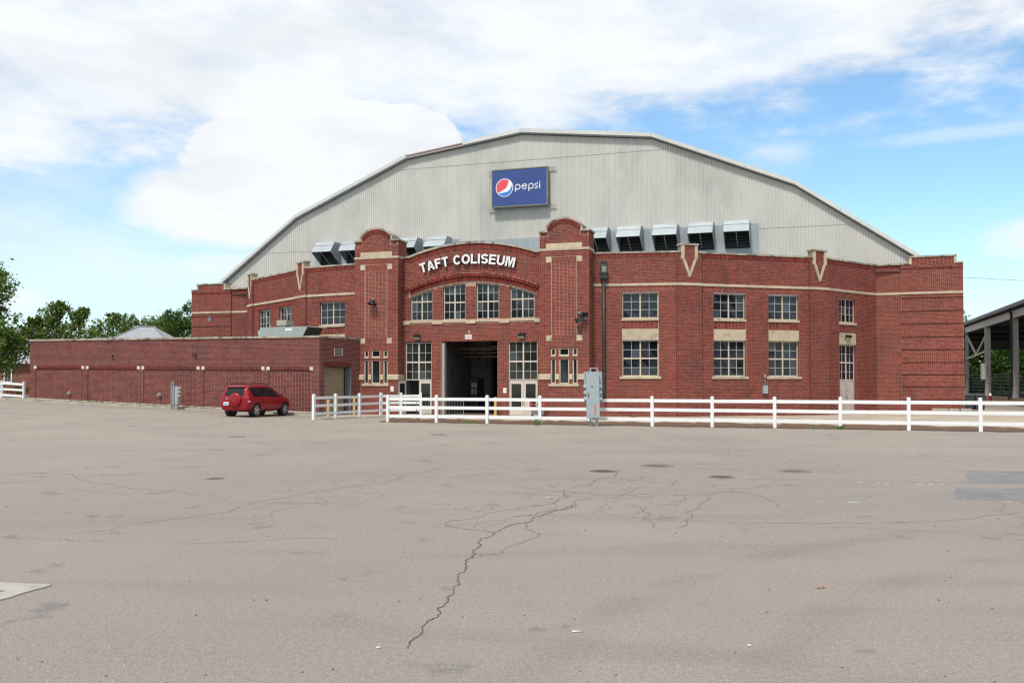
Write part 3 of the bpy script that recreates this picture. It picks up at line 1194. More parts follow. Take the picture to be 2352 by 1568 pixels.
    for i in range(N):
        u0_, u1_ = -4.38 + 8.76 * i / N, -4.38 + 8.76 * (i + 1) / N
        z0_, z1_ = coping_curve(u0_) - 0.11, coping_curve(u1_) - 0.11
        bk.quad(fr.p(u0_ + CT, 8.9, -0.012), fr.p(u1_ + CT, 8.9, -0.012), fr.p(u1_ + CT, z1_, -0.012), fr.p(u0_ + CT, z0_, -0.012))
        bk.quad(fr.p(u0_ + CT, 8.9, -0.40), fr.p(u1_ + CT, 8.9, -0.40), fr.p(u1_ + CT, z1_, -0.40), fr.p(u0_ + CT, z0_, -0.40))
        bk.quad(fr.p(u0_ + CT, 6.6, -0.014), fr.p(u0_ + CT, 6.6, -0.014), fr.p(u0_ + CT, 6.6, -0.014), fr.p(u0_ + CT, 6.6, -0.014)) if False else None
    bk.build('parapet_back', MORTAR, wall)
    # mortar behind the voussoirs
    mv = MB()
    for i in range(N):
        u0_, u1_ = -4.38 + 8.76 * i / N, -4.38 + 8.76 * (i + 1) / N
        f0 = lambda u: (intrados(u) if abs(u) < 3.95 else intrados(3.95)) + 0.004
        mv.quad(fr.p(u0_ + CT, f0(u0_), -0.012), fr.p(u1_ + CT, f0(u1_), -0.012), fr.p(u1_ + CT, f0(u1_) + 0.62, -0.012), fr.p(u0_ + CT, f0(u0_) + 0.62, -0.012))
    mv.build('arch_mortar', MORTAR, wall)
    br.build('brickwork', BRICK, wall, kind='stuff')
    jm.build('jamb', REVEAL, wall)
    # coping stones along the curve
    cuts = [-4.38, -3.95, -2.75, -1.45, 0.0, 1.45, 2.75, 3.95, 4.38]
    for a, b in zip(cuts[:-1], cuts[1:]):
        mb = MB()
        K = 6
        a += 0.004
        b -= 0.004
        for i in range(K):
            x0, x1 = a + (b - a) * i / K, a + (b - a) * (i + 1) / K
            z0_, z1_ = coping_curve(x0), coping_curve(x1)
            fr.poly(mb, [(x0 + CT, z0_ - 0.125), (x1 + CT, z1_ - 0.125), (x1 + CT, z1_), (x0 + CT, z0_)], -0.45, 0.09)
        mb.build('coping_stone', COPE, wall)
    for a, b in wins:
        window(fr, ARENA, a + CT, b + CT, 5.575, 7.72, rows=(1.0, 0.95, 0.95, 0.9) if abs(a + b) < 3.2 else (0.72, 1.0, 1.0, 0.95), heavy=(1,),
               top=lambda t: intrados(t - CT), fw=0.065)
        q = MB()
        fr.box(q, a + CT - 0.02, b + CT + 0.02, 5.44, 5.572, -0.2, 0.035)
        q.build('window_sill', STONE, wall)
    ends = [-4.38] + [x for ab in wins for x in ab] + [4.38]
    for a, b in zip(ends[0::2], ends[1::2]):
        q = MB()
        fr.box(q, a + CT + 0.022, b + CT - 0.022, 5.34, 5.565, -0.1, 0.06)
        q.build('pier_stone', STONE, wall)
    for a, b in ((-4.2, -2.5), (2.30, 4.04)):
        window(fr, ARENA, a + CT, b + CT, 2.03, 4.27, rows=(1, 1, 0.93, 0.93), heavy=(1,), fmat=FRAME_W, gmat=GLASS_G, rec=0.10, fw=0.055, mw=0.085)
    # plaque and house number
    q = MB()
    fr.box(q, -0.38 + CT, 0.05 + CT, 4.42, 4.70, 0.0, 0.02)
    pl = q.build('plaque', pm('plaque_white', (0.62, 0.58, 0.54), 0.6, 0.08, 9), wall)
    q = MB()
    for k in range(3):
        w_ = (0.10, 0.14, 0.16)[k]
        fr.box(q, -0.165 - w_ + CT, -0.165 + w_ + CT, 4.635 - k * 0.07, 4.660 - k * 0.07, 0.02, 0.0225)
    q.build('plaque_print', pm('faded_print', (0.42, 0.36, 0.33), 0.7, 0.1, 9), pl)
    return wall


def text_mesh(txt, size, depth, offset=0.0, font_scale_x=1.0):
    cu = bpy.data.curves.new('txt', 'FONT')
    cu.body = txt
    cu.size = size
    cu.extrude = depth / 2
    cu.offset = offset
    cu.resolution_u = 5
    ob = bpy.data.objects.new('txt', cu)
    SC.collection.objects.link(ob)
    bpy.context.view_layer.update()
    dg = bpy.context.evaluated_depsgraph_get()
    me = bpy.data.meshes.new_from_object(ob.evaluated_get(dg))
    bpy.data.objects.remove(ob)
    return me


CWALL = centre_bay()
_5 = text_mesh('5', 0.19, 0.006, 0.004)
_5.materials.append(WHITE) if not _5.materials else None
_5.materials.clear()
_5.materials.append(WHITE)
inst('house_number', _5, CWALL, CW.mtx(-0.17 + CT, 4.80, 0.012) @ Matrix.Rotation(R(90), 4, 'X'))


def entrance_doors():
    fr = CW
    # right pair, closed
    for k in range(2):
        a = 2.31 + k * 0.865
        st = 0.13
        d = MB()
        x0, x1 = a + CT, a + 0.855 + CT
        fr.box(d, x0, x0 + st, 0.02, 2.0, -0.17, -0.12)
        fr.box(d, x1 - st, x1, 0.02, 2.0, -0.17, -0.12)
        fr.box(d, x0 + st, x1 - st, 1.82, 2.0, -0.17, -0.12)
        fr.box(d, x0 + st, x1 - st, 0.02, 0.50, -0.17, -0.12)
        o = d.build('door', FRAME_W, ARENA)
        g = MB()
        fr.box(g, x0 + st, x1 - st, 0.50, 1.82, -0.155, -0.14)
        g.build('pane', GLASS_G, o)
        h = MB()
        hx = x1 - 0.075 if k == 0 else x0 + 0.035
        fr.box(h, hx, hx + 0.04, 0.62, 0.86, -0.12, -0.08)
        h.build('door_handle', GREYMET, o)
    # left pair: the left leaf stands wide open, the right leaf is shut
    x0, x1 = -3.35 + CT, -2.505 + CT
    st = 0.13
    d = MB()
    fr.box(d, x0, x0 + st, 0.02, 2.03, -0.17, -0.12)
    fr.box(d, x1 - st, x1, 0.02, 2.03, -0.17, -0.12)
    fr.box(d, x0 + st, x1 - st, 1.84, 2.03, -0.17, -0.12)
    fr.box(d, x0 + st, x1 - st, 0.02, 0.45, -0.17, -0.12)
    o = d.build('door', FRAME_W, ARENA)
    g = MB()
    fr.box(g, x0 + st, x1 - st, 0.45, 1.84, -0.155, -0.14)
    g.build('pane', GLASS_G, o)
    hinge = fr.p(-4.19 + CT, 0, -0.10)
    tip = hinge + fr.n * 0.80 - fr.d * 0.14
    lf = Fr(tip[:2], hinge[:2])
    d = MB()
    for a, b, c, e in ((0, 0.13, 0.02, 2.03), (lf.L - 0.13, lf.L, 0.02, 2.03), (0.13, lf.L - 0.13, 1.84, 2.03), (0.13, lf.L - 0.13, 0.02, 0.45)):
        lf.box(d, a, b, c, e, -0.025, 0.025)
    o = d.build('door', FRAME_W, ARENA)
    g = MB()
    lf.box(g, 0.13, lf.L - 0.13, 0.45, 1.84, -0.006, 0.006)
    g.build('pane', GLASS_G, o)
    # jamb posts of the goods door: frame paint darkened, shade put into the colour
    j = MB()
    fr.box(j, -1.88 + CT, -1.70 + CT, 0, 4.28, -0.36, -0.06)
    j.build('door_jamb', pm('shaded_jamb_paint', (0.36, 0.32, 0.29), 0.6, 0.1, 3), ARENA)
    j = MB()
    fr.box(j, 1.62 + CT, 1.65 + CT, 0, 4.28, -0.36, -0.06)
    j.build('door_jamb', pm('shaded_jamb_paint', (0.36, 0.32, 0.29), 0.6, 0.1, 3), ARENA)


entrance_doors()


def hall():
    """dim passage behind the goods door"""
    fr = CW
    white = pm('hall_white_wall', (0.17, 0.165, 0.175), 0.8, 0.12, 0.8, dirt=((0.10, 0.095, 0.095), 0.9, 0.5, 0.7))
    w = MB()
    fr.box(w, 0.06, 0.16, 0, 4.9, -3.2, -0.36)                    # porch left wall (behind the left doors)
    fr.box(w, -2.6 + CT, -2.45 + CT, 0, 4.9, -6.5, -2.6)           # white wall seen through the opening
    fr.box(w, -2.45 + CT, -1.05 + CT, 0, 4.9, -6.75, -6.5)
    fr.box(w, -1.12 + CT, -1.0 + CT, 0, 4.9, -14, -6.75)
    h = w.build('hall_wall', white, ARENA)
    w = MB()
    fr.box(w, 4.3 + CT, 4.4 + CT, 0, 4.9, -22, -0.40)
    fr.box(w, -4.3 + CT, 4.3 + CT, 0, 4.9, -22.2, -22)
    fr.box(w, 1.9 + CT, 2.05 + CT, 0, 4.9, -20, -1.2)
    fr.box(w, -4.35 + CT, -4.25 + CT, 0, 4.9, -22, -3.25)
    fr.box(w, -4.3 + CT, 4.3 + CT, 4.9, 5.0, -22.2, -0.37)
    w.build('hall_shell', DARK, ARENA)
    f = MB()
    fr.box(f, -4.3 + CT, 4.3 + CT, -0.05, 0.02, -22, -0.36)
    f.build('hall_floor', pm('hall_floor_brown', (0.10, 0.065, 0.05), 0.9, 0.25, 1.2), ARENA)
    pc = pm('pipe_grey', (0.16, 0.14, 0.12), 0.6, 0.2, 3)
    for z, o, r_ in ((3.92, -2.2, 0.05), (3.72, -2.6, 0.035), (3.5, -3.4, 0.06), (4.08, -3.0, 0.045)):
        p = MB()
        p.tube([fr.p(-1.9 + CT, z, o), fr.p(1.85 + CT, z, o)], r_, 8)
        p.build('ceiling_pipe', pc, ARENA, smooth=True)
    bm_ = MB()
    fr.box(bm_, 0.55 + CT, 1.35 + CT, 4.02, 4.10, -2.4, -2.0)
    bm_.build('ceiling_lamp', white, ARENA)
    b = MB()
    fr.box(b, -2.42 + CT, -1.95 + CT, 0.9, 2.3, -6.49, -6.45)
    bb = b.build('notice_board', pm('cork_brown', (0.20, 0.11, 0.06), 0.9, 0.15, 6), ARENA)
    for k in range(4):
        p = MB()
        a = -2.40 + (k % 2) * 0.22 + CT
        z = 1.72 - (k // 2) * 0.42
        fr.box(p, a, a + 0.17, z - 0.16, z + 0.16, -6.45, -6.443)
        p.build('paper', WHITE, bb)
    d = MB()
    fr.box(d, -1.93 + CT, -1.50 + CT, 0.02, 2.2, -6.52, -6.47)
    d.build('hall_door', DARK, ARENA)
    p = MB()
    p.tube([fr.p(-1.25 + CT, 4.4, -6.3), fr.p(-1.25 + CT, 2.9, -6.3), fr.p(-1.6 + CT, 2.75, -6.3)], 0.05, 8)
    p.build('duct', white, ARENA, smooth=True)
    p = MB()
    fr.box(p, -2.1 + CT, -1.8 + CT, 3.35, 3.65, -6.45, -6.0)
    p.build('heater', white, ARENA)
    p = MB()
    fr.box(p, -0.75 + CT, -0.1 + CT, 0.9, 1.7, -13.9, -13.4)
    p.build('panel_box', white, ARENA)
    # entrance lobby behind the glazed doors
    for a in (-4.0, 2.5):
        p = MB()
        fr.box(p, a + CT, a + 1.2 + CT, 0.02, 0.9, -2.4, -2.0)
        p.build('lobby_box', pm('lobby_blue', (0.03, 0.045, 0.10), 0.7, 0.1, 3), ARENA)


hall()


# --- towers
def tower(uc):
    fr = Fr(W(uc - 1.42, 49.3), W(uc + 1.42, 49.3))
    c = 1.42
    back, br, jm = MB(), MB(), MB()
    wx = [(-0.76, -0.49), (-0.28, 0.28), (0.49, 0.76)]
    op = []
    for a, b in wx:
        op += [(a + c, b + c, 3.33, 3.80), (a + c, b + c, 1.83, 3.21)]
    sk = [(0, 2 * c, 9.27, 9.39), (c - 1.04, c + 1.04, 9.39, 9.68), (c - 0.73, c + 0.73, 4.53, 8.62),
          (c - 1.04, c + 1.04, 8.62, 8.94), (c - 1.04, c + 1.04, 4.21, 4.53), (0, 2 * c, 2.06, 2.38), (c - 0.89, c + 0.84, 1.69, 1.83),
          (0, 0.5, 10.08, 10.3), (2.34, 2 * c, 10.08, 10.3)]
    brickwork(fr, 0, 2 * c, -0.1, 10.30, op, sk, mb=br, back=back)
    RR, zc_ = 1.41, 11.14 - 1.41          # arch of the raised head
    ri = RR - 0.115

    def head(z):
        if z < 10.66:
            return (c - 0.95, c + 0.95)
        q = (ri - 0.24) ** 2 - (z - zc_) ** 2
        return (c - min(0.72, math.sqrt(q)), c + min(0.72, math.sqrt(q))) if q > 0 else None
    brickwork(fr, c - 0.95, c + 0.95, 10.30, 11.02, (), (), limit=head, mb=br, back=back, off=0.02)
    # stack-bonded recessed panel
    for q0, q1 in ((-0.73, 0.73),):
        brickwork(fr, c + q0 + 0.02, c + q1 - 0.02, 4.53, 8.62, bond='stack', mb=br, back=None, off=-0.004)
    soldiers(fr, br, c - 0.71, c + 0.71, 8.62, 8.92, -0.02, 0.004, rows=2)
    soldiers(fr, br, c - 0.71, c + 0.71, 4.23, 4.53, -0.02, 0.004, rows=2)
    soldiers(fr, br, 0.06, 0.46, 10.09, 10.29, -0.02, 0.012)
    soldiers(fr, br, 2.38, 2.78, 10.09, 10.29, -0.02, 0.012)
    for o in op:
        reveal(fr, jm, *o, depth=0.16)
    # flanks
    dep = 1.25
    for sg in (-1, 1):
        e = fr.p(0 if sg < 0 else 2 * c, 0, 0)
        b_ = e - fr.n * dep
        sf = Fr(b_[:2], e[:2]) if sg < 0 else Fr(e[:2], b_[:2])
        brickwork(sf, 0, dep, -0.1, 10.30, (), [(0, dep, 9.27, 9.39), (0, dep, 2.06, 2.38)], mb=br, back=back)
    bk = Fr(fr.p(2 * c, 0, -dep)[:2], fr.p(0, 0, -dep)[:2])
    jm.quad(bk.p(0, 8.8, 0), bk.p(2 * c, 8.8, 0), bk.p(2 * c, 10.3, 0), bk.p(0, 10.3, 0))
    jm.quad(fr.p(0, 10.3, 0), fr.p(2 * c, 10.3, 0), fr.p(2 * c, 10.3, -dep), fr.p(0, 10.3, -dep))
    # core of the raised head
    pts = [(c - 0.95, 10.28), (c + 0.95, 10.28), (c + 0.95, 10.66)]
    for k in range(13):
        a = math.acos(0.95 / ri) + (math.pi - 2 * math.acos(0.95 / ri)) * k / 12
        pts.append((c + ri * math.cos(a), zc_ + ri * math.sin(a)))
    pts.append((c - 0.95, 10.66))
    core = MB()
    fr.poly(core, pts, -0.95, 0.006)
    wall = back.build('tower', MORTAR, ARENA)
    core.build('head_core', MORTAR, wall)
    br.build('brickwork', BRICK, wall, kind='stuff')
    jm.build('jamb', REVEAL, wall)
    # voussoirs of the head, each its own brick
    th = math.asin(0.98 / ri)
    n = 27
    for i in range(n):
        a = -th + 2 * th * (i + 0.5) / n
        m = fr.mtx(c, zc_, 0.024) @ Matrix.Rotation(a, 4, 'Y') @ Matrix.Translation((0, 0, ri - 0.115))
        single_brick(wall, m, 0.058, 0.205, 0.05)
    # stones
    stones(fr, wall, 'band_stone', STONE, 0, 2 * c, 9.275, 9.39, -0.05, 0.03, 1.45)
    stones(fr, wall, 'band_stone', STONE, c - 1.035, c + 1.035, 9.392, 9.675, -0.05, 0.015, 1.04)
    for sg in (-1, 1):
        e = fr.p(0 if sg < 0 else 2 * c, 0, 0)
        b_ = e - fr.n * dep
        sf = Fr(b_[:2], e[:2]) if sg < 0 else Fr(e[:2], b_[:2])
        t_a, t_b = ((0.0, dep + 0.03) if sg < 0 else (-0.03, dep))
        stones(sf, wall, 'band_stone', STONE, t_a, t_b, 9.275, 9.388, -0.05, 0.03, 1.3)
        if sg > 0:
            stones(sf, wall, 'base_band_stone', STONE, t_a, 0.95, 2.06, 2.375, -0.05, 0.065, 1.3, slope=0.06)
        stones(sf, wall, 'coping_stone', COPE, t_a, t_b, 10.302, 10.41, -0.3, 0.07, 1.3)
    for z0, z1 in ((8.625, 8.935), (4.21, 4.53)):
        for a, b in ((c - 1.035, c - 0.715), (c + 0.715, c + 1.035)):
            q = MB()
            fr.box(q, a, b, z0, z1, -0.05, 0.008)
            q.build('corner_block', STONE, wall)
    ed = [0.0] + [x + c for ab in wx for x in ab] + [2 * c]
    for i, (a, b) in enumerate(zip(ed[0::2], ed[1::2])):
        stones(fr, wall, 'base_band_stone', STONE, a - (0.06 if i == 0 else 0), b + (0.06 if i == 3 else 0), 2.06, 2.38, -0.05, 0.06, 2.0, slope=0.05)
    stones(fr, wall, 'window_sill', STONE, c - 0.89, c + 0.84, 1.69, 1.828, -0.15, 0.05, 0.9)
    for a, b in wx:
        window(fr, ARENA, a + c, b + c, 3.40, 3.80, cols=1, sub=1, rows=(1,), rec=0.04, fw=0.052)
        q = MB()
        fr.box(q, a + c - 0.015, b + c + 0.015, 3.33, 3.398, -0.12, 0.03)
        q.build('window_sill', STONE, wall)
        window(fr, ARENA, a + c, b + c, 1.83, 3.21, cols=1, sub=1, rows=(1,), rec=0.04, fw=0.052)
    # shoulders and arch coping
    stones(fr, wall, 'coping_stone', COPE, -0.06, 0.47, 10.302, 10.41, -0.95, 0.07, 1.0)
    stones(fr, wall, 'coping_stone', COPE, 2 * c - 0.47, 2 * c + 0.06, 10.302, 10.41, -0.95, 0.07, 1.0)
    for sg in (-1, 1):
        q = MB()
        x0, x1 = sorted((c + sg * 0.955, c + sg * 1.07))
        fr.box(q, x0, x1, 10.302, 10.66, -0.95, 0.055)
        q.build('coping_stone', COPE, wall)
    th2 = math.asin(1.07 / RR)
    for k in range(3):
        q = MB()
        for i in range(6):
            a0 = -th2 + 2 * th2 * (k + i / 6) / 3 + (0.003 if i == 0 else 0)
            a1 = -th2 + 2 * th2 * (k + (i + 1) / 6) / 3 - (0.003 if i == 5 else 0)
            pts = []
            for a, rr in ((a0, ri), (a1, ri), (a1, RR), (a0, RR)):
                pts.append((c + rr * math.sin(a), zc_ + rr * math.cos(a)))
            fr.poly(q, pts, -0.95, 0.055)
        q.build('coping_stone', COPE, wall)
    return fr


TL = tower(-5.75)
TR = tower(5.82)

# --- roof behind the parapet, gable wall, big roof
GV = 61.6


def flat_roof():
    pts = [(-27.0, 61.2), (-22.0, 60.6), (-19.5, 57.0), (-18.5, 56.1), (-12.8, 52.3), (-7.1, 50.6), (7.2, 50.6), (13.1, 52.3), (18.9, 56.1), (22.2, 60.6), (27.2, 61.2), (27.2, 61.7), (-27.0, 61.7)]
    mb = MB()
    mb.add([W(u, v) + (8.75,) for u, v in pts], [tuple(range(len(pts)))])
    mb.build('flat_roof', pm('roof_felt', (0.20, 0.20, 0.19), 0.9, 0.15, 1), ARENA)


flat_roof()
PROF = [(-25.9, 9.05), (-18.55, 14.40), (-9.3, 18.33), (-0.45, 19.47), (8.75, 18.40), (18.0, 14.55), (25.9, 9.05)]


def prof_z(u):
    for (a, za), (b, zb) in zip(PROF[:-1], PROF[1:]):
        if a <= u <= b:
            return za + (zb - za) * (u - a) / (b - a)
    return 9.0


GF = Fr(W(-26, GV), W(26, GV))


def gable():
    rows = [(8.9, 12.0), (11.94, 14.96), (14.90, 17.70), (17.64, 20.0)]
    pitch = 0.17
    prof = [(0, 0), (0.30, 0.0), (0.42, 0.032), (0.80, 0.032), (0.92, 0.0)]
    root = MB()
    # a plain backing so nothing shows through at the laps
    pts = [(-25.8 + 26, 8.9)] + [(u + 26, z - 0.02) for u, z in PROF] + [(25.8 + 26, 8.9)]
    GF.poly(root, pts, -0.20, -0.12)
    g = root.build('gable_wall', CLAD, ARENA)
    for k, (z0, z1) in enumerate(rows):
        mb = MB()
        off = 0.012 * (3 - k) * 0 + (0.012 if k % 2 else 0.0)
        us = []
        u = -25.85
        i = 0
        while u < 25.85:
            for f, o in prof:
                us.append((u + f * pitch, o))
            u += pitch
        vs = []
        for (x, o) in us:
            zt = min(z1, prof_z(x) - 0.01)
            if zt < z0 + 0.01:
                vs.append(None)
            else:
                vs.append((GF.p(x + 26, z0, o - 0.06 + off), GF.p(x + 26, zt, o - 0.06 + off - 0.008)))
        for a, b in zip(vs[:-1], vs[1:]):
            if a is not None and b is not None:
                mb.quad(a[0], b[0], b[1], a[1])
        mb.build('cladding_row', CLAD, g)
    # flat sheet-metal apron behind the hoods
    for a, b, zt, nn in ((-16.95, -5.25, 12.28, 8), (-5.25, 4.2, 12.10, 5), (4.2, 15.73, 12.30, 8)):
        w = (b - a) / nn
        for i in range(nn):
            q = MB()
            GF.box(q, a + i * w + 26 + 0.004, a + (i + 1) * w + 26 - 0.004, 8.9, zt, -0.03, 0.03)
            q.build('apron_sheet', METAL_L, g)
    return g


gable()


def big_roof():
    mb = MB()
    ov = 0.28
    top, bot = [], []
    P = [(-26.3, 8.78)] + PROF[1:-1] + [(26.3, 8.78)]
    n = len(P)
    for vv in (GV - ov, GV + 62):
        for u, z in P:
            x, y = W(u, vv)
            top.append((x, y, z + 0.30))
        for u, z in P:
            x, y = W(u, vv)
            bot.append((x, y, z + 0.06))
    vs = top + bot
    F = []
    for i in range(n - 1):
        F.append((i, i + 1, n + i + 1, n + i))
        F.append((2 * n + i, 3 * n + i, 3 * n + i + 1, 2 * n + i + 1))
        F.append((n + i, n + i + 1, 3 * n + i + 1, 3 * n + i))
        F.append((i, 2 * n + i, 2 * n + i + 1, i + 1))
    F.append((0, n, 3 * n, 2 * n))
    F.append((n - 1, 3 * n - 1, 4 * n - 1, 2 * n - 1))
    mb.add(vs, F)
    r = mb.build('roof', SOFFIT, ARENA)
    # verge trim in lengths, one length missing its cover on the left slope
    for k, ((a, za), (b, zb)) in enumerate(zip(P[:-1], P[1:])):
        ln = math.hypot(b - a, zb - za)
        m = max(2, int(round(ln / 3.6)))
        for i in range(m):
            f0, f1 = i / m + 0.0008, (i + 1) / m - 0.0008
            a0, z0 = a + (b - a) * f0, za + (zb - za) * f0
            a1, z1 = a + (b - a) * f1, za + (zb - za) * f1
            torn = (k == 2 and i == 0)
            q = MB()
            h0, h1 = (0.14, 0.24) if torn else (0.10, 0.36)
            GF.poly(q, [(a0 + 26, z0 + h0), (a1 + 26, z1 + h0), (a1 + 26, z1 + h1), (a0 + 26, z0 + h1)], ov - 0.02, ov + (0.01 if torn else 0.04))
            q.build('verge_trim', RUST if torn else TRIM, r)
            if not torn:
                q = MB()
                GF.poly(q, [(a0 + 26, z0 + 0.305), (a1 + 26, z1 + 0.305), (a1 + 26, z1 + 0.36), (a0 + 26, z0 + 0.36)], ov - 0.62, ov - 0.021)
                q.build('verge_cap', TRIM, r)
    # end wall and flanks of the roof, so that the hall is closed
    return r


big_roof()


def hood(u):
    """sheet-metal ventilator hood on the foot of the gable"""
    w = 1.62
    zt = 12.40
    pr = [(0.0, zt), (0.88, zt), (1.12, zt - 0.29), (1.55, zt - 0.80), (0.0, zt - 1.66)]
    t = 0.02
    mb = MB()
    a, b = u + 26, u + w + 26
    # top and two front sheets
    for (o0, z0), (o1, z1) in zip(pr[:3], pr[1:4]):
        for k in (0, 1):
            pass
        P = [GF.p(a, z0, o0), GF.p(b, z0, o0), GF.p(b, z1, o1), GF.p(a, z1, o1)]
        Q = [p + V(0, 0, -t) - GF.n * 0.01 for p in P]
        mb.hexa(P + Q)
    # side cheeks
    for x in (a, b):
        s = 1 if x == a else -1
        pts = [GF.p(x, z, o) for o, z in pr]
        mb.prism(pts, GF.d * t * s)
    h = mb.build('ventilator_hood', METAL_L, ARENA)
    # seam on the front sheet
    q = MB()
    GF.box(q, a + 0.01, b - 0.01, zt - 0.305, zt - 0.285, 1.10, 1.142)
    q.build('seam', METAL_D, h)
    q = MB()
    GF.box(q, a + 0.02, b - 0.02, zt - 1.70, zt - 0.02, 0.031, 0.05)
    q.build('louvre_back', METAL_D, h)
    for k in range(7):
        z = zt - 1.60 + k * 0.20
        q = MB()
        P = [GF.p(a + 0.03, z, 0.05), GF.p(b - 0.03, z, 0.05), GF.p(b - 0.03, z + 0.02, 0.05), GF.p(a + 0.03, z + 0.02, 0.05),
             GF.p(a + 0.03, z - 0.09, 0.16), GF.p(b - 0.03, z - 0.09, 0.16), GF.p(b - 0.03, z - 0.07, 0.16), GF.p(a + 0.03, z - 0.07, 0.16)]
        q.hexa(P)
        q.build('louvre_blade', METAL_D, h)
    q = MB()
    q.bar(GF.p((a + b) / 2, zt - 0.84, 1.50), GF.p((a + b) / 2, zt - 1.60, 0.12), 0.04, 0.04)
    q.build('brace', GREYMET, h)


for u in (-16.45, -14.20, -11.95, -9.72, -7.42, 4.29, 6.56, 8.97, 11.30, 13.59):
    hood(u)

# ------------------------------------------------------------------ lettering over the entrance
def lettering():
    root_p = CW.p(CT, 8.5, 0.05)
    s = thing('sign_lettering', 'white raised capital letters TAFT COLISEUM on the brick over the entrance', 'sign', tuple(root_p))
    txt = 'TAFT COLISEUM'
    wd = {'T': 0.61, 'A': 0.70, 'F': 0.60, 'C': 0.72, 'O': 0.78, 'L': 0.58, 'I': 0.28, 'S': 0.67, 'E': 0.65, 'U': 0.72, 'M': 0.84, ' ': 0.36}
    tot = sum(wd[c] for c in txt)
    span = 5.98
    x = -3.20
    side = pm('letter_return_black', (0.02, 0.02, 0.022), 0.5, 0.1, 4)
    h, k = 0.57, 0.122

    def ell(cx, cy, a, b, a0, a1, n=16):
        """quads of a ring segment"""
        out = []
        for i in range(n):
            t0, t1 = R(a0 + (a1 - a0) * i / n), R(a0 + (a1 - a0) * (i + 1) / n)
            out.append([(cx + a * math.cos(t0), cy + b * math.sin(t0)), (cx + a * math.cos(t1), cy + b * math.sin(t1)),
                        (cx + (a - k) * math.cos(t1), cy + (b - k * .92) * math.sin(t1)), (cx + (a - k) * math.cos(t0), cy + (b - k * .92) * math.sin(t0))])
        return out

    def rc(x0, x1, y0, y1):
        return [(x0, y0), (x1, y0), (x1, y1), (x0, y1)]

    def glyph(ch, w):
        a, b = w / 2, h / 2
        kk = k * .9
        if ch == 'T':
            return [rc(-a, a, b - kk, b), rc(-k / 2, k / 2, -b, b - kk)]
        if ch == 'I':
            return [rc(-k / 2, k / 2, -b, b)]
        if ch == 'L':
            return [rc(-a, -a + k, -b, b), rc(-a + k, a, -b, -b + kk)]
        if ch == 'F':
            return [rc(-a, -a + k, -b, b), rc(-a + k, a, b - kk, b), rc(-a + k, a - .05, -.045, -.045 + kk)]
        if ch == 'E':
            return [rc(-a, -a + k, -b, b), rc(-a + k, a, b - kk, b), rc(-a + k, a - .035, -kk / 2 + .01, kk / 2 + .01), rc(-a + k, a, -b, -b + kk)]
        if ch == 'A':
            return [[(-a, -b), (-a + k * 1.05, -b), (k * .55, b), (-k * .55, b)], [(a - k * 1.05, -b), (a, -b), (k * .55, b), (-k * .05, b)], rc(-a * .55, a * .55, -b + .13, -b + .13 + kk * .9)]
        if ch == 'M':
            return [rc(-a, -a + k * .95, -b, b), rc(a - k * .95, a, -b, b), [(-a + k * .9, b), (-k * .42, -b), (k * .42, -b), (-a + k * 1.75, b)][::-1], [(a - k * 1.75, b), (-k * .42, -b), (k * .42, -b), (a - k * .9, b)][::-1]]
        if ch == 'U':
            return [rc(-a, -a + k, -b + a * .9, b), rc(a - k, a, -b + a * .9, b)] + ell(0, -b + a * .9, a, a * .9, 180, 360)
        if ch == 'O':
            return ell(0, 0, a, b, 0, 360, 24)
        if ch == 'C':
            return ell(0, 0, a, b, 38, 322, 20)
        if ch == 'S':
            r2 = b / 2 + kk * .25
            return ell(0, b - r2, a, r2, 20, 262, 14) + ell(0, -b + r2, a, r2, 82, -160, 14)
        return []
    for ch in txt:
        w = wd[ch] * span / tot
        if ch != ' ':
            uc = x + w / 2
            zc = 9.11 - 0.046 * uc * uc
            sl = math.atan(-0.094 * uc)
            cs, sn = math.cos(sl), math.sin(sl)
            q = MB()
            for pl in glyph(ch, w - 0.055):
                CW.poly(q, [(uc + CT + px_ * cs - pz_ * sn, zc + px_ * sn + pz_ * cs) for px_, pz_ in pl], 0.09, 0.20)
            o = q.build('letter', WHITE, s)
            o.data.materials.append(side)
            o.data.update()
            nv = Vector(CW.n)
            for p in o.data.polygons:
                d = (Vector(o.data.vertices[p.vertices[0]].co) + Vector(ORG[o.name]) - Vector(CW.o)).dot(nv)
                p.material_index = 0 if (abs(p.normal.dot(nv)) > 0.7 and d > 0.18) else 1
        x += w
    q = MB()
    N = 14
    for i in range(N):
        a, b = -3.0 + 5.7 * i / N, -3.0 + 5.7 * (i + 1) / N
        za, zb = 9.08 - 0.047 * a * a, 9.08 - 0.047 * b * b
        CW.poly(q, [(a + CT, za - 0.10), (b + CT, zb - 0.10), (b + CT, zb + 0.10), (a + CT, za + 0.10)], 0.012, 0.085)
    q.build('raceway', pm('raceway_brown', (0.10, 0.03, 0.028), 0.6, 0.1, 3), s)


lettering()


def arc_pts(cx, cy, r, a0, a1, n):
    return [(cx + r * math.cos(R(a0 + (a1 - a0) * i / n)), cy + r * math.sin(R(a0 + (a1 - a0) * i / n))) for i in range(n + 1)]


def stroke(mb, fr, pts, w, o0, o1):
    for (x0, y0), (x1, y1) in zip(pts[:-1], pts[1:]):
        dx, dy = x1 - x0, y1 - y0
        l = math.hypot(dx, dy) or 1
        nx, ny = -dy / l * w / 2, dx / l * w / 2
        ex, ey = dx / l * w * 0.06, dy / l * w * 0.06
        fr.poly(mb, [(x0 + nx - ex, y0 + ny - ey), (x0 - nx - ex, y0 - ny - ey), (x1 - nx + ex, y1 - ny + ey), (x1 + nx + ex, y1 + ny + ey)], o0, o1)


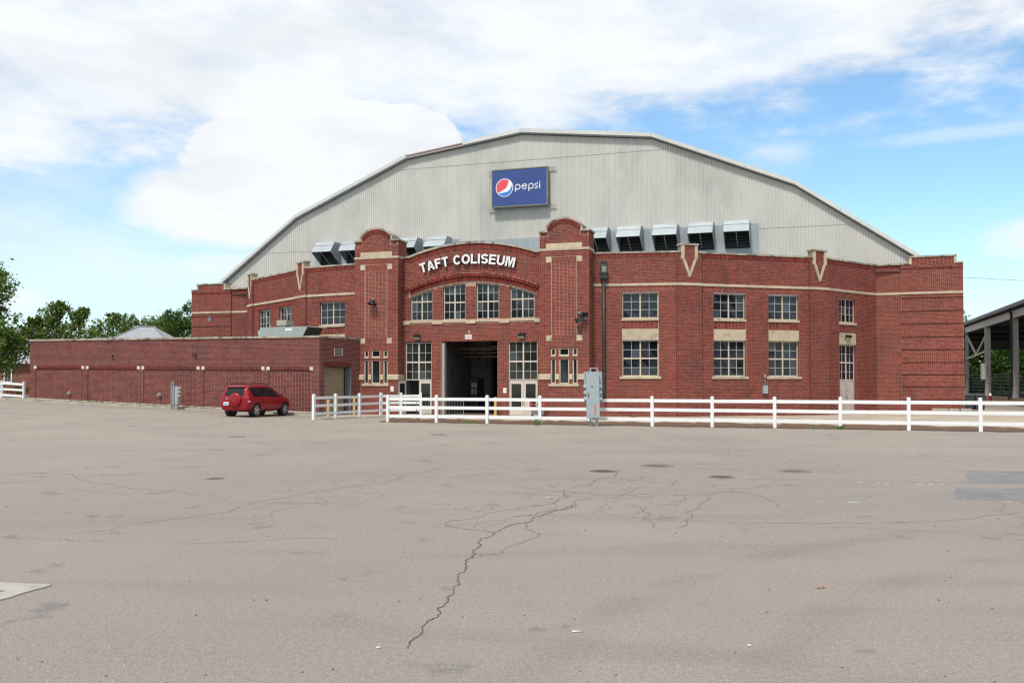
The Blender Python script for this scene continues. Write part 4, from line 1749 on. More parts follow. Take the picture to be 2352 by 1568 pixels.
def billboard():
    fr = Fr(W(-26, GV - 0.30), W(26, GV - 0.30))
    c = 26
    p = fr.p(c - 0.5, 14.28, 0)
    s = thing('billboard', 'dark blue rectangular sign with round red white and blue emblem high on the grey gable', 'sign', tuple(p))
    q = MB()
    fr.box(q, -2.50 + c, 1.50 + c, 14.34, 16.90, -0.12, 0.20)
    q.build('panel', pm('sign_blue', (0.030, 0.060, 0.22), 0.45, 0.06, 0.8), s)
    q = MB()
    for a, b, z0, z1 in ((-2.57, -2.50, 14.28, 16.97), (1.50, 1.57, 14.28, 16.97), (-2.50, 1.50, 16.90, 16.97), (-2.50, 1.50, 14.28, 14.34)):
        fr.box(q, a + c, b + c, z0, z1, -0.14, 0.225)
    q.build('frame', pm('sign_frame_green_grey', (0.20, 0.21, 0.16), 0.6, 0.15, 4), s)
    for z in (16.93, 14.25):
        q = MB()
        fr.box(q, -2.92 + c, 2.05 + c, z - 0.03, z + 0.03, -0.22, -0.145)
        q.build('bracket', GREYMET, s)
    cx, cz, r = -1.60 + c, 15.65, 0.645
    q = MB()
    fr.poly(q, arc_pts(cx, cz, r, 0, 354, 59), 0.2005, 0.206)
    em = q.build('emblem', WHITE, s)
    ri = r * 0.925
    # red cap: upper left of a rising curve
    a0, a1 = 217, 58
    P0 = (cx + ri * math.cos(R(a0)), cz + ri * math.sin(R(a0)))
    P1 = (cx + ri * math.cos(R(a1)), cz + ri * math.sin(R(a1)))
    red = arc_pts(cx, cz, ri, a1, a0, 30)
    for i in range(1, 13):
        f = i / 13
        x = P0[0] + (P1[0] - P0[0]) * f
        z = P0[1] + (P1[1] - P0[1]) * f
        k = -0.15 * math.sin(math.pi * f) + 0.03 * math.sin(2 * math.pi * f)
        red.append((x + 0.8 * -k, z + k))
    q = MB()
    fr.poly(q, red, 0.2062, 0.210)
    q.build('emblem_red', pm('emblem_red', (0.72, 0.07, 0.09), 0.5, 0.04, 2), em)
    b0, b1 = 222, 378
    Q0 = (cx + ri * math.cos(R(b0)), cz + ri * math.sin(R(b0)))
    Q1 = (cx + ri * math.cos(R(b1)), cz + ri * math.sin(R(b1)))
    blue = arc_pts(cx, cz, ri, b0, b1, 26)
    for i in range(1, 13):
        f = i / 13
        x = Q1[0] + (Q0[0] - Q1[0]) * f
        z = Q1[1] + (Q0[1] - Q1[1]) * f
        k = -0.20 * math.sin(math.pi * f) - 0.04 * math.sin(2 * math.pi * f)
        blue.append((x - 0.55 * k, z + k))
    q = MB()
    fr.poly(q, blue, 0.2062, 0.210)
    q.build('emblem_blue', pm('emblem_blue', (0.03, 0.18, 0.62), 0.5, 0.04, 2), em)
    # lettering: pepsi
    rr, w = 0.170, 0.068
    def let(strokes):
        q = MB()
        for st in strokes:
            stroke(q, fr, st, w, 0.2005, 0.207)
        q.build('letter', WHITE, s)
    for x in (0.985, 1.965):
        X = cx + x
        let([arc_pts(X, cz, rr, 0, 360, 24), [(X - rr, cz + 0.02), (X - rr, cz - 0.335)]])
    X = cx + 1.475
    let([arc_pts(X, cz, rr, 8, 325, 24), [(X - rr + 0.02, cz + 0.01), (X - 0.05, cz + 0.045), (X + 0.05, cz - 0.005), (X + rr, cz + 0.03)]])
    X = cx + 2.345
    let([arc_pts(X + 0.015, cz + 0.085, 0.085, 60, 260, 10) + arc_pts(X - 0.015, cz - 0.085, 0.085, 80, -110, 10) + [(X - 0.12, cz - 0.165)], [(X + 0.05, cz + 0.165), (X + 0.115, cz + 0.168)]])
    X = cx + 2.59
    let([[(X, cz + 0.16), (X, cz - 0.20)], [(X - 0.034, cz + 0.27), (X + 0.034, cz + 0.27)]])
    q = MB()
    q.tube([fr.p(1.62 + c, 14.75, -0.05), fr.p(1.62 + c, 14.5, -0.02), fr.p(1.75 + c, 14.28, -0.2)], 0.02, 6)
    q.build('cable', BLACK, s)


billboard()

# ------------------------------------------------------------------ fixtures on the arena


def wall_pack(fr, t, z, label):
    q = fr.p(t, z, 0)
    s = thing('wall_light', label, 'lamp', tuple(q), group='box lights on the arena wall')
    b = MB()
    fr.poly(b, [(t - 0.19, z + 0.02), (t + 0.19, z + 0.02), (t + 0.19, z + 0.33), (t - 0.19, z + 0.33)], 0.0, 0.05)
    P = [fr.p(t - 0.19, z + 0.15, 0.05), fr.p(t + 0.19, z + 0.15, 0.05), fr.p(t + 0.19, z + 0.14, 0.20), fr.p(t - 0.19, z + 0.14, 0.20),
         fr.p(t - 0.19, z + 0.33, 0.05), fr.p(t + 0.19, z + 0.33, 0.05), fr.p(t + 0.17, z + 0.30, 0.22), fr.p(t - 0.17, z + 0.30, 0.22)]
    b.hexa(P)
    b.build('housing', BLACK, s)
    g = MB()
    P = [fr.p(t - 0.17, z + 0.02, 0.05), fr.p(t + 0.17, z + 0.02, 0.05), fr.p(t + 0.17, z + 0.05, 0.14), fr.p(t - 0.17, z + 0.05, 0.14),
         fr.p(t - 0.17, z + 0.139, 0.05), fr.p(t + 0.17, z + 0.139, 0.05), fr.p(t + 0.17, z + 0.138, 0.19), fr.p(t - 0.17, z + 0.138, 0.19)]
    g.hexa(P)
    g.build('lens', pm('lamp_lens', (0.45, 0.42, 0.36), 0.3, 0.1, 5), s)


wall_pack(CW, -3.42 + CT, 4.43, 'black box light above the left entrance window')
wall_pack(CW, 3.12 + CT, 4.40, 'black box light above the right entrance window')
wall_pack(BC, 1.95, 4.42, 'black box light on the stone panel above the narrow pink side door')


def dish_lamp():
    fr = TL
    t, z = 1.42 - 0.10, 6.85
    s = thing('dish_lamp', 'black dish shaped lamp on a short arm on the left tower', 'lamp', tuple(fr.p(t, z, 0)))
    a = MB()
    a.tube([fr.p(t, z, 0), fr.p(t, z + 0.02, 0.12), fr.p(t + 0.0, z - 0.08, 0.22)], 0.05, 10)
    a.build('arm', GREYMET, s, smooth=True)
    ax = -V(0, 0, 1) + fr.n * 0.25 - fr.d * 0.1
    d = MB()
    d.lathe([(0.05, -0.02), (0.11, 0.04), (0.14, 0.10), (0.28, 0.24), (0.30, 0.27), (0.27, 0.265), (0.12, 0.13), (0.02, 0.12)], fr.p(t, z - 0.06, 0.22), ax, 24, caps=False)
    d.build('shade', BLACK, s, smooth=True)
    b = MB()
    b.lathe([(0.04, 0.12), (0.06, 0.20), (0.03, 0.25)], fr.p(t, z - 0.06, 0.22), ax, 12)
    b.build('bulb', pm('bulb_glass', (0.5, 0.48, 0.44), 0.3, 0.05, 5), s, smooth=True)


dish_lamp()


def round_lamp(fr, t, z, label, r=0.16, mat=None, name='wall_lamp', group=None):
    s = thing(name, label, 'lamp', tuple(fr.p(t, z, 0)), group=group)
    d = MB()
    d.lathe([(r * 0.35, 0.0), (r * 0.4, 0.06), (r, 0.14), (r * 1.02, 0.17), (r * 0.9, 0.165), (r * 0.3, 0.10)], fr.p(t, z, 0.0), fr.n - V(0, 0, 0.3), 20, caps=False)
    d.build('shade', mat or GREYMET, s, smooth=True)
    b = MB()
    b.lathe([(r * 0.28, 0.10), (r * 0.25, 0.16), (0.01, 0.18)], fr.p(t, z, 0.0), fr.n - V(0, 0, 0.3), 10)
    b.build('bulb', WHITE, s, smooth=True)


round_lamp(LPV, 1.70, 6.89, 'small round grey lamp on the far left corner block of the arena', 0.20)


def horn(fr, t, z, aim, label):
    s = thing('horn_loudspeaker', label, 'loudspeaker', tuple(fr.p(t, z, 0)), group='horn loudspeakers on the right tower')
    o = fr.p(t, z, 0.12)
    m = MB()
    m.tube([fr.p(t, z, 0), o], 0.03, 8)
    m.build('bracket', GREYMET, s)
    aim = V(*aim)
    aim /= np.linalg.norm(aim)
    sd = np.cross(aim, V(0, 0, 1))
    sd /= np.linalg.norm(sd)
    up = np.cross(sd, aim)
    h = MB()
    def rect(d, w, hh):
        return [o + aim * d + sd * i * w + up * j * hh for i, j in ((-1, -1), (1, -1), (1, 1), (-1, 1))]
    h.hexa(rect(0.0, 0.05, 0.05) + rect(0.22, 0.07, 0.07))
    A, B = rect(0.22, 0.07, 0.07), rect(0.46, 0.20, 0.13)
    h.add(A + B, [(0, 1, 5, 4), (1, 2, 6, 5), (2, 3, 7, 6), (3, 0, 4, 7)])
    A, B = rect(0.20, 0.05, 0.05), rect(0.455, 0.18, 0.11)
    h.add(A + B, [(0, 4, 5, 1), (1, 5, 6, 2), (2, 6, 7, 3), (3, 7, 4, 0), (0, 1, 2, 3)])
    h.build('horn', pm('speaker_grey', (0.055, 0.06, 0.065), 0.55, 0.15, 5), s)
    d = MB()
    d.lathe([(0.07, -0.14), (0.075, -0.05), (0.05, 0.02)], o, aim, 14)
    d.build('driver', GREYMET, s, smooth=True)


horn(TR, 2.38, 5.72, TR.d * 0.85 + TR.n * 0.7 - V(0, 0, 0.30), 'upper grey horn loudspeaker on the right tower')
horn(TR, 2.58, 5.42, -TR.d * 0.9 + TR.n * 0.6 - V(0, 0, 0.35), 'lower grey horn loudspeaker on the right tower pointing left')


def downpipe(fr, t, zb, label, niche):
    s = thing('downpipe', label, 'downpipe', tuple(fr.p(t, 0, 0)))
    p = MB()
    p.tube([fr.p(t, 7.62, 0.13), fr.p(t, 4.2, 0.13), fr.p(t, zb + 0.35, 0.13), fr.p(t + 0.02, zb, 0.20)], 0.085, 10)
    p.build('pipe', IRON, s, smooth=True)
    h = MB()
    for z0, z1, w, d in ((7.60, 7.72, 0.12, 0.22), (7.72, 7.98, 0.20, 0.30), (7.98, 8.08, 0.24, 0.34)):
        fr.box(h, t - w, t + w, z0, z1, 0.0, d)
    h.build('leader_head', IRON, s)
    for z in (6.0, 4.2, 2.6):
        b = MB()
        fr.box(b, t - 0.13, t + 0.13, z, z + 0.06, 0.0, 0.05)
        b.build('strap', IRON, s)
    if niche:
        n = MB()
        fr.box(n, t - 0.20, t - 0.15, 8.05, 8.62, -0.02, 0.04)
        fr.box(n, t + 0.15, t + 0.20, 8.05, 8.62, -0.02, 0.04)
        fr.poly(n, [(t - 0.20, 8.62), (t + 0.20, 8.62), (t + 0.12, 8.72), (t - 0.12, 8.72)], -0.02, 0.04)
        n.build('scupper_frame', IRON, s)
        g = MB()
        for i in range(2):
            for j in range(3):
                fr.box(g, t - 0.145 + i * 0.15, t - 0.005 + i * 0.15, 8.06 + j * 0.19, 8.235 + j * 0.19, -0.10, -0.08)
        g.build('scupper_panel', pm('scupper_pale', (0.34, 0.32, 0.27), 0.7, 0.2, 6), s)
        bk = MB()
        fr.box(bk, t - 0.2, t + 0.2, 8.0, 8.7, -0.25, -0.15)
        bk.build('scupper_back', DARK, s)


downpipe(BA, 0.61, 1.0, 'dark green downpipe with leader head right of the right tower', True)
downpipe(LA, LA.L - 0.16, 4.6, 'dark green downpipe with leader head left of the left tower', False)


def meter_box():
    fr = BB
    s = thing('meter_box', 'small grey electric box with conduit on the brick between the right wing windows', 'box', tuple(fr.p(3.92, 1.3, 0)))
    b = MB()
    fr.box(b, 3.78, 4.06, 1.26, 1.72, 0.0, 0.14)
    b.build('body', CABINET, s)
    d = MB()
    fr.box(d, 3.80, 4.04, 1.28, 1.70, 0.14, 0.15)
    d.build('cover', CABINET, s)
    c = MB()
    c.tube([fr.p(3.92, 1.72, 0.05), fr.p(3.92, 2.20, 0.05)], 0.02, 8)
    fr.box(c, 3.86, 3.98, 2.18, 2.36, 0.0, 0.09)
    c.build('conduit', GREYMET, s)


meter_box()


def notice(fr, t, z, label):
    b = MB()
    fr.box(b, t - 0.10, t + 0.10, z - 0.15, z + 0.15, 0.002, 0.012)
    q = fr.p(t, z - 0.15, 0)
    s = thing('notice_sheet', label, 'notice', tuple(q))
    b.build('sheet', WHITE, s)
    c = MB()
    for k in range(4):
        fr.box(c, t - 0.07, t + 0.07 - 0.03 * (k % 2), z + 0.08 - k * 0.055, z + 0.092 - k * 0.055, 0.012, 0.0125)
    c.build('print', pm('grey_print', (0.5, 0.5, 0.5), 0.8, 0.05, 5), s)


notice(CW, 2.08 + CT, 1.44, 'white notice sheet on the brick pier beside the goods door')
notice(TL, 1.42 + 1.07, 1.52, 'white notice sheet on the left tower beside the open door')

# ------------------------------------------------------------------ low annex on the left
AC, AE = (-10.93, 51.76), (-32.70, 62.00)
AF = Fr(AE, AC)
AF.sh = 0.0
AS = Fr(AC, (-9.10, 54.78))
AFL = AF.L
ANX = thing('brick_annex', 'low dark red brick annex with flat roof and blind brick panels left of the arena', 'annex', (AE[0], AE[1], 0.55))


def annex():
    fr = AF
    # the coping falls very slightly towards the arena
    def shz(t):
        return 0.25 * (1 - t / AFL)
    fr.sh = -0.25 / AFL
    fr.o = fr.o + V(0, 0, 0.25)
    back, br, jm = MB(), MB(), MB()
    tt = lambda s_: AFL - s_
    pans = [(23.52, 18.95), (18.54, 13.98), (13.60, 9.01), (8.62, 4.02), (3.63, 0.53)]
    sk = []
    zb0, zb1 = 2.58, 2.76
    for a, b in pans:
        sk.append((tt(a) - 0.12, tt(b) + 0.12, zb0, zb1))
    cut_z = -0.25
    op = [(tt(a), tt(b), cut_z - 1, zb0) for a, b in pans]
    brickwork(fr, 0, AFL, cut_z, 4.44, op, sk, mb=br, back=back, course=0.0735, blen=0.215, jt=0.0185)
    for a, b in pans:
        brickwork(fr, tt(a), tt(b), cut_z, zb0, bond='stack', mb=br, back=back, off=-0.05, course=0.0735, blen=0.215, jt=0.0185)
        for t in (tt(a), tt(b)):
            jm.quad(fr.p(t, cut_z, -0.009), fr.p(t, zb0, -0.009), fr.p(t, zb0, -0.07), fr.p(t, cut_z, -0.07))
        jm.quad(fr.p(tt(a), zb0, 0), fr.p(tt(b), zb0, 0), fr.p(tt(b), zb0, -0.07), fr.p(tt(a), zb0, -0.07))
        soldiers(fr, br, tt(a) + 0.12, tt(b) - 0.12, zb0, zb1 + 0.005, -0.02, 0.006, pitch=0.078)
    jm.quad(fr.p(0, 4.44, 0), fr.p(AFL, 4.44, 0), fr.p(AFL, 4.44, -0.4), fr.p(0, 4.44, -0.4))
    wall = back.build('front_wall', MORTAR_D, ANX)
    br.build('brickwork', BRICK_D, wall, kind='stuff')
    jm.build('jamb', pm('annex_reveal', (0.15, 0.035, 0.035), 0.9, 0.2, 6), wall)
    for a, b in pans:
        for t in (tt(a), tt(b)):
            q = MB()
            fr.box(q, t - 0.115, t + 0.115, zb0 + 0.005, zb1 + 0.02, -0.05, 0.015)
            q.build('corner_block', CASTS, wall)
    stones(fr, wall, 'coping_stone', COPE, -0.05, AFL + 0.06, 4.442, 4.56, -0.35, 0.06, 1.35)
    # pale water-table strip just above the kerb, stepping down with the lot
    fr.sh, fr.o = 0.0, V(AE[0], AE[1], 0)
    n = 18
    for i in range(n):
        t0, t1 = AFL * i / n, AFL * (i + 1) / n - 0.006
        p0, p1 = fr.p(t0, 0, 0), fr.p(t1, 0, 0)
        z0, z1 = gz(p0[0], p0[1]), gz(p1[0], p1[1])
        q = MB()
        q.hexa([fr.p(t0, z0 + 0.16, -0.04), fr.p(t1, z1 + 0.16, -0.04), fr.p(t1, z1 + 0.16, 0.02), fr.p(t0, z0 + 0.16, 0.02),
                fr.p(t0, z0 + 0.215, -0.04), fr.p(t1, z1 + 0.215, -0.04), fr.p(t1, z1 + 0.215, 0.012), fr.p(t0, z0 + 0.215, 0.012)])
        q.build('base_strip', CASTS, wall)
    # side wall with the roller door
    fs = AS
    b2, r2, j2 = MB(), MB(), MB()
    brickwork(fs, 0, fs.L, -0.1, 4.44, [(0.48, 2.72, -0.2, 2.80)], [(0.36, 2.80, 2.80, 3.06)], mb=r2, back=b2, course=0.0735, blen=0.215, jt=0.0185)
    soldiers(fs, r2, 0.36, 2.80, 2.80, 3.06, -0.02, 0.006, rows=1, pitch=0.078)
    reveal(fs, j2, 0.48, 2.72, -0.05, 2.80, 0.5)
    w2 = b2.build('side_wall', MORTAR_D, ANX)
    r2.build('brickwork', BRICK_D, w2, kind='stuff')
    j2.build('jamb', pm('steel_jamb', (0.16, 0.175, 0.19), 0.5, 0.25, 2.5, dirt=((0.45, 0.45, 0.44), 3.0, 0.63, 0.72)), w2)
    stones(fs, w2, 'coping_stone', COPE, 0.0, fs.L, 4.442, 4.555, -0.35, 0.06, 0.9)
    dm = pm('roller_door_tan', (0.34, 0.25, 0.16), 0.55, 0.1, 2)
    d = MB()
    fs.box(d, 0.50, 2.70, -0.02, 2.8, -0.52, -0.46)
    dr = d.build('roller_door', DARK, ANX)
    for k in range(36):
        s_ = MB()
        z = 0.02 + k * 0.0765
        fs.box(s_, 0.53, 2.56, z, z + 0.066, -0.46, -0.43)
        s_.build('slat', dm, dr)
    g = MB()
    fs.box(g, 0.475, 0.505, 0, 2.8, -0.45, -0.009)
    g.build('steel_edge', GREYMET, dr)
    v = MB()
    for k in range(5):
        z = 3.48 + k * 0.088
        P = [fs.p(1.28, z, -0.03), fs.p(1.90, z, -0.03), fs.p(1.90, z, 0.02), fs.p(1.28, z, 0.02), fs.p(1.28, z + 0.04, -0.03), fs.p(1.90, z + 0.04, -0.03), fs.p(1.90, z + 0.015, 0.02), fs.p(1.28, z + 0.015, 0.02)]
        v.hexa(P)
    fs.box(v, 1.25, 1.28, 3.44, 3.90, -0.02, 0.03)
    fs.box(v, 1.90, 1.93, 3.44, 3.90, -0.02, 0.03)
    v.build('vent_grille', FRAME_W, ANX)
    vb = MB()
    fs.box(vb, 1.28, 1.90, 3.46, 3.88, 0.002, 0.006)
    vb.build('vent_back', DARK, ANX)
    # left flank, back and roof
    rv = MB()
    bx, by = V(AE[0], AE[1], 0), V(AC[0], AC[1], 0)
    nb = -AF.n
    bl = bx + nb * 9
    b_r = V(-9.10, 54.78, 0)
    rv.quad(bx + V(0, 0, 0), bl, bl + V(0, 0, 4.6), bx + V(0, 0, 4.6))
    rv.build('flank_wall', REVEAL, ANX)
    rf = MB()
    far = V(*W(-10.8, 50.9), 0)
    rf.add([tuple(p + V(0, 0, 4.40)) for p in (bx, by, b_r, far, V(*W(-18, 55.2), 0), bl)], [(0, 1, 2, 3, 4, 5)])
    rf.build('flat_roof', pm('annex_roof_felt', (0.22, 0.22, 0.21), 0.9, 0.1, 1), ANX)


annex()
round_lamp(AF, AFL - 16.19, 3.62, 'left small black dome lamp on the annex wall', 0.10, BLACK, group='dome lamps on the annex')
round_lamp(AF, AFL - 9.22, 3.62, 'right small black dome lamp on the annex wall', 0.10, BLACK, group='dome lamps on the annex')


def hose_bib(t, z, label):
    fr = AF
    s = thing('pipe_outlet', label, 'pipe outlet', tuple(fr.p(t, z, 0)), group='pipe outlets low on the annex')
    b = MB()
    fr.box(b, t - 0.10, t + 0.10, z - 0.02, z + 0.16, -0.05, 0.06)
    b.build('plate', CABINET, s)
    c = MB()
    c.tube([fr.p(t, z + 0.06, 0.05), fr.p(t, z + 0.05, 0.16), fr.p(t, z - 0.06, 0.20)], 0.05, 10)
    c.build('spout', GREYMET, s, smooth=True)


hose_bib(AFL - 20.16, 1.15, 'dark pipe outlet on the first annex panel from the left')
hose_bib(AFL - 12.14, 1.08, 'grey pipe outlet on the annex beside the left electric cabinet')


def rooftop_unit():
    # stands behind the parapet, near the right end of the annex roof
    base = AF.p(AFL - 2.9, 0, -2.6)
    fr = Fr((AF.p(AFL - 6.15, 0, -2.2))[:2], (AF.p(AFL - 0.0, 0, -2.2))[:2])
    s = thing('rooftop_air_unit', 'grey rooftop air conditioning unit with slanted hood on the annex roof', 'air unit', tuple(fr.p(1.5, 4.4, 0)))
    m = pm('unit_grey_green', (0.31, 0.35, 0.335), 0.5, 0.08, 2)
    xs_ = [0.0, 0.72, 1.50, 1.78, 2.60]
    for a, b in zip(xs_[:-1], xs_[1:]):
        q = MB()
        fr.box(q, a + 0.004, b - 0.004, 4.45, 5.28, -1.5, 0)
        q.build('casing_panel', m, s)
    h = MB()
    pts = [(2.604, 4.45), (3.12, 4.45), (3.62, 5.26), (2.604, 5.28)]
    fr.poly(h, pts, -1.5, 0)
    h.build('hood', m, s)
    f = MB()
    P = [fr.p(3.14, 4.47, -1.49), fr.p(3.14, 4.47, -0.02), fr.p(3.64, 5.255, -0.02), fr.p(3.64, 5.255, -1.49)]
    f.prism(P, fr.d * 0.03)
    f.build('intake_mesh', METAL_D, s)
    hp = MB()
    P = [fr.p(3.60, 5.265, -1.52), fr.p(3.60, 5.265, 0.02), fr.p(4.0, 5.20, 0.02), fr.p(4.0, 5.20, -1.52)]
    hp.prism(P, V(0, 0, 0.02))
    hp.build('rain_flap', m, s)
    st = MB()
    fr.box(st, 1.10, 1.62, 5.28, 5.40, -0.9, -0.4)
    fr.box(st, 1.04, 1.80, 5.40, 5.72, -1.0, -0.3)
    st.build('exhaust_cowl', pm('cowl_beige', (0.34, 0.33, 0.28), 0.6, 0.1, 4), s)
    lb = MB()
    fr.box(lb, 1.95, 2.45, 5.04, 5.18, 0.0, 0.004)
    lb.build('sticker', WHITE, s)
    c = MB()
    fr.box(c, -0.14, -0.01, 4.55, 5.12, -0.2, -0.02)
    c.build('switch_box', pm('switch_blue_grey', (0.36, 0.46, 0.52), 0.5, 0.05, 4), s)
    v = MB()
    v.tube([fr.p(0.3, 5.28, -0.6), fr.p(0.3, 5.52, -0.6)], 0.05, 10)
    v.build('flue', GREYMET, s)


rooftop_unit()

# ------------------------------------------------------------------ white rail fences
POST_ME = None


def rail_fence(pts, label, h=1.29, cap=True, ends=(True, True), group='white rail fences'):
    global POST_ME
    x0, y0 = pts[0]
    s = thing('rail_fence', label, 'fence', (x0, y0, gz(x0, y0)), group=group)
    if POST_ME is None:
        q = MB()
        q.box(-0.066, 0.066, -0.066, 0.066, -0.1, 1.27)
        POST_ME = mesh_only(q, 'post', VINYL)
        q = MB()
        q.box(-0.074, 0.074, -0.074, 0.074, 1.27, 1.285)
        q.add([(-0.074, -0.074, 1.285), (0.074, -0.074, 1.285), (0.074, 0.074, 1.285), (-0.074, 0.074, 1.285), (0, 0, 1.315)], [(0, 1, 4), (1, 2, 4), (2, 3, 4), (3, 0, 4)])
        POST_ME_CAP.append(mesh_only(q, 'post_cap', VINYL))
    for i, (x, y) in enumerate(pts):
        a = pts[max(0, i - 1)]
        b = pts[min(len(pts) - 1, i + 1)]
        rz = math.atan2(b[1] - a[1], b[0] - a[0]) + random.uniform(-0.02, 0.02)
        tilt = random.uniform(-0.008, 0.008)
        m = Matrix.Translation((x, y, gz(x, y))) @ Matrix.Rotation(rz, 4, 'Z') @ Matrix.Rotation(tilt, 4, 'Y')
        p = inst('post', POST_ME, s, m)
        ORG[p.name] = (0, 0, 0)
        c = bpy.data.objects.new('post_cap', POST_ME_CAP[0])
        SC.collection.objects.link(c)
        c.parent = p
    for (xa, ya), (xb, yb) in zip(pts[:-1], pts[1:]):
        L = math.hypot(xb - xa, yb - ya)
        ux, uy = (xb - xa) / L * 0.068, (yb - ya) / L * 0.068
        for z in (0.30, 0.71, 1.11):
            q = MB()
            q.bar((xa + ux, ya + uy, gz(xa, ya) + z + random.uniform(-.008, .008)), (xb - ux, yb - uy, gz(xb, yb) + z + random.uniform(-.008, .008)), 0.040, 0.142)
            q.build('rail', VINYL, s)
    return s


POST_ME_CAP = []
main_pts = [(-5.97 + 2.413 * i, 44.0 - 0.852 * i) for i in range(13)]
rail_fence(main_pts, 'long white three rail fence running across the lot in front of the arena')
left_pts = [(-10.10, 46.6), (-9.32, 48.35), (-8.40, 50.4), (-7.55, 52.7), (-6.50, 53.45), (-5.35, 53.6)]
rail_fence(left_pts, 'short white rail fence beside the annex roller door, curving to the entrance')
far_pts = [(-33.4, 62.6), (-35.8, 64.2), (-38.2, 65.8), (-40.6, 67.4)]
rail_fence(far_pts, 'white rail fence on the lawn edge at the far left of the annex')


# ------------------------------------------------------------------ electric cabinets
def cabinet_front():
    x, y = 3.53, 39.75
    s = thing('electric_cabinet', 'tall grey electric cabinet numbered 85 with orange stripe standing at the white fence', 'cabinet', (x, y, 0))
    lean = 0.022
    def tr(p):
        px_, py_, pz_ = p
        return (px_ - lean * (pz_ - 0.3), py_, pz_)
    def add(name, boxes, mat):
        q = MB()
        for b in boxes:
            n0 = len(q.v)
            q.box(*b)
            q.v[n0:] = [tr(p) for p in q.v[n0:]]
        q.v = [(a + x, b_ + y, c_) for a, b_, c_ in q.v]
        return q.build(name, mat, s)
    body = add('body', [(-0.28, 0.28, -0.16, 0.14, 0.35, 2.36)], CABINET)
    add('door', [(-0.265, 0.265, -0.175, -0.161, 0.37, 2.34)], CABINET)
    add('back_plate', [(-0.36, 0.44, 0.145, 0.17, 1.03, 2.37)], CABINET)
    add('handle', [(-0.225, -0.195, -0.20, -0.176, 1.26, 1.44)], BLACK)
    add('orange_stripe', [(0.045, 0.105, -0.179, -0.1755, 0.50, 0.94)], pm('orange_tape', (0.75, 0.12, 0.02), 0.5, 0.05, 4))
    add('lifting_frame', [(-0.10, -0.05, 0.0, 0.06, 2.36, 2.50), (0.20, 0.25, 0.0, 0.06, 2.36, 2.50), (-0.10, 0.25, 0.0, 0.06, 2.50, 2.54)], CABINET)
    for sx in (-1, 1):
        for k in range(3):
            z = 1.74 - 0.27 * k
            q = MB()
            a = 0.28 * sx
            P = [(a, -0.10, z - 0.08), (a, 0.10, z - 0.08), (a, 0.10, z + 0.09), (a, -0.10, z + 0.09),
                 (a + sx * 0.13, -0.07, z - 0.02), (a + sx * 0.13, 0.07, z - 0.02), (a + sx * 0.10, 0.07, z + 0.045), (a + sx * 0.10, -0.07, z + 0.045)]
            q.hexa([(tr(p)[0] + x, p[1] + y, p[2]) for p in P])
            q.build('socket_cover', pm('socket_grey', (0.42, 0.44, 0.45), 0.5, 0.08, 5), s)
    add('leg', [(-0.15, -0.09, -0.03, 0.03, -0.05, 0.36)], GREYMET)
    add('leg', [(0.14, 0.20, -0.03, 0.03, -0.05, 0.36)], GREYMET)
    q = MB()
    q.tube([(x + 0.03, y - 0.08, -0.05), (x + 0.03, y - 0.08, 0.36)], 0.055, 12)
    q.build('conduit', GREYMET, s, smooth=True)
    me = text_mesh('85', 0.085, 0.003, 0.002)
    me.materials.clear()
    me.materials.append(BLACK)
    inst('cabinet_number', me, s, Matrix.Translation((x - 0.075 - lean * 1.4, y - 0.178, 1.69)) @ Matrix.Rotation(R(90), 4, 'X'))


cabinet_front()


def cabinet_left():
    x, y = -20.35, 55.1
    z0 = gz(x, y)
    s = thing('electric_cabinet', 'grey electric cabinet with rusty side and two strut posts in front of the annex wall', 'cabinet', (x, y, z0))
    rz = AF.rot
    ca, sa = math.cos(rz), math.sin(rz)
    def bx(name, b, mat):
        q = MB()
        q.box(*b)
        q.v = [(x + p[0] * ca - p[1] * sa, y + p[0] * sa + p[1] * ca, z0 + p[2]) for p in q.v]
        return q.build(name, mat, s)
    bx('body', (-0.24, 0.20, 0.0, 0.26, 0.32, 1.40), pm('pale_cabinet', (0.44, 0.46, 0.49), 0.5, 0.06, 3))
    bx('rusty_side', (0.202, 0.27, 0.03, 0.26, 0.32, 1.40), pm('rusty_cabinet', (0.36, 0.35, 0.33), 0.7, 0.1, 2, dirt=((0.30, 0.15, 0.06), 1.3, 0.50, 0.66)))
    for a in (-0.20, 0.0):
        bx('strut_post', (a, a + 0.07, -0.08, -0.01, -0.1, 1.62), GREYMET)
    bx('strut_head', (-0.20, 0.07, -0.08, -0.01, 1.62, 1.67), GREYMET)
    bx('leg', (0.15, 0.22, 0.05, 0.12, -0.1, 0.32), GREYMET)
    for sx, a in ((-1, -0.24), (1, 0.27)):
        for k in range(3):
            z = 1.28 - 0.22 * k
            q = MB()
            P = [(a, 0.05, z - 0.07), (a, 0.22, z - 0.07), (a, 0.22, z + 0.08), (a, 0.05, z + 0.08),
                 (a + sx * 0.09, 0.08, z - 0.02), (a + sx * 0.09, 0.18, z - 0.02), (a + sx * 0.07, 0.18, z + 0.04), (a + sx * 0.07, 0.08, z + 0.04)]
            q.hexa([(x + p[0] * ca - p[1] * sa, y + p[0] * sa + p[1] * ca, z0 + p[2]) for p in P])
            q.build('socket_cover', pm('socket_grey', (0.42, 0.44, 0.45), 0.5, 0.08, 5), s)


cabinet_left()


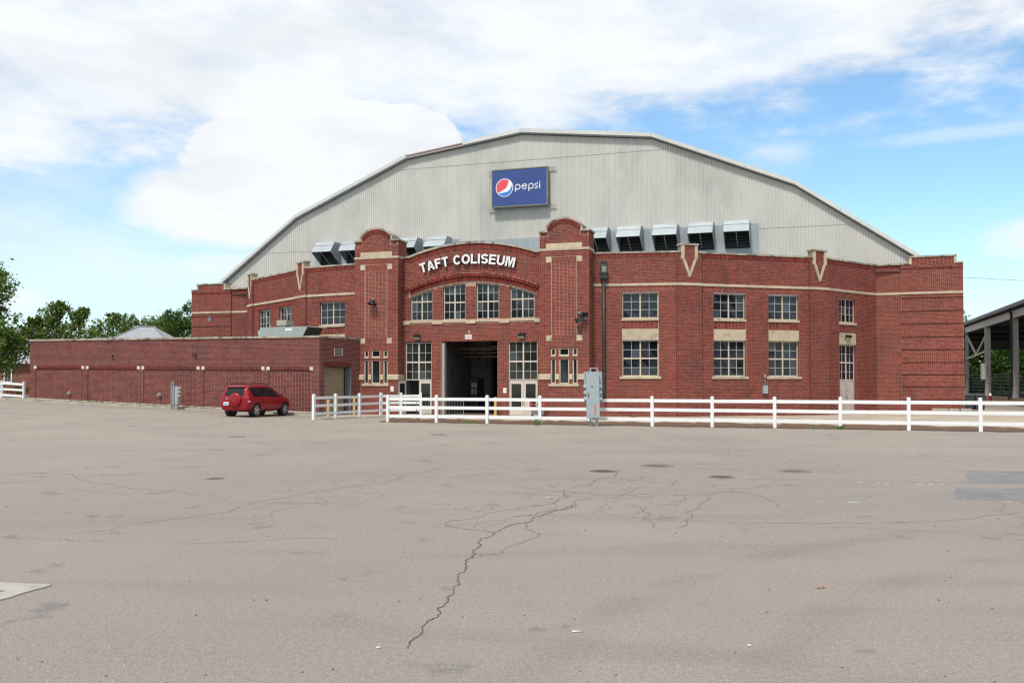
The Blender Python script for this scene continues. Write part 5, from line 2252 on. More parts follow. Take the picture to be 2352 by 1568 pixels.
# ------------------------------------------------------------------ bollards, barrier, small things by the doors
def bollard(x, y, h, label):
    s = thing('bollard', label, 'bollard', (x, y, gz(x, y)), group='yellow steel bollards')
    q = MB()
    q.lathe([(0.085, -0.05), (0.085, h - 0.04), (0.07, h - 0.01), (0.03, h)], (x, y, gz(x, y)), (0, 0, 1), 16)
    q.build('pipe', YELLOW, s, smooth=False)
    q = MB()
    q.lathe([(0.087, h - 0.16), (0.087, h - 0.12)], (x, y, gz(x, y)), (0, 0, 1), 16)
    q.build('band', pm('bollard_band', (0.45, 0.33, 0.12), 0.7, 0.2, 4), s)


bollard(-10.15, 50.55, 0.93, 'yellow bollard left of the annex roller door, chipped paint')
bollard(-9.20, 53.35, 1.02, 'yellow bollard right of the annex roller door')
bollard(-0.95, 52.6, 1.06, 'yellow bollard at the right side of the dark goods door')


def crowd_barrier(x0, y0, x1, y1, label):
    s = thing('crowd_barrier', label, 'barrier', (x0, y0, 0), group='steel crowd barriers')
    L = math.hypot(x1 - x0, y1 - y0)
    d = ((x1 - x0) / L, (y1 - y0) / L)
    P = lambda t, z, o=0: (x0 + d[0] * t + d[1] * o, y0 + d[1] * t - d[0] * o, z)
    q = MB()
    q.tube([P(0, 0.22), P(0, 1.02), P(0.06, 1.08), P(L - 0.06, 1.08), P(L, 1.02), P(L, 0.22), P(0, 0.22)], 0.022, 8)
    q.build('frame', GREYMET, s, smooth=True)
    n = 16
    for i in range(1, n):
        b = MB()
        b.tube([P(L * i / n, 0.22), P(L * i / n, 1.08)], 0.009, 6)
        b.build('bar', GREYMET, s)
    for t in (0.12, L - 0.12):
        f = MB()
        f.tube([P(t, 0.0, 0.32), P(t, 0.14, 0.06), P(t, 0.22, 0), P(t, 0.14, -0.06), P(t, 0.0, -0.32)], 0.018, 6)
        f.build('foot', GREYMET, s)


crowd_barrier(-4.75, 45.6, -2.5, 47.2, 'galvanised crowd barrier behind the fence in front of the goods door')


def pallet_cart():
    fr = CW
    o = fr.p(4.45 + CT, 0, 1.4)
    x, y = o[0], o[1]
    s = thing('utility_cart', 'red framed grey utility cart beside the right entrance doors', 'cart', (x, y, 0))
    q = MB()
    q.box(x - 0.35, x + 0.35, y - 0.25, y + 0.25, 0.12, 0.55)
    q.build('bin', pm('cart_grey', (0.16, 0.17, 0.18), 0.6, 0.1, 4), s)
    q = MB()
    red = pm('cart_red', (0.55, 0.05, 0.07), 0.5, 0.06, 4)
    for a in (-0.36, 0.36):
        q.tube([(x + a, y - 0.26, 0.5), (x + a, y - 0.26, 0.98), (x + a, y + 0.26, 0.98), (x + a, y + 0.26, 0.5)], 0.025, 6)
    q.tube([(x - 0.36, y - 0.26, 0.98), (x + 0.36, y - 0.26, 0.98)], 0.025, 6)
    q.tube([(x - 0.36, y - 0.26, 0.68), (x + 0.36, y - 0.26, 0.68)], 0.03, 6)
    q.build('frame', red, s)
    for a in (-0.28, 0.28):
        w = MB()
        w.lathe([(0.08, -0.02), (0.08, 0.02)], (x + a, y - 0.2, 0.08), (0, 1, 0), 14)
        w.build('wheel', BLACK, s)


pallet_cart()


def folding_board():
    fr = CW
    o = fr.p(3.70 + CT, 0, 0.9)
    x, y = o[0], o[1]
    s = thing('folding_board', 'pale folding floor board leaning outside the right entrance doors', 'board', (x, y, 0))
    for sg in (-1, 1):
        q = MB()
        q.bar((x, y + sg * 0.22, 0.0), (x, y + sg * 0.02, 1.0), 0.28, 0.02, up=(0, 1, 0))
        q.build('leaf', pm('board_beige', (0.50, 0.45, 0.36), 0.7, 0.1, 4), s)
    q = MB()
    q.box(x - 0.06, x + 0.06, y - 0.03, y + 0.03, 0.98, 1.04)
    q.build('hinge', GREYMET, s)


folding_board()


# ------------------------------------------------------------------ the red car
def build_car():
    RED = bpy.data.materials.new('car_red')
    RED.use_nodes = True
    t = NT(RED.node_tree)
    b = t.new('ShaderNodeBsdfPrincipled')
    tc = t.new('ShaderNodeTexCoord')
    n = t.noise(tc.outputs['Object'], 1.5, 4, 0.6)
    t.link(t.ramp(n, [(0.3, (0.24, 0.004, 0.010)), (0.7, (0.28, 0.0045, 0.012))]), b.inputs['Base Color'])
    b.inputs['Roughness'].default_value = 0.32
    b.inputs['Coat Weight'].default_value = 0.30
    b.inputs['Specular IOR Level'].default_value = 0.30
    b.inputs['Coat Roughness'].default_value = 0.06
    o_ = t.new('ShaderNodeOutputMaterial')
    t.link(b.outputs[0], o_.inputs[0])
    PLAST = pm('car_black_plastic', (0.018, 0.018, 0.019), 0.6, 0.1, 5)
    CGLASS = glass_mat('car_tinted_glass', (0.006, 0.007, 0.008), 0.03, 1.5)
    RUB = pm('tyre_rubber', (0.016, 0.016, 0.016), 0.85, 0.15, 8)
    ALLOY = pm('alloy_wheel', (0.52, 0.53, 0.55), 0.3, 0.05, 4, metal=0.7)

    hd = math.atan2(0.945, 0.327)
    px_, py_ = -14.36, 48.80
    s = thing('parked_car', 'red five door off-road car with covered spare wheel parked at the annex', 'car', (px_, py_, gz(px_, py_) - 0.01), rotz=hd)
    # local: x forward, y left, z up, origin under the rear axle
    # stations: x, z_bottom, z_sill, z_belt, z_roof, w_bottom, w_mid, w_belt, w_roof
    ST = [(-0.80, 0.50, 0.62, 0.98, 1.02, 0.66, 0.74, 0.70, 0.60),
          (-0.76, 0.36, 0.60, 1.02, 1.08, 0.76, 0.84, 0.80, 0.66),
          (-0.70, 0.34, 0.60, 1.05, 1.30, 0.80, 0.88, 0.83, 0.66),
          (-0.60, 0.33, 0.60, 1.06, 1.58, 0.82, 0.895, 0.845, 0.655),
          (-0.48, 0.33, 0.60, 1.06, 1.645, 0.83, 0.90, 0.85, 0.655),
          (-0.20, 0.32, 0.60, 1.05, 1.675, 0.83, 0.905, 0.855, 0.66),
          (0.30, 0.31, 0.60, 1.035, 1.69, 0.83, 0.905, 0.86, 0.665),
          (0.85, 0.30, 0.60, 1.02, 1.69, 0.83, 0.905, 0.86, 0.665),
          (1.30, 0.30, 0.60, 1.01, 1.675, 0.83, 0.905, 0.86, 0.66),
          (1.70, 0.30, 0.60, 1.00, 1.61, 0.83, 0.905, 0.86, 0.645),
          (2.00, 0.30, 0.60, 1.00, 1.46, 0.83, 0.905, 0.86, 0.66),
          (2.30, 0.30, 0.60, 1.00, 1.27, 0.83, 0.905, 0.86, 0.70),
          (2.52, 0.30, 0.60, 1.00, 1.115, 0.83, 0.90, 0.855, 0.76),
          (2.75, 0.30, 0.60, 0.99, 1.065, 0.83, 0.89, 0.84, 0.70),
          (3.05, 0.30, 0.58, 0.94, 1.01, 0.82, 0.87, 0.81, 0.66),
          (3.25, 0.32, 0.56, 0.86, 0.93, 0.78, 0.82, 0.76, 0.60),
          (3.42, 0.38, 0.54, 0.72, 0.80, 0.66, 0.70, 0.66, 0.50),
          (3.47, 0.44, 0.54, 0.66, 0.70, 0.52, 0.56, 0.52, 0.40)]

    def ring(st):
        x, zb, zs, zt, zr, wb, wm, wt, wr = st
        return [(0, zb), (wb * 0.8, zb), (wb, zb + 0.05), (wm, zs), (wm, zs + (zt - zs) * 0.5), (wt, zt), (wt + (wr - wt) * 0.35, zt + (zr - zt) * 0.42),
                (wr + 0.02, zt + (zr - zt) * 0.84), (wr - 0.05, zr - (zr - zt) * 0.04), (wr * 0.55, zr + 0.012), (0, zr + 0.02)]
    vs, fs = [], []
    per = None
    for st in ST:
        rg = ring(st)
        full = [(st[0], y, z) for y, z in rg] + [(st[0], -y, z) for y, z in rg[-2:0:-1]]
        per = len(full)
        vs += full
    for i in range(len(ST) - 1):
        for k in range(per):
            fs.append((i * per + k, i * per + (k + 1) % per, (i + 1) * per + (k + 1) % per, (i + 1) * per + k))
    fs.append(tuple(range(per))[::-1])
    fs.append(tuple((len(ST) - 1) * per + k for k in range(per)))
    me = bpy.data.meshes.new('body')
    me.from_pydata(vs, [], fs)
    bm = bmesh.new()
    bm.from_mesh(me)
    bmesh.ops.recalc_face_normals(bm, faces=bm.faces)
    bm.to_mesh(me)
    bm.free()
    body = bpy.data.objects.new('body', me)
    SC.collection.objects.link(body)
    md = body.modifiers.new('s', 'SUBSURF')
    md.levels = md.render_levels = 2
    # wheel arches cut out of the body
    cutter = MB()
    for wx in (0.0, 2.66):
        for sg in (-1, 1):
            cutter.lathe([(0.405, 0.0), (0.405, 0.5)], (wx, sg * 0.62, 0.36), (0, sg, 0), 32)
    co = cutter.build('cutter', RED)
    bmod = body.modifiers.new('b', 'BOOLEAN')
    bmod.object = co
    bmod.operation = 'DIFFERENCE'
    bmod.solver = 'EXACT'
    bpy.context.view_layer.update()
    dg = bpy.context.evaluated_depsgraph_get()
    me2 = bpy.data.meshes.new_from_object(body.evaluated_get(dg))
    base_me = None
    # evaluated smooth surface without the cut: used to lay the glass on
    body.modifiers.remove(bmod)
    bpy.context.view_layer.update()
    dg = bpy.context.evaluated_depsgraph_get()
    me3 = bpy.data.meshes.new_from_object(body.evaluated_get(dg))
    bpy.data.objects.remove(co)
    bpy.data.objects.remove(body)
    me2.materials.clear()
    me2.materials.append(RED)
    me2.polygons.foreach_set('use_smooth', [True] * len(me2.polygons))
    try:
        me2.set_sharp_from_angle(angle=R(38))
    except Exception:
        pass
    bo = bpy.data.objects.new('body', me2)
    SC.collection.objects.link(bo)
    bo.parent = s
    from mathutils.bvhtree import BVHTree
    bvh = BVHTree.FromPolygons([v.co[:] for v in me3.vertices], [p.vertices[:] for p in me3.polygons])

    def patch(name, poly, axis, mat, lift=0.006, n=10, parent=bo):
        """a panel that hugs the body: poly in (a, z), cast along the axis onto the surface"""
        xs_ = [p[0] for p in poly]
        zs_ = [p[1] for p in poly]
        q = MB()
        # grid by bilinear between four corners given in order: bl, br, tr, tl
        bl, br_, tr, tl = poly
        grid = []
        for j in range(n + 1):
            row = []
            for i in range(n + 1):
                u, v = i / n, j / n
                a = (1 - v) * ((1 - u) * bl[0] + u * br_[0]) + v * ((1 - u) * tl[0] + u * tr[0])
                z = (1 - v) * ((1 - u) * bl[1] + u * br_[1]) + v * ((1 - u) * tl[1] + u * tr[1])
                if axis in ('l', 'r'):
                    sg = 1 if axis == 'l' else -1
                    hit = bvh.ray_cast(Vector((a, sg * 3, z)), Vector((0, -sg, 0)))
                elif axis == 'b':
                    hit = bvh.ray_cast(Vector((-3, a, z)), Vector((1, 0, 0)))
                else:
                    hit = bvh.ray_cast(Vector((6, a, z)), Vector((-1, 0, 0)))
                if hit[0] is None:
                    row.append(None)
                else:
                    row.append(hit[0] + hit[1] * lift)
            grid.append(row)
        for j in range(n):
            for i in range(n):
                c = (grid[j][i], grid[j][i + 1], grid[j + 1][i + 1], grid[j + 1][i])
                if all(p is not None for p in c):
                    q.quad(*c)
        return q.build(name, mat, parent, org=(0, 0, 0), smooth=True)
    for sd in ('l', 'r'):
        patch('window_surround', [(-0.27, 1.085), (2.20, 1.045), (1.70, 1.545), (-0.48, 1.575)], sd, PLAST, lift=0.003, n=14)
        patch('side_window', [(-0.24, 1.10), (0.28, 1.085), (0.30, 1.56), (-0.44, 1.55)], sd, CGLASS)
        patch('side_window', [(0.33, 1.08), (1.12, 1.065), (1.10, 1.575), (0.34, 1.565)], sd, CGLASS)
        patch('side_window', [(1.17, 1.065), (2.12, 1.06), (1.66, 1.52), (1.15, 1.57)], sd, CGLASS)
        patch('tail_light', [(-0.74, 0.86), (-0.56, 0.90), (-0.62, 1.10), (-0.74, 1.08)], sd, pm('tail_lamp_red', (0.40, 0.01, 0.015), 0.15, 0.05, 4), n=4)
        patch('tail_light', [(-0.73, 0.78), (-0.60, 0.80), (-0.57, 0.885), (-0.74, 0.85)], sd, pm('tail_lamp_clear', (0.55, 0.50, 0.48), 0.15, 0.05, 4), lift=0.008, n=4)
        patch('sill_trim', [(0.45, 0.36), (2.2, 0.36), (2.2, 0.42), (0.45, 0.42)], sd, RED, n=4)
        sg = 1 if sd == 'l' else -1
        for hx in (0.50, 1.35):
            q = MB()
            q.box(hx, hx + 0.17, sg * 0.895 - 0.02, sg * 0.895 + 0.02, 0.88, 0.915)
            q.build('door_handle', PLAST, bo, org=(0, 0, 0))
        for xx, za, zb in ((0.315, 0.45, 1.05), (1.14, 0.42, 1.04), (2.18, 0.42, 1.0)):
            patch('door_gap', [(xx, za), (xx + 0.012, za), (xx + 0.012, zb), (xx, zb)], sd, PLAST, lift=0.003, n=5)
        q = MB()
        q.hexa([(2.02, sg * 0.88, 1.04), (2.16, sg * 0.88, 1.04), (2.14, sg * 1.06, 1.06), (2.04, sg * 1.08, 1.06), (2.02, sg * 0.88, 1.12), (2.16, sg * 0.88, 1.12), (2.14, sg * 1.06, 1.21), (2.04, sg * 1.08, 1.21)])
        q.build('mirror', PLAST, s, org=(0, 0, 0))
        q = MB()
        q.tube([(-0.35, sg * 0.60, 1.66), (-0.28, sg * 0.60, 1.735), (0.3, sg * 0.605, 1.755), (1.1, sg * 0.60, 1.745), (1.38, sg * 0.59, 1.69)], 0.022, 8)
        q.build('roof_rail', PLAST, s, org=(0, 0, 0), smooth=True)
    patch('rear_window', [(-0.60, 1.12), (0.60, 1.12), (0.50, 1.54), (-0.50, 1.54)], 'b', CGLASS)
    patch('windscreen', [(-0.62, 1.12), (0.62, 1.12), (0.54, 1.56), (-0.54, 1.56)], 'f', CGLASS)
    patch('bumper_gap', [(-0.80, 0.615), (0.80, 0.615), (0.80, 0.627), (-0.80, 0.627)], 'b', PLAST, lift=0.004)
    q = MB()
    q.hexa([(-0.66, -0.56, 1.575), (-0.66, 0.56, 1.575), (-0.45, 0.58, 1.63), (-0.45, -0.58, 1.63), (-0.67, -0.55, 1.60), (-0.67, 0.55, 1.60), (-0.42, 0.57, 1.665), (-0.42, -0.57, 1.665)])
    q.build('spoiler', RED, s, org=(0, 0, 0))
    # spare wheel cover, a little right of centre
    q = MB()
    q.lathe([(0.30, 0.0), (0.355, 0.02), (0.365, 0.08), (0.36, 0.14), (0.335, 0.185), (0.28, 0.205), (0.10, 0.215), (0.0, 0.216)], (-0.72, -0.13, 0.92), (-1, 0, 0), 40)
    q.build('spare_wheel_cover', RED, s, org=(0, 0, 0), smooth=True)
    q = MB()
    q.lathe([(0.33, -0.06), (0.362, 0.0), (0.362, 0.05)], (-0.74, -0.13, 0.92), (-1, 0, 0), 40)
    q.build('spare_tyre', RUB, s, org=(0, 0, 0), smooth=True)
    q = MB()
    q.box(-0.835, -0.815, 0.28, 0.60, 0.63, 0.80)
    pl = q.build('number_plate', WHITE, s, org=(0, 0, 0))
    q = MB()
    q.box(-0.838, -0.8355, 0.31, 0.57, 0.67, 0.735)
    q.build('plate_print', pm('plate_blue', (0.15, 0.28, 0.5), 0.5, 0.2, 20), pl, org=(0, 0, 0))
    q = MB()
    q.box(-0.838, -0.8355, 0.29, 0.36, 0.64, 0.665)
    q.build('plate_print', pm('plate_yellow', (0.55, 0.5, 0.15), 0.5, 0.2, 20), pl, org=(0, 0, 0))
    q = MB()
    q.lathe([(0.05, 0.0), (0.05, 0.01)], (-0.80, 0.42, 0.98), (-1, 0, 0), 16)
    q.build('badge', ALLOY, s, org=(0, 0, 0))
    q = MB()
    q.box(-0.25, 3.0, -0.60, 0.60, 0.27, 0.40)
    q.build('underbody', BLACK, s, org=(0, 0, 0))
    for wx in (0.0, 2.66):
        for sg in (-1, 1):
            q = MB()
            q.lathe([(0.39, 0.0), (0.40, 0.22)], (wx, sg * 0.60, 0.37), (0, sg, 0), 28)
            q.build('wheel_well', BLACK, s, org=(0, 0, 0))
            q = MB()
            q.lathe([(0.23, -0.10), (0.32, -0.115), (0.352, -0.08), (0.358, 0.0), (0.352, 0.08), (0.32, 0.112), (0.245, 0.10), (0.235, 0.06)], (wx, sg * 0.795, 0.358), (0, sg, 0), 36, caps=False)
            w = q.build('wheel', RUB, s, org=(0, 0, 0), smooth=True)
            q = MB()
            q.lathe([(0.238, 0.02), (0.245, 0.10), (0.225, 0.098), (0.21, 0.05), (0.06, 0.035), (0.0, 0.035)], (wx, sg * 0.795, 0.358), (0, sg, 0), 36, caps=False)
            q.build('rim', PLAST, w, org=(0, 0, 0), smooth=True)
            q = MB()
            a0 = random.uniform(0, 1)
            for k in range(5):
                an = a0 + 2 * math.pi * k / 5
                ca, sa = math.cos(an), math.sin(an)
                ya, yb = sg * 0.84, sg * 0.893
                def pt(r, w_, yy):
                    return (wx + ca * r - sa * w_, yy, 0.358 + sa * r + ca * w_)
                q.hexa([pt(0.03, -0.05, ya), pt(0.03, 0.05, ya), pt(0.235, 0.062, ya), pt(0.235, -0.062, ya), pt(0.03, -0.042, yb - sg * 0.012), pt(0.03, 0.042, yb - sg * 0.012), pt(0.235, 0.05, yb), pt(0.235, -0.05, yb)])
            q.lathe([(0.06, 0.05), (0.055, 0.095), (0.0, 0.10)], (wx, sg * 0.795, 0.358), (0, sg, 0), 14)
            q.lathe([(0.250, 0.07), (0.255, 0.100), (0.232, 0.101), (0.225, 0.07)], (wx, sg * 0.795, 0.358), (0, sg, 0), 36, caps=False)
            q.build('spokes', ALLOY, w, org=(0, 0, 0))


build_car()

# ------------------------------------------------------------------ ground details
def lot_details():
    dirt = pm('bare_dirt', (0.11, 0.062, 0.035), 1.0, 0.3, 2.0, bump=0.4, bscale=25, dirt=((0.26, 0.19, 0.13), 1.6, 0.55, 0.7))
    walk = pm('concrete_walk', (0.40, 0.34, 0.265), 0.95, 0.16, 0.6, bump=0.1, dirt=((0.28, 0.215, 0.15), 0.45, 0.48, 0.7))
    # concrete apron between the fence and the building
    n = 28
    A, B = [], []
    for i in range(n + 1):
        x = -10.6 + 45 * i / n
        yf = 44.0 - 0.353 * (x + 5.97)
        A.append((x, yf + 1.5 + random.uniform(-0.12, 0.12)))
        B.append((x, 95.0))
    mb = MB()
    for (a, b) in zip(A[:-1], A[1:]):
        if a[0] < -6.3:
            a = (a[0], max(a[1], 51.0)); b = (b[0], max(b[1], 49.0))
        mb.quad((a[0], a[1], 0.004), (b[0], b[1], 0.004), (b[0], 110, 0.004), (a[0], 110, 0.004))
    o = mb.build('concrete_apron', walk)
    o['kind'] = 'structure'
    # ragged dirt strip under the fence; its dark brown also paints a shaded step
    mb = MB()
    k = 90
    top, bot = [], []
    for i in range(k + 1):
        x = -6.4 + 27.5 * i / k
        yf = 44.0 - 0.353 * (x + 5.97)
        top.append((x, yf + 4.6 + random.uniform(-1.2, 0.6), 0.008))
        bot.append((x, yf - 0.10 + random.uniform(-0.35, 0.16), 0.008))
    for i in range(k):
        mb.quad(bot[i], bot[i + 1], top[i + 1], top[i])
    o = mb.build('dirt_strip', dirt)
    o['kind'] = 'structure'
    mb = MB()
    k = 30
    top, bot = [], []
    for i in range(k + 1):
        f = i / k
        x = -9.9 + 3.4 * f
        y = 47.2 + 5.2 * f
        top.append((x + 0.5 + random.uniform(-0.2, 0.2), y + 0.2, 0.012))
        bot.append((x - 0.1 + random.uniform(-0.2, 0.2), y - 0.3, 0.012))
    for i in range(k):
        mb.quad(bot[i], bot[i + 1], top[i + 1], top[i])
    o = mb.build('dirt_strip', dirt)
    o['kind'] = 'structure'
    # low broken kerb stones behind the fence
    kr = bpy.data.objects.new('kerb', None)
    SC.collection.objects.link(kr)
    kr['kind'] = 'structure'
    kr.location = (0, 47, 0)
    ORG['kerb'] = (0, 47, 0)
    for i in range(12):
        x = -6.0 + i * 1.72
        yf = 44.0 - 0.353 * (x + 5.97) + 7.2
        if i in (2, 3):
            continue
        q = MB()
        q.bar((x, yf, 0.05), (x + 1.6, yf - 0.353 * 1.6, 0.045), 0.16, 0.10)
        q.build('kerb_stone', CONC, kr)
    # kerb along the annex
    k2 = bpy.data.objects.new('annex_kerb', None)
    SC.collection.objects.link(k2)
    k2['kind'] = 'structure'
    ORG['annex_kerb'] = (0, 0, 0)
    n = 14
    for i in range(n):
        t0, t1 = -7.0 + (AFL + 7.0) * i / n, -7.0 + (AFL + 7.0) * (i + 1) / n - 0.012
        p0, p1 = AF.p(t0, 0, 0.32), AF.p(t1, 0, 0.32)
        z0, z1 = gz(p0[0], p0[1]), gz(p1[0], p1[1])
        q = MB()
        q.bar((p0[0], p0[1], z0 + 0.055), (p1[0], p1[1], z1 + 0.055), 0.22, 0.17)
        q.build('kerb_stone', CONC, k2)
    # strip of soil and grass between kerb and wall
    mb = MB()
    for i in range(24):
        t0, t1 = AFL * i / 24, AFL * (i + 1) / 24
        p0, p1 = AF.p(t0, 0, 0.20), AF.p(t1, 0, 0.20)
        q0, q1 = AF.p(t0, 0, -0.05), AF.p(t1, 0, -0.05)
        z0, z1 = gz(p0[0], p0[1]) + 0.13, gz(p1[0], p1[1]) + 0.13
        mb.quad((p0[0], p0[1], z0), (p1[0], p1[1], z1), (q1[0], q1[1], z1), (q0[0], q0[1], z0))
    o = mb.build('soil_strip', dirt)
    o['kind'] = 'structure'
    # lawn at the far left
    lawn = pm('lawn_green', (0.085, 0.150, 0.030), 0.95, 0.35, 0.9, bump=0.5, bscale=30)
    mb = MB()
    mb.add([(-33.6, 62.4, 0.70), (-80, 93, 0.72), (-160, 220, 0.72), (-30, 160, 0.72), (-28.5, 66, 0.70)], [(0, 1, 2, 3, 4)])
    o = mb.build('lawn', lawn)
    o['kind'] = 'structure'
    # cracks
    ck = pm('crack_dark', (0.065, 0.055, 0.047), 1.0, 0.3, 6)
    rng = random.Random(3)
    mb, mb2 = MB(), MB()
    for wgt, pts in CRACKS:
        line = [V(p[0], p[1]) for p in pts]
        for it in range(3):
            nl = [line[0]]
            for a, b in zip(line[:-1], line[1:]):
                d = b - a
                l = np.linalg.norm(d)
                m = (a + b) / 2 + V(-d[1], d[0]) * rng.uniform(-0.16, 0.16)
                nl += [m, b] if l > 0.05 else [b]
            line = nl
        m_ = len(line)
        prev = None
        for i, p in enumerate(line):
            d = line[min(i + 1, m_ - 1)] - line[max(i - 1, 0)]
            d = d / (np.linalg.norm(d) + 1e-9)
            lateral = abs(d[0])
            w = wgt * (0.0011 + 0.00014 * p[1]) * (1 + 1.2 * lateral) * rng.uniform(0.5, 1.35)
            if i in (0, m_ - 1):
                w *= 0.2
            nn = V(-d[1], d[0]) * w
            a, b = p + nn, p - nn
            if prev is not None:
                (mb if wgt >= 1 else mb2).quad((prev[0][0], prev[0][1], 0.003), (prev[1][0], prev[1][1], 0.003), (b[0], b[1], 0.003), (a[0], a[1], 0.003))
            prev = (a, b)
    mb.build('crack', ck, GROUND, kind='stuff')
    mb2.build('hairline_crack', pm('crack_pale', (0.13, 0.114, 0.10), 1.0, 0.3, 6), GROUND, kind='stuff')
    # repair patches
    pm_ = pm('fresh_patch', (0.165, 0.162, 0.165), 0.9, 0.14, 1.2, bump=0.2, dirt=((0.22, 0.20, 0.185), 2.0, 0.5, 0.7))
    for pts in ([(9.75, 19.65), (8.60, 17.35), (16.0, 16.6), (17.2, 19.4)], [(7.98, 16.5), (7.2, 14.9), (12.5, 13.9), (13.5, 16.3)]):
        rp = []
        for (xa, ya), (xb, yb) in zip(pts, pts[1:] + pts[:1]):
            for k in range(14):
                f = k / 14
                rp.append((xa + (xb - xa) * f + random.uniform(-.035, .035), ya + (yb - ya) * f + random.uniform(-.045, .045)))
        flat('repair_patch', rp, 0.002, pm_, GROUND)
    # manholes and iron covers
    iron = pm('rusty_iron', (0.11, 0.085, 0.07), 0.8, 0.3, 9, bump=0.3)
    rimm = pm('cover_rim', (0.19, 0.165, 0.145), 0.9, 0.2, 6)

    def cover(x, y, r, label, mt=None):
        s = thing('manhole_cover', label, 'manhole cover', (x, y, 0), group='iron covers in the lot')
        q = MB()
        q.lathe([(r + 0.035, 0.001), (r + 0.03, 0.008), (r + 0.005, 0.008)], (x, y, 0), (0, 0, 1), 28, caps=False)
        q.build('rim', rimm, s)
        q = MB()
        q.lathe([(r, 0.001), (r, 0.010), (r - 0.03, 0.012), (r - 0.05, 0.008), (0.0, 0.009)], (x, y, 0), (0, 0, 1), 28)
        q.build('plate', mt or iron, s)
        q = MB()
        for k in range(-3, 4):
            hw = math.sqrt(max(0, (r - 0.08) ** 2 - (k * 0.08) ** 2))
            q.box(x - hw, x + hw, y + k * 0.08 - 0.012, y + k * 0.08 + 0.012, 0.0, 0.014)
        q.build('ribs', mt or iron, s)
    cover(1.95, 19.6, 0.28, 'rusty round iron cover in the lot nearest the middle, dark')
    pale = pm('worn_iron', (0.17, 0.15, 0.135), 0.8, 0.25, 9, bump=0.3)
    cover(3.30, 20.9, 0.36, 'largest round iron cover in the lot, pale and worn', pale)
    cover(4.20, 18.4, 0.24, 'small rusty iron cover in the lot, just right of the large one')
    cover(6.05, 19.6, 0.32, 'pale round iron cover in the lot farthest right', pale)
    cover(-5.86, 18.1, 0.16, 'small dark iron cover in the left half of the lot')
    cover(-2.68, 33.3, 0.30, 'worn iron cover in the lot near the white fence', pale)
    cover(-9.6, 32.0, 0.30, 'worn iron cover in the lot well left of the white fence', pale)
    # worn white paint dashes
    wp = pm('worn_white_paint', (0.46, 0.445, 0.42), 0.9, 0.2, 6)
    rng = random.Random(5)
    def scrap(x, y, w, h):
        pts = []
        for k in range(9):
            an = 2 * math.pi * k / 9
            pts.append((x + w * math.cos(an) * rng.uniform(.55, 1), y + h * math.sin(an) * rng.uniform(.4, 1)))
        flat('paint_remnant', pts, 0.0035, wp, GROUND)
    for i in range(9):
        scrap(6.6 + i * 0.17 + rng.uniform(-.05, .05), 17.45 - i * .05 + rng.uniform(-.05, .05), rng.uniform(.03, .13), rng.uniform(.02, .07))
    for x, y in ((4.6, 18.2), (2.35, 19.5), (4.9, 14.6), (5.4, 14.55), (0.6, 15.2), (9.0, 26.0), (4.0, 24.5), (6.5, 25.0), (9.6, 17.0), (7.9, 14.6), (7.4, 15.0)):
        scrap(x, y, rng.uniform(.04, .15), rng.uniform(.02, .06))
    # concrete pad with an iron lid, lower left corner of the view
    s = thing('utility_pad', 'pale concrete pad with dark lid in the lower left corner of the lot', 'concrete pad', (-4.9, 8.2, 0))
    q = MB()
    P0 = [(-4.30, 8.60), (-6.3, 9.0), (-6.7, 7.4), (-4.72, 7.0)]
    P = []
    for (xa, ya), (xb, yb) in zip(P0, P0[1:] + P0[:1]):
        for k in range(16):
            f = k / 16
            P.append((xa + (xb - xa) * f + random.uniform(-.012, .012), ya + (yb - ya) * f + random.uniform(-.018, .018)))
    q.prism([(x, y, 0.001) for x, y in P], (0, 0, 0.012))
    pad = q.build('slab', pm('pale_concrete', (0.36, 0.33, 0.285), 0.9, 0.14, 3, bump=0.3, dirt=((0.22, 0.19, 0.16), 2.4, 0.5, 0.72)), s)
    q = MB()
    P = [(-4.60, 8.34), (-5.9, 8.60), (-6.15, 7.6), (-4.9, 7.5)]
    q.prism([(x, y, 0.010) for x, y in P], (0, 0, 0.007))
    q.build('lid', pm('lid_grey', (0.20, 0.18, 0.18), 0.8, 0.12, 5), s)
    # a dead leaf and scraps of paper
    lf = MB()
    cx, cy = 2.86, 8.5
    pts = []
    for k in range(22):
        a = 2 * math.pi * k / 22
        r = (0.050 if k % 2 == 0 else 0.027) * (1.25 if abs(math.cos(a)) > 0.6 else 0.7)
        pts.append((cx + r * math.cos(a), cy + r * 0.55 * math.sin(a) + 0.02 * math.cos(a), 0.008 + 0.010 * abs(math.sin(a * 1.5))))
    lf.add(pts + [(cx, cy, 0.012)], [(k, (k + 1) % 22, 22) for k in range(22)])
    lf.tube([(cx - 0.045, cy, 0.01), (cx - 0.085, cy + 0.015, 0.006)], 0.002, 5)
    tag(lf.build('dead_leaf', pm('leaf_orange', (0.50, 0.22, 0.07), 0.8, 0.2, 12), org=(cx, cy, 0)), 'curled orange brown leaf lying on the asphalt', 'leaf')
    for (x, y, w, a, lb) in ((0.50, 7.02, 0.040, -0.05, 'long white paper scrap on the asphalt, nearest the bottom edge'), (-0.95, 6.6, 0.022, 0.4, 'small white paper scrap left of the long crack'), (1.72, 6.65, 0.018, -0.3, 'tiny white paper scrap right of the longest scrap')):
        q = MB()
        q.add([(x - w * math.cos(a), y - w * math.sin(a) - 0.010, 0.004), (x + w * math.cos(a), y + w * math.sin(a) - 0.009, 0.009), (x + w * math.cos(a), y + w * math.sin(a) + 0.009, 0.004), (x - w * math.cos(a), y - w * math.sin(a) + 0.010, 0.008)], [(0, 1, 2, 3)])
        tag(q.build('paper_scrap', WHITE, org=(x, y, 0)), lb, 'paper', 'paper scraps on the lot')
    # pebbles and crumbs strewn over the lot
    rng = random.Random(11)
    q = MB()
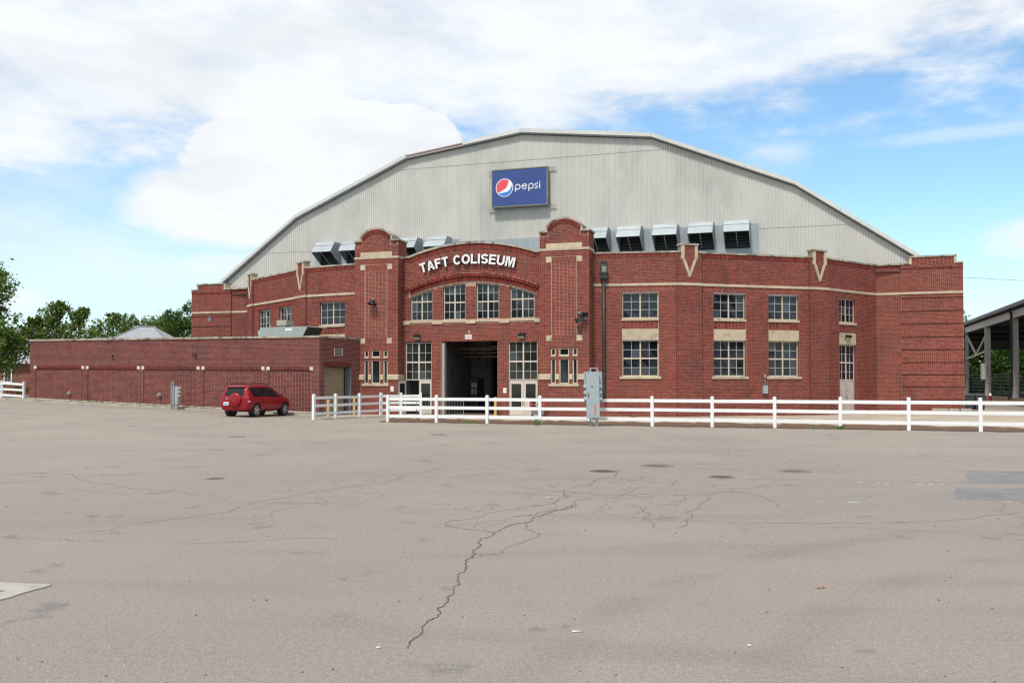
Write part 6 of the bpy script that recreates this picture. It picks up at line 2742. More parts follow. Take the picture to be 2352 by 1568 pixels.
    for i in range(230):
        y = 5.5 + 30 * rng.random() ** 1.6
        x = rng.uniform(-0.58, 0.58) * y
        r = rng.uniform(0.003, 0.008) * (1 + y * 0.05)
        q.add([(x - r, y - r, 0.001), (x + r, y - r * .8, 0.001), (x + r * .8, y + r, 0.001), (x - r, y + r * .7, 0.001), (x, y, r * 1.1)], [(0, 1, 4), (1, 2, 4), (2, 3, 4), (3, 0, 4)])
    q.build('pebbles', pm('pebble_dark', (0.09, 0.075, 0.065), 0.9, 0.4, 30), GROUND, kind='stuff')
    # weeds along the fence and the annex kerb
    wd = pm('weed_green', (0.10, 0.15, 0.04), 0.9, 0.3, 12)
    def tuft(x, y, n, r, h, nm, lb, z=0.0):
        q = MB()
        for i in range(n):
            a = rng.uniform(0, 6.28)
            d = rng.uniform(0, r)
            bx, by = x + d * math.cos(a), y + d * math.sin(a)
            hh = h * rng.uniform(0.5, 1.1)
            ex, ey = bx + rng.uniform(-.5, .5) * hh, by + rng.uniform(-.5, .5) * hh
            w = 0.012
            q.add([(bx - w, by, z), (bx + w, by, z), ((bx + ex) / 2 + w * .8, (by + ey) / 2, z + hh * .65), ((bx + ex) / 2 - w * .8, (by + ey) / 2, z + hh * .65), (ex, ey, z + hh)], [(0, 1, 2, 3), (3, 2, 4)])
        o = q.build(nm, wd, org=(x, y, z))
        tag(o, lb, 'weed', 'weeds around the fence')
    tuft(1.15, 40.75, 60, 0.16, 0.30, 'weed_tuft', 'green weed tuft at the foot of the fence post left of the tall cabinet')
    tuft(5.95, 45.2, 50, 0.16, 0.26, 'weed_tuft', 'green weed tuft on the walk behind the fence right of the tall cabinet')
    tuft(13.3, 37.0, 60, 0.30, 0.18, 'weed_tuft', 'low dry weeds on the dirt under the right part of the fence')
    tuft(12.3, 37.3, 40, 0.30, 0.12, 'weed_tuft', 'sparse weeds left of the dry weeds under the right fence')
    tuft(-2.0, 42.4, 60, 0.35, 0.14, 'weed_tuft', 'low weeds on the dirt in front of the goods door')
    mb = MB()
    for i in range(500):
        t = rng.choice([rng.uniform(4, 8), rng.uniform(8, 16), rng.uniform(0, AFL)])
        p = AF.p(t, 0, rng.uniform(0.02, 0.2))
        z = gz(p[0], p[1]) + 0.13
        h = rng.uniform(0.04, 0.15)
        mb.add([(p[0] - .02, p[1], z), (p[0] + .02, p[1], z), (p[0] + rng.uniform(-.05, .05), p[1], z + h)], [(0, 1, 2)])
    o = mb.build('verge_grass', wd)
    o['kind'] = 'stuff'
    o['label'] = 'thin grass growing along the foot of the annex'


CRACKS = [
  (2.2,[(-0.75,6.6),(-0.75,6.72),(-0.71,6.87),(-0.68,6.98),(-0.69,7.19),(-0.64,7.38),(-0.61,7.52),(-0.61,7.66),(-0.57,7.86),(-0.58,8.13),(-0.53,8.39),(-0.49,8.65),(-0.52,8.86),(-0.47,9.22),(-0.46,9.5),(-0.5,9.81),(-0.41,10.19),(-0.36,10.76),(-0.22,11.54),(-0.09,12.03),(-0.04,12.19),(0.18,12.44),(0.28,12.79),(0.45,13.2),(0.57,13.5),(0.91,14.07),(0.98,14.34)]),
  (1,[(-0.22,11.54),(-0.37,11.76),(-0.69,11.99),(-0.92,12.36),(-0.85,12.65),(-0.7,12.67),(-0.39,13.11),(-0.19,13.55),(0.21,13.91),(0.55,14.34),(0.77,14.75)]),
  (1.1,[(-0.41,10.19),(-0.34,10.11),(-0.1,10.25),(0.05,10.79),(0.15,10.98),(0.33,11.25),(0.36,11.5),(0.28,11.72),(0.15,11.91),(0.21,12.15),(0.18,12.44)]),
  (0.7,[(0.36,11.48),(0.71,11.47)]),
  (0.8,[(-0.49,11.99),(-0.5,12.23),(-0.46,12.4),(-0.39,12.52),(-0.11,12.67),(0.02,12.97),(0.3,13.2)]),
  (0.8,[(-0.37,11.84),(-0.31,12.15),(-0.15,12.41),(-0.1,12.61)]),
  (0.6,[(-2.03,13.6),(-1.44,13.35),(-1.12,13.2),(-0.72,13.06)]),
  (1.1,[(-5.59,11.49),(-5.03,12.38),(-4.51,13.08),(-4.14,13.41),(-4.06,14.24),(-3.68,15.18),(-3.57,15.78),(-2.99,16.77),(-2.36,17.69),(-1.83,19.64),(-1.43,20.55)]),
  (0.8,[(-3.64,12.87),(-3.45,13.19),(-3.22,14.11),(-3.45,14.37),(-3.69,14.5)]),
  (0.8,[(-4.14,13.41),(-3.82,13.99),(-3.76,14.63),(-2.97,14.37),(-2.99,14.76),(-3.28,15.47)]),
  (0.7,[(-3.65,15.04),(-3.53,15.62),(-3.06,16.26),(-2.68,17.31),(-2.68,18.72),(-2.19,19.17)]),
  (0.7,[(-2.65,14.11),(-2.39,14.37),(-2.21,15.18),(-2.2,15.62),(-2.76,16.09)]),
  (0.8,[(-4.01,10.84),(-3.6,10.84),(-3.14,11.02),(-2.73,11.17),(-2.08,11.06)]),
  (0.8,[(-6.32,11.33),(-5.87,11.25),(-5.3,11.05),(-4.86,10.94)]),
  (0.8,[(-10.56,19.4),(-9.75,19.17),(-9.62,20.13),(-9.48,20.65),(-8.98,22.07),(-8.37,22.7)]),
  (0.9,[(-9.16,19.17),(-8.76,18.51),(-8.2,17.69),(-7.53,17.13),(-6.65,16.36),(-5.76,15.94),(-4.88,15.1)]),
  (0.7,[(-8.11,16.26),(-7.23,15.94),(-6.72,15.62),(-6.24,15.1)]),
  (0.7,[(-7.18,12.87),(-6.92,13.19),(-6.68,13.59)]),
  (0.7,[(-15.98,35.15),(-13.38,29.9),(-12.28,28.83)]),
  (0.7,[(-3.9,23.71),(-2.4,22.38),(-1.52,21.2),(0.0,21.48)]),
  (0.6,[(-1.2,16.7),(-0.6,16.49),(0.0,16.03)]),
  (0.8,[(-1.61,18.72),(-1.12,18.72),(-0.6,19.17),(0.0,19.4)]),
  (0.9,[(0.5,13.08),(1.83,12.87),(2.47,12.57),(3.53,12.41),(4.7,12.38),(6.36,12.77),(7.48,13.41)]),
  (0.6,[(4.02,12.1),(4.77,11.83),(5.53,11.66),(6.36,11.41)]),
  (1,[(1.77,14.37),(1.96,13.75),(2.0,13.19),(1.88,12.97),(1.91,12.38),(1.87,11.92),(2.03,11.86)]),
  (1,[(3.28,15.18),(2.97,14.37),(2.57,13.52),(2.44,12.77),(2.15,11.92)]),
  (1.2,[(0.0,12.97),(0.48,13.52),(0.69,14.63),(0.94,15.18),(0.9,15.78),(1.19,16.77),(1.61,17.89),(2.19,19.17),(2.39,20.13)]),
  (1,[(0.39,12.77),(0.58,13.52),(0.9,14.11),(1.2,14.9),(1.44,15.18),(1.86,15.04),(2.4,15.33)]),
  (0.8,[(3.0,18.3),(3.01,17.13),(2.87,16.09),(2.89,15.62),(2.83,14.9),(2.58,14.11)]),
  (1,[(0.0,16.94),(0.76,16.09),(1.47,15.47),(2.45,15.62),(3.31,15.47),(3.82,15.94),(4.01,15.78),(4.14,15.04),(4.07,13.99)]),
  (0.8,[(3.82,15.94),(4.02,16.42),(4.63,16.94),(4.65,16.59)]),
  (0.7,[(5.23,16.94),(5.97,16.77),(7.26,16.09),(7.79,15.94)]),
  (0.7,[(4.44,21.48),(4.78,20.13),(5.02,18.72),(5.46,19.17),(6.91,19.4),(8.65,19.17)]),
  (0.8,[(7.71,14.76),(7.57,14.11),(7.17,13.19),(7.12,12.77)]),
  (0.8,[(1.46,13.64),(1.47,14.37),(1.69,15.18),(2.14,16.09),(2.24,17.5),(2.09,18.3)]),
  (0.7,[(0.39,16.42),(0.84,16.94),(1.37,18.09),(1.14,19.17)]),
  (0.7,[(1.75,13.19),(2.12,13.99),(2.57,14.63),(2.92,15.18)]),
  (0.7,[(1.16,13.19),(1.36,13.64),(1.47,14.37)]),
  (0.6,[(0.0,20.13),(0.69,19.4),(1.47,18.72),(2.21,17.89),(2.91,17.5)]),
  (0.8,[(6.52,12.01),(6.96,12.47)]),
]
lot_details()


# ------------------------------------------------------------------ trees
def leaf_mat(name, a, b, c):
    m = bpy.data.materials.new(name)
    m.use_nodes = True
    t = NT(m.node_tree)
    g = t.new('ShaderNodeNewGeometry')
    col = t.ramp(g.outputs['Random Per Island'], [(0.0, a), (0.55, b), (1.0, c)])
    n = t.noise(g.outputs['Position'], 0.5, 4, 0.6)
    col = t.mix(1.0, col, t.ramp(n, [(0.3, (0.75, 0.78, 0.72)), (0.7, (1.2, 1.18, 1.1))]), 'MULTIPLY')
    d = t.new('ShaderNodeBsdfPrincipled')
    t.link(col, d.inputs['Base Color'])
    d.inputs['Roughness'].default_value = 0.6
    d.inputs['Specular IOR Level'].default_value = 0.3
    tr = t.new('ShaderNodeBsdfTranslucent')
    t.link(t.mix(1.0, col, (1.1, 1.3, 0.5), 'MULTIPLY'), tr.inputs[0])
    mx = t.new('ShaderNodeMixShader')
    mx.inputs[0].default_value = 0.38
    t.link(d.outputs[0], mx.inputs[1])
    t.link(tr.outputs[0], mx.inputs[2])
    o = t.new('ShaderNodeOutputMaterial')
    t.link(mx.outputs[0], o.inputs[0])
    return m


LEAF1 = leaf_mat('leaves_sycamore', (0.070, 0.115, 0.022), (0.112, 0.170, 0.034), (0.165, 0.215, 0.055))
LEAF2 = leaf_mat('leaves_dark', (0.040, 0.080, 0.017), (0.062, 0.112, 0.023), (0.095, 0.146, 0.034))
BARK = pm('bark', (0.11, 0.09, 0.07), 0.95, 0.3, 5, bump=0.5, bscale=18)


def tree(x, y, z, blobs, label, trunk_h, leaf=0.24, dens=240, mat=None, seed=1, group='trees behind the buildings', tr=0.28, shoots=10):
    """trunk and limbs reaching into an uneven cloud of leaf faces. blobs: (dx, dy, dz, rx, ry, rz)"""
    rng = np.random.RandomState(seed)
    s = thing('tree', label, 'tree', (x, y, z), group=group)
    q = MB()
    top = V(x + rng.uniform(-.2, .2), y, z + trunk_h)
    q.tube([(x, y, z - 0.2), (x + .05, y, z + trunk_h * .5), tuple(top)], [tr * 1.25, tr, tr * .8], 10)
    for b in blobs:
        c = V(x + b[0], y + b[1], z + b[2])
        mid = (top + c) / 2 + rng.uniform(-.4, .4, 3)
        q.tube([tuple(top), tuple(mid), tuple(c)], [tr * .55, tr * .35, tr * .15], 6)
        for k in range(4):
            e = c + rng.uniform(-1, 1, 3) * V(*b[3:]) * .8
            q.tube([tuple((mid + c) / 2), tuple((c + e) / 2 + rng.uniform(-.2, .2, 3)), tuple(e)], [tr * .18, tr * .1, 0.015], 5)
    q.build('trunk', BARK, s, smooth=True)
    P, sz = [], []
    for b in blobs:
        r = V(*b[3:])
        c = V(x + b[0], y + b[1], z + b[2])
        vol = r[0] * r[1] * r[2]
        n = int(dens * (vol ** 0.72))
        # leaf clumps: cluster centres near the shell, leaves around them
        nc = max(8, n // 26)
        dirs = rng.normal(size=(nc, 3))
        dirs /= np.linalg.norm(dirs, axis=1)[:, None]
        rad = rng.uniform(0.45, 1.08, nc) ** 0.7
        cc = c + dirs * r * rad[:, None]
        idx = rng.randint(0, nc, n)
        P.append(cc[idx] + rng.normal(size=(n, 3)) * (0.16 * r.mean() + 0.10))
        # stray shoots that break the outline
        for k in range(shoots):
            d = rng.normal(size=3)
            d[2] = abs(d[2]) + 0.2
            d /= np.linalg.norm(d)
            st = c + d * r * 0.95
            ln = rng.uniform(.25, .6) * r.mean() * 0.8
            m = int(18 + 16 * rng.rand())
            f = rng.rand(m)[:, None]
            P.append(st + d * f * ln + rng.normal(size=(m, 3)) * 0.10)
    P = np.concatenate(P)
    n = len(P)
    nr = rng.normal(size=(n, 3)) + V(0, -0.2, 0.5)
    nr /= np.linalg.norm(nr, axis=1)[:, None]
    a = np.cross(nr, rng.normal(size=(n, 3)))
    a /= np.linalg.norm(a, axis=1)[:, None]
    b = np.cross(nr, a)
    L = (leaf * rng.uniform(.55, 1.2, n))[:, None]
    p0, p1, p2, p3 = P - a * L * .5, P + b * L * .30 + nr * L * .06, P + a * L * .5, P - b * L * .30 + nr * L * .06
    vs = np.stack([p0, p1, p2, p3], 1).reshape(-1, 3) - V(x, y, z)
    me = bpy.data.meshes.new('crown')
    me.vertices.add(4 * n)
    me.vertices.foreach_set('co', vs.ravel())
    me.loops.add(4 * n)
    me.loops.foreach_set('vertex_index', np.arange(4 * n))
    me.polygons.add(n)
    me.polygons.foreach_set('loop_start', np.arange(n) * 4)
    me.polygons.foreach_set('loop_total', np.full(n, 4))
    me.update()
    me.materials.append(mat or LEAF1)
    o = bpy.data.objects.new('crown', me)
    SC.collection.objects.link(o)
    o.parent = s
    return s


def tree_abs(x, y, z, ab, *a, **k):
    return tree(x, y, z, [(bx - x, by - y, bz - z, rx, ry, rz) for bx, by, bz, rx, ry, rz in ab], *a, **k)


# left group, in front of and beside the pale-roofed house
tree_abs(-41.6, 70.0, 0.7, [(-39.9, 70, 9.0, 1.5, 1.6, 1.3), (-41.5, 70, 10.0, 2.0, 1.8, 1.6), (-40.4, 70, 7.3, 1.2, 1.4, 0.6), (-39.2, 70, 5.5, 1.8, 1.8, 1.4), (-38.4, 69.6, 4.2, 1.4, 1.5, 1.3), (-40.6, 70, 4.3, 2.0, 2.0, 1.7), (-42.5, 70.4, 6.6, 2.0, 2.0, 1.6)],
     'tall green tree at the far left edge of the view', 3.4, leaf=0.30, dens=520, seed=3, shoots=14)
tree_abs(-36.0, 72.0, 0.7, [(-36.6, 72, 5.9, 1.2, 1.3, 1.0), (-36.3, 72, 7.2, .75, .8, .7), (-35.5, 72, 7.5, .42, .6, .55), (-34.6, 72.2, 5.6, 1.35, 1.3, .9), (-34.3, 72, 6.8, .55, .6, .6), (-33.75, 72, 7.2, .22, .3, .5), (-37.4, 71.8, 5.0, 1.1, 1.2, 1.1), (-37.6, 72, 6.4, .5, .6, .5)],
     'spreading green tree rising over the left end of the annex', 3.6, leaf=0.26, dens=620, seed=5, shoots=12)
# trees behind the annex, left of the arena
tree_abs(-41.3, 95.0, 0.7, [(-41.4, 95, 6.9, 2.2, 2.0, 1.2), (-40.3, 95, 7.8, 1.3, 1.3, .9), (-42.9, 95, 6.6, 1.2, 1.3, .9), (-41.6, 95, 8.3, .7, .8, .6)], 'feathery green tree behind the annex, left of the grey hipped roof', 5.2, leaf=0.26, dens=420, seed=7, mat=LEAF1, shoots=18)
tree_abs(-37.6, 97.0, 0.7, [(-38.6, 97, 7.0, 1.9, 1.8, 1.4), (-36.6, 97, 6.9, 2.0, 1.8, 1.5), (-37.6, 97, 7.9, 1.3, 1.3, .8)], 'broad green tree directly behind the grey hipped roof', 4.8, leaf=0.28, dens=420, seed=8, mat=LEAF1)
tree_abs(-34.6, 94.0, 0.7, [(-34.6, 94, 7.3, 1.6, 1.6, 1.5), (-34.9, 94, 8.4, 1.0, 1.1, .7), (-33.6, 94, 6.7, 1.3, 1.4, 1.5), (-35.7, 94, 6.8, 1.2, 1.3, 1.1)], 'dense dark green tree against the left corner of the arena', 5.0, leaf=0.26, dens=560, seed=9, mat=LEAF2)
tree_abs(-31.6, 92.0, 0.7, [(-32.2, 92, 9.0, .75, .8, .9), (-31.4, 92, 8.0, 1.0, 1.0, 1.2)], 'slim dark tree peeping out at the left edge of the arena corner', 6.0, leaf=0.24, dens=420, seed=12, mat=LEAF2, tr=.15)
# right: behind and beyond the open shed
tree(56.5, 118.0, 0, [(0.2, 0, 9.3, 2.4, 2.2, 1.6), (1.5, 0, 8.2, 2.6, 2.4, 1.8)], 'loose green tree rising above the shed roof beside the arena corner', 6.5, leaf=0.36, dens=150, seed=14, group='trees beyond the shed')
for i, (tx, ty, hh) in enumerate(((66, 171, 9), (74, 168, 10), (82, 170, 9.5), (90, 172, 10), (98, 176, 10), (107, 178, 9))):
    tree(tx, ty, 0, [(0, 0, 2.4, 5.0, 3.5, 2.6), (-1.5, 0, 6.2, 4.2, 3.4, 2.8), (2, 0, hh - 0.5, 3.6, 3.2, 2.4)],
         ['first', 'second', 'third', 'fourth', 'fifth', 'sixth'][i] + ' dark tree from the left seen under the shed roof', 3.5, leaf=0.60, dens=150, seed=20 + i, mat=LEAF2, group='trees beyond the shed', shoots=4)
_w = np.random.RandomState(99)
_q = MB()
for _i in range(5200):
    _x = _w.uniform(50, 135)
    _p = V(_x, 182 + _w.normal() * 2.5, abs(_w.uniform(0, 1)) * 11.5 + .2)
    _a, _b = _w.normal(size=3) * .5, _w.normal(size=3) * .5
    _q.add([_p - _a, _p + _b, _p + _a, _p - _b], [(0, 1, 2, 3)])
_o = _q.build('far_wood', LEAF2)
_o['kind'] = 'stuff'
_o['label'] = 'dense dark wood far behind the open shed'


# ------------------------------------------------------------------ houses on the left
def hip_house(x0, x1, y0, y1, zb, ze, zr, inset, label, chim=False, wins=(), rot=0.0):
    s = thing('house', label, 'house', ((x0 + x1) / 2, y0, zb), group='houses with grey roofs on the left')
    w = MB()
    w.box(x0, x1, y0, y1, zb - 0.3, ze)
    wall = w.build('wall', pm('house_brick', (0.20, 0.085, 0.06), 0.9, 0.2, 3), s)
    e = 0.5
    A = [(x0 - e, y0 - e, ze - .05), (x1 + e, y0 - e, ze - .05), (x1 + e, y1 + e, ze - .05), (x0 - e, y1 + e, ze - .05)]
    ym = (y0 + y1) / 2
    Rg = [(x0 + inset, ym, zr), (x1 - inset, ym, zr)]
    r = MB()
    r.add(A + Rg, [(0, 1, 5, 4), (1, 2, 5), (2, 3, 4, 5), (3, 0, 4), (3, 2, 1, 0)])
    sh = bpy.data.materials.get('slate_shingles')
    if sh is None:
        sh = bpy.data.materials.new('slate_shingles')
        sh.use_nodes = True
        t = NT(sh.node_tree)
        g = t.new('ShaderNodeNewGeometry')
        sp = t.new('ShaderNodeSeparateXYZ')
        t.link(g.outputs['Position'], sp.inputs[0])
        f = t.math('FRACT', t.math('MULTIPLY', sp.outputs[2], 5.5))
        n = t.noise(g.outputs['Position'], 3.0, 5, 0.7)
        c = t.ramp(n, [(0.3, (0.23, 0.235, 0.26)), (0.7, (0.36, 0.37, 0.40))])
        c = t.mix(t.math('MULTIPLY', t.smooth(f, 0.82, 0.98), 0.55), c, (0.14, 0.14, 0.16))
        b = t.new('ShaderNodeBsdfPrincipled')
        t.link(c, b.inputs['Base Color'])
        b.inputs['Roughness'].default_value = 0.8
        o = t.new('ShaderNodeOutputMaterial')
        t.link(b.outputs[0], o.inputs[0])
    rf = r.build('roof', sh, s)
    rid = MB()
    for a, b in ((A[0], Rg[0]), (A[1], Rg[1]), (Rg[0], Rg[1])):
        rid.tube([a, b], 0.09, 6)
    rid.build('ridge_cap', pm('lead_ridge', (0.20, 0.195, 0.21), 0.7, 0.1, 3), rf)
    if chim:
        c = MB()
        cx = x0 + inset - 2.2
        c.box(cx - 0.5, cx + 0.7, y0 + 1.0, y0 + 1.6, ze + 0.8, ze + 1.75)
        c.build('dormer', sh, rf)
    for (wx, wz, ww, wh) in wins:
        q = MB()
        fr = Fr((wx, y0 - 0.03), (wx + ww, y0 - 0.03))
        window(fr, s, 0, ww, wz, wz + wh, cols=1, sub=2, rows=(1, 1, 1, 1), heavy=(1,), fmat=WHITE, rec=-0.05, fw=0.10)
    return s


hip_house(-54.5, -38.0, 81.0, 92.0, 0.7, 3.6, 7.1, 7.6, 'house with grey shingle roof behind the tree at the far left', wins=((-46.6, 1.9, 0.75, 1.3), (-45.0, 1.9, 0.75, 1.3)))
hip_house(-37.0, -28.2, 77.5, 85.5, 0.7, 4.0, 6.85, 3.7, 'house with grey hipped roof peeking over the middle of the annex', chim=True)


def antenna():
    x, y = -66.6, 140.0
    s = thing('antenna_mast', 'thin pale lattice antenna mast far behind the annex', 'mast', (x, y, 0))
    q = MB()
    m = pm('mast_grey', (0.5, 0.52, 0.54), 0.6, 0.05, 3)
    for a, b in ((-.25, -.25), (.25, -.25), (0, .3)):
        q.tube([(x + a, y + b, 0), (x + a * .6, y + b * .6, 11.6)], 0.06, 5)
    for k in range(16):
        z = k * 0.72
        q.tube([(x - .22, y - .22, z), (x + .22, y - .22, z + .72)], 0.03, 4)
    q.build('mast', m, s)
    q = MB()
    q.box(x - 0.6, x + 0.6, y - .3, y + .3, 11.5, 11.7)
    q.build('platform', m, s)
    for a in (-0.6, 0.1, 0.6):
        r = MB()
        r.tube([(x + a, y, 11.7), (x + a, y, 14.0 if a < .3 else 13.0)], 0.03, 5)
        r.build('rod', m, s)


antenna()


def hedge(x, y, w, label, sd):
    rng = np.random.RandomState(sd)
    s = thing('shrub', label, 'shrub', (x, y, 0.7), group='shrubs at the left house')
    q = MB()
    n = 900
    P = rng.normal(size=(n, 3)) * V(w, .5, .45) * .5 + V(x, y, 1.35)
    for p in P:
        a, b = rng.normal(size=3) * .12, rng.normal(size=3) * .12
        q.add([p - a, p + b, p + a, p - b], [(0, 1, 2, 3)])
    q.build('foliage', LEAF2, s)
    t = MB()
    t.tube([(x, y, 0.6), (x, y, 1.3)], 0.06, 6)
    t.build('stem', BARK, s)


hedge(-46.5, 81.5, 1.6, 'left dark shrub under the house windows', 41)
hedge(-43.6, 81.5, 1.5, 'right dark shrub under the house windows', 42)


# ------------------------------------------------------------------ open shed on the right
def shed():
    fr = Fr((40.6 + 0.3235 * -30, 72.5 - 30), (40.6 + 0.3235 * 110, 72.5 + 110))
    # left to right seen from the camera is far to near, so flip
    a = fr.p(140, 0, 0)
    d = V(0.3078, 0.9515, 0)          # along the shed, away from the camera
    rgt = V(0.9515, -0.3078, 0)       # across, to the right
    o = V(40.6, 72.5, 0)
    s = thing('open_shed', 'large open steel shed with dark roof right of the arena', 'shed', (40.6, 72.5, 0))
    P = lambda w, q, z: o + d * w + rgt * q + V(0, 0, z)
    steel = pm('shed_steel_paint', (0.50, 0.48, 0.45), 0.6, 0.1, 2, dirt=((0.36, 0.30, 0.25), 2.5, 0.55, 0.72))
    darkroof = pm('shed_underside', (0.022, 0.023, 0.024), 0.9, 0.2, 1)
    q = MB()
    pts = [P(-28, -0.4, 8.05), P(100, -0.4, 8.05), P(100, 34, 9.9), P(-28, 34, 9.9)]
    q.prism(pts, (0, 0, 0.12))
    q.build('roof', pm('shed_roof', (0.16, 0.15, 0.16), 0.6, 0.1, 1), s)
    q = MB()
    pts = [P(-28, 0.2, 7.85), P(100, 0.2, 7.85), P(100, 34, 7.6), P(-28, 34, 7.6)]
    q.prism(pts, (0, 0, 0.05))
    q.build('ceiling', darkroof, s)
    q = MB()
    q.bar(P(-28, -0.55, 8.08), P(100, -0.55, 8.08), 0.30, 0.28)
    q.build('gutter', pm('gutter_brown', (0.10, 0.085, 0.085), 0.5, 0.1, 1), s)
    q = MB()
    q.bar(P(-28, -0.18, 7.5), P(100, -0.18, 7.5), 0.16, 0.62)
    q.build('eave_beam', steel, s)
    for k, w in enumerate((-22, -9.5, 3.2, 15.3, 27.8, 40, 52)):
        c = MB()
        for u0, u1, v0, v1 in ((-.24, .24, -.19, -.15), (-.24, .24, .15, .19), (-.03, .03, -.15, .15)):
            pts = [P(w + v0, u0, 0.55), P(w + v1, u0, 0.55), P(w + v1, u1, 0.55), P(w + v0, u1, 0.55)]
            c.prism(pts, (0, 0, 6.62))
        col = c.build('column', steel, s)
        c = MB()
        c.prism([P(w - .3, -.3, 0.5), P(w + .3, -.3, 0.5), P(w + .3, .3, 0.5), P(w - .3, .3, 0.5)], (0, 0, 0.08))
        c.build('base_plate', steel, col)
    for w in (3.2, 27.15):
        pp = MB()
        pp.tube([P(w - 0.5, -0.5, 7.9), P(w - 0.5, -0.35, 7.5), P(w - 0.5, -0.35, 1.5), P(w - 0.5, -0.6, 0.5)], 0.10, 8)
        pp.build('downpipe', BLACK, s)
    b = MB()
    b.bar(P(27.6, 0.0, 7.15), P(21.5, 0.0, 4.7), 0.14, 0.16)
    b.bar(P(15.6, 0.2, 7.0), P(21.5, 0.0, 4.7), 0.14, 0.14)
    b.build('brace', steel, s)
    b = MB()
    b.bar(P(27.6, 0.0, 4.45), P(21.5, 0.0, 4.65), 0.14, 0.14)
    b.bar(P(15.5, 0.0, 4.95), P(21.5, 0.0, 4.65), 0.14, 0.14)
    b.build('tie', steel, s)
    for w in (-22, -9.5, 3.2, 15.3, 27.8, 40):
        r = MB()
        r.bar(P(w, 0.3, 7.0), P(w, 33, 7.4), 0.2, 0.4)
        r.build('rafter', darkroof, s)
    # low wall the columns stand on
    n = 16
    for i in range(n):
        w0, w1 = -26 + 120 * i / n, -26 + 120 * (i + 1) / n - 0.02
        q = MB()
        pts = [P(w0, -.35, 0), P(w1, -.35, 0), P(w1, .35, 0), P(w0, .35, 0)]
        q.prism(pts, (0, 0, 0.62))
        q.build('low_wall', pm('tan_concrete', (0.30, 0.22, 0.14), 0.9, 0.15, 0.8), s)
    bx = MB()
    bx.prism([P(15.3 - .5, -.55, 2.2), P(15.3 + .5, -.55, 2.2), P(15.3 + .5, -.25, 2.2), P(15.3 - .5, -.25, 2.2)], (0, 0, 1.5))
    bx.build('switch_box', steel, s)
    # pipe pens inside
    pen = thing('pen_railing', 'dark pipe railing of the pens under the shed roof', 'railing', tuple(P(30, 1, 0)))
    pm_ = pm('pen_pipe', (0.05, 0.045, 0.042), 0.6, 0.2, 4)
    for k in range(6):
        z = 1.05 + 0.34 * k
        q = MB()
        q.tube([P(-20, 2.0, z), P(64, 2.0, z)], 0.05, 6)
        q.build('rail', pm_, pen)
    for k in range(22):
        w = -20 + 4 * k
        q = MB()
        q.tube([P(w, 2.0, 0), P(w, 2.0, 2.85)], 0.08, 6)
        q.build('post', pm_, pen)
    g = MB()
    g.add([tuple(P(100, -2, 0.02)), tuple(P(160, -2, 0.02)), tuple(P(160, 60, 0.02)), tuple(P(100, 60, 0.02))], [(0, 1, 2, 3)])
    o2 = g.build('meadow', pm('meadow_green', (0.11, 0.15, 0.05), 0.95, 0.3, 0.5))
    o2['kind'] = 'structure'


shed()


def hydrant():
    x, y = 42.6, 81.5
    s = thing('fire_hydrant', 'red fire hydrant with pale cap in front of the shed', 'hydrant', (x, y, 0))
    red = pm('hydrant_red', (0.30, 0.02, 0.02), 0.5, 0.1, 5)
    q = MB()
    q.lathe([(0.16, 0), (0.16, 0.05), (0.11, 0.06), (0.11, 0.62), (0.14, 0.64), (0.14, 0.70)], (x, y, 0), (0, 0, 1), 16)
    q.build('barrel', red, s)
    q = MB()
    q.lathe([(0.14, 0.70), (0.13, 0.78), (0.08, 0.88), (0.04, 0.90), (0.04, 0.95), (0.0, 0.96)], (x, y, 0), (0, 0, 1), 16)
    q.build('bonnet', WHITE, s, smooth=True)
    for a in ((1, 0, 0), (-1, 0, 0), (0, -1, 0)):
        q = MB()
        q.lathe([(0.07, 0.0), (0.07, 0.18), (0.05, 0.19)], (x, y, 0.5), a, 10)
        q.build('outlet', red, s)


hydrant()


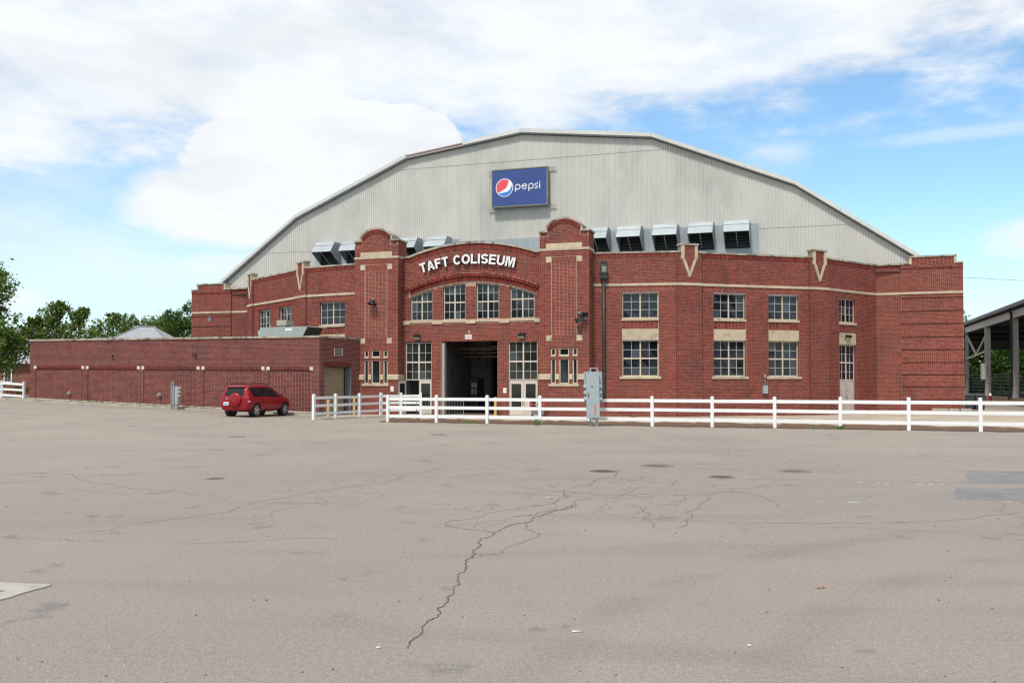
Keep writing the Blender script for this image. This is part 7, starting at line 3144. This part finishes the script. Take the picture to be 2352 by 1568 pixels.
def bin_cart(x, y, label):
    s = thing('waste_bin', label, 'bin', (x, y, 0), group='grey bins by the right arena corner')
    m = pm('bin_charcoal', (0.045, 0.05, 0.06), 0.55, 0.1, 4)
    q = MB()
    q.hexa([(x - .28, y - .30, .12), (x + .28, y - .30, .12), (x + .28, y + .30, .12), (x - .28, y + .30, .12), (x - .34, y - .38, 1.05), (x + .34, y - .38, 1.05), (x + .34, y + .38, 1.05), (x - .34, y + .38, 1.05)])
    q.build('tub', m, s)
    q = MB()
    q.hexa([(x - .36, y - .41, 1.055), (x + .36, y - .41, 1.055), (x + .36, y + .41, 1.055), (x - .36, y + .41, 1.055), (x - .33, y - .34, 1.13), (x + .33, y - .34, 1.13), (x + .33, y + .36, 1.16), (x - .33, y + .36, 1.16)])
    q.build('lid', m, s)
    for a in (-.25, .25):
        w = MB()
        w.lathe([(0.13, -.03), (0.13, .03)], (x + a, y + .30, .13), (1, 0, 0), 14)
        w.build('wheel', BLACK, s)


bin_cart(29.6, 59.6, 'left charcoal bin standing beside the right corner of the arena')
bin_cart(30.5, 59.9, 'right charcoal bin standing beside the right corner of the arena')


def blocks():
    fr = PV
    for k, (a, b, lb) in enumerate(((3.05, 3.95, 'left'), (3.97, 4.55, 'middle'), (4.60, 5.25, 'right'))):
        q = MB()
        fr.poly(q, [(a, 0), (b, 0), (b - 0.02, 0.34), (a + 0.02, 0.34)], 0.35, 0.95)
        o = q.build('concrete_block', CONC, org=tuple(fr.p(a, 0, 0.6)))
        tag(o, lb + ' one of the low concrete blocks at the foot of the right arena corner', 'concrete block', 'concrete blocks at the corner')


blocks()


def wire():
    q = MB()
    A, B = PV.p(PV.L, 8.25, 0.0), V(95, 120, 15.3)
    pts = []
    for i in range(25):
        f = i / 24
        p = A + (B - A) * f
        p[2] -= 0.5 * math.sin(math.pi * f)
        pts.append(tuple(p))
    q.tube(pts, 0.012, 5)
    tag(q.build('overhead_wire', BLACK, org=tuple(A)), 'thin overhead wire leaving the right corner of the arena', 'wire')


wire()


def treeline():
    """the wood behind the photographer: it shows only as the dark reflections in the windows"""
    rng = np.random.RandomState(77)
    q = MB()
    for i in range(5200):
        x = rng.uniform(-95, 95)
        h = 13 + 4 * math.sin(x * .23) + 2.5 * math.sin(x * .71 + 1)
        p = V(x, -62 + rng.normal() * 3 + .004 * x * x, abs(rng.uniform(0.3, 1) ** .6) * h + rng.normal() * .6)
        a, b = rng.normal(size=3) * 1.0, rng.normal(size=3) * 1.0
        q.add([p - a, p + b, p + a, p - b], [(0, 1, 2, 3)])
    o = q.build('far_wood', LEAF2)
    o['kind'] = 'stuff'
    o['label'] = 'dark wood across the lot, seen as reflections in the windows'


treeline()
print('single bricks', NPIECE[0], 'objects', len(bpy.data.objects))
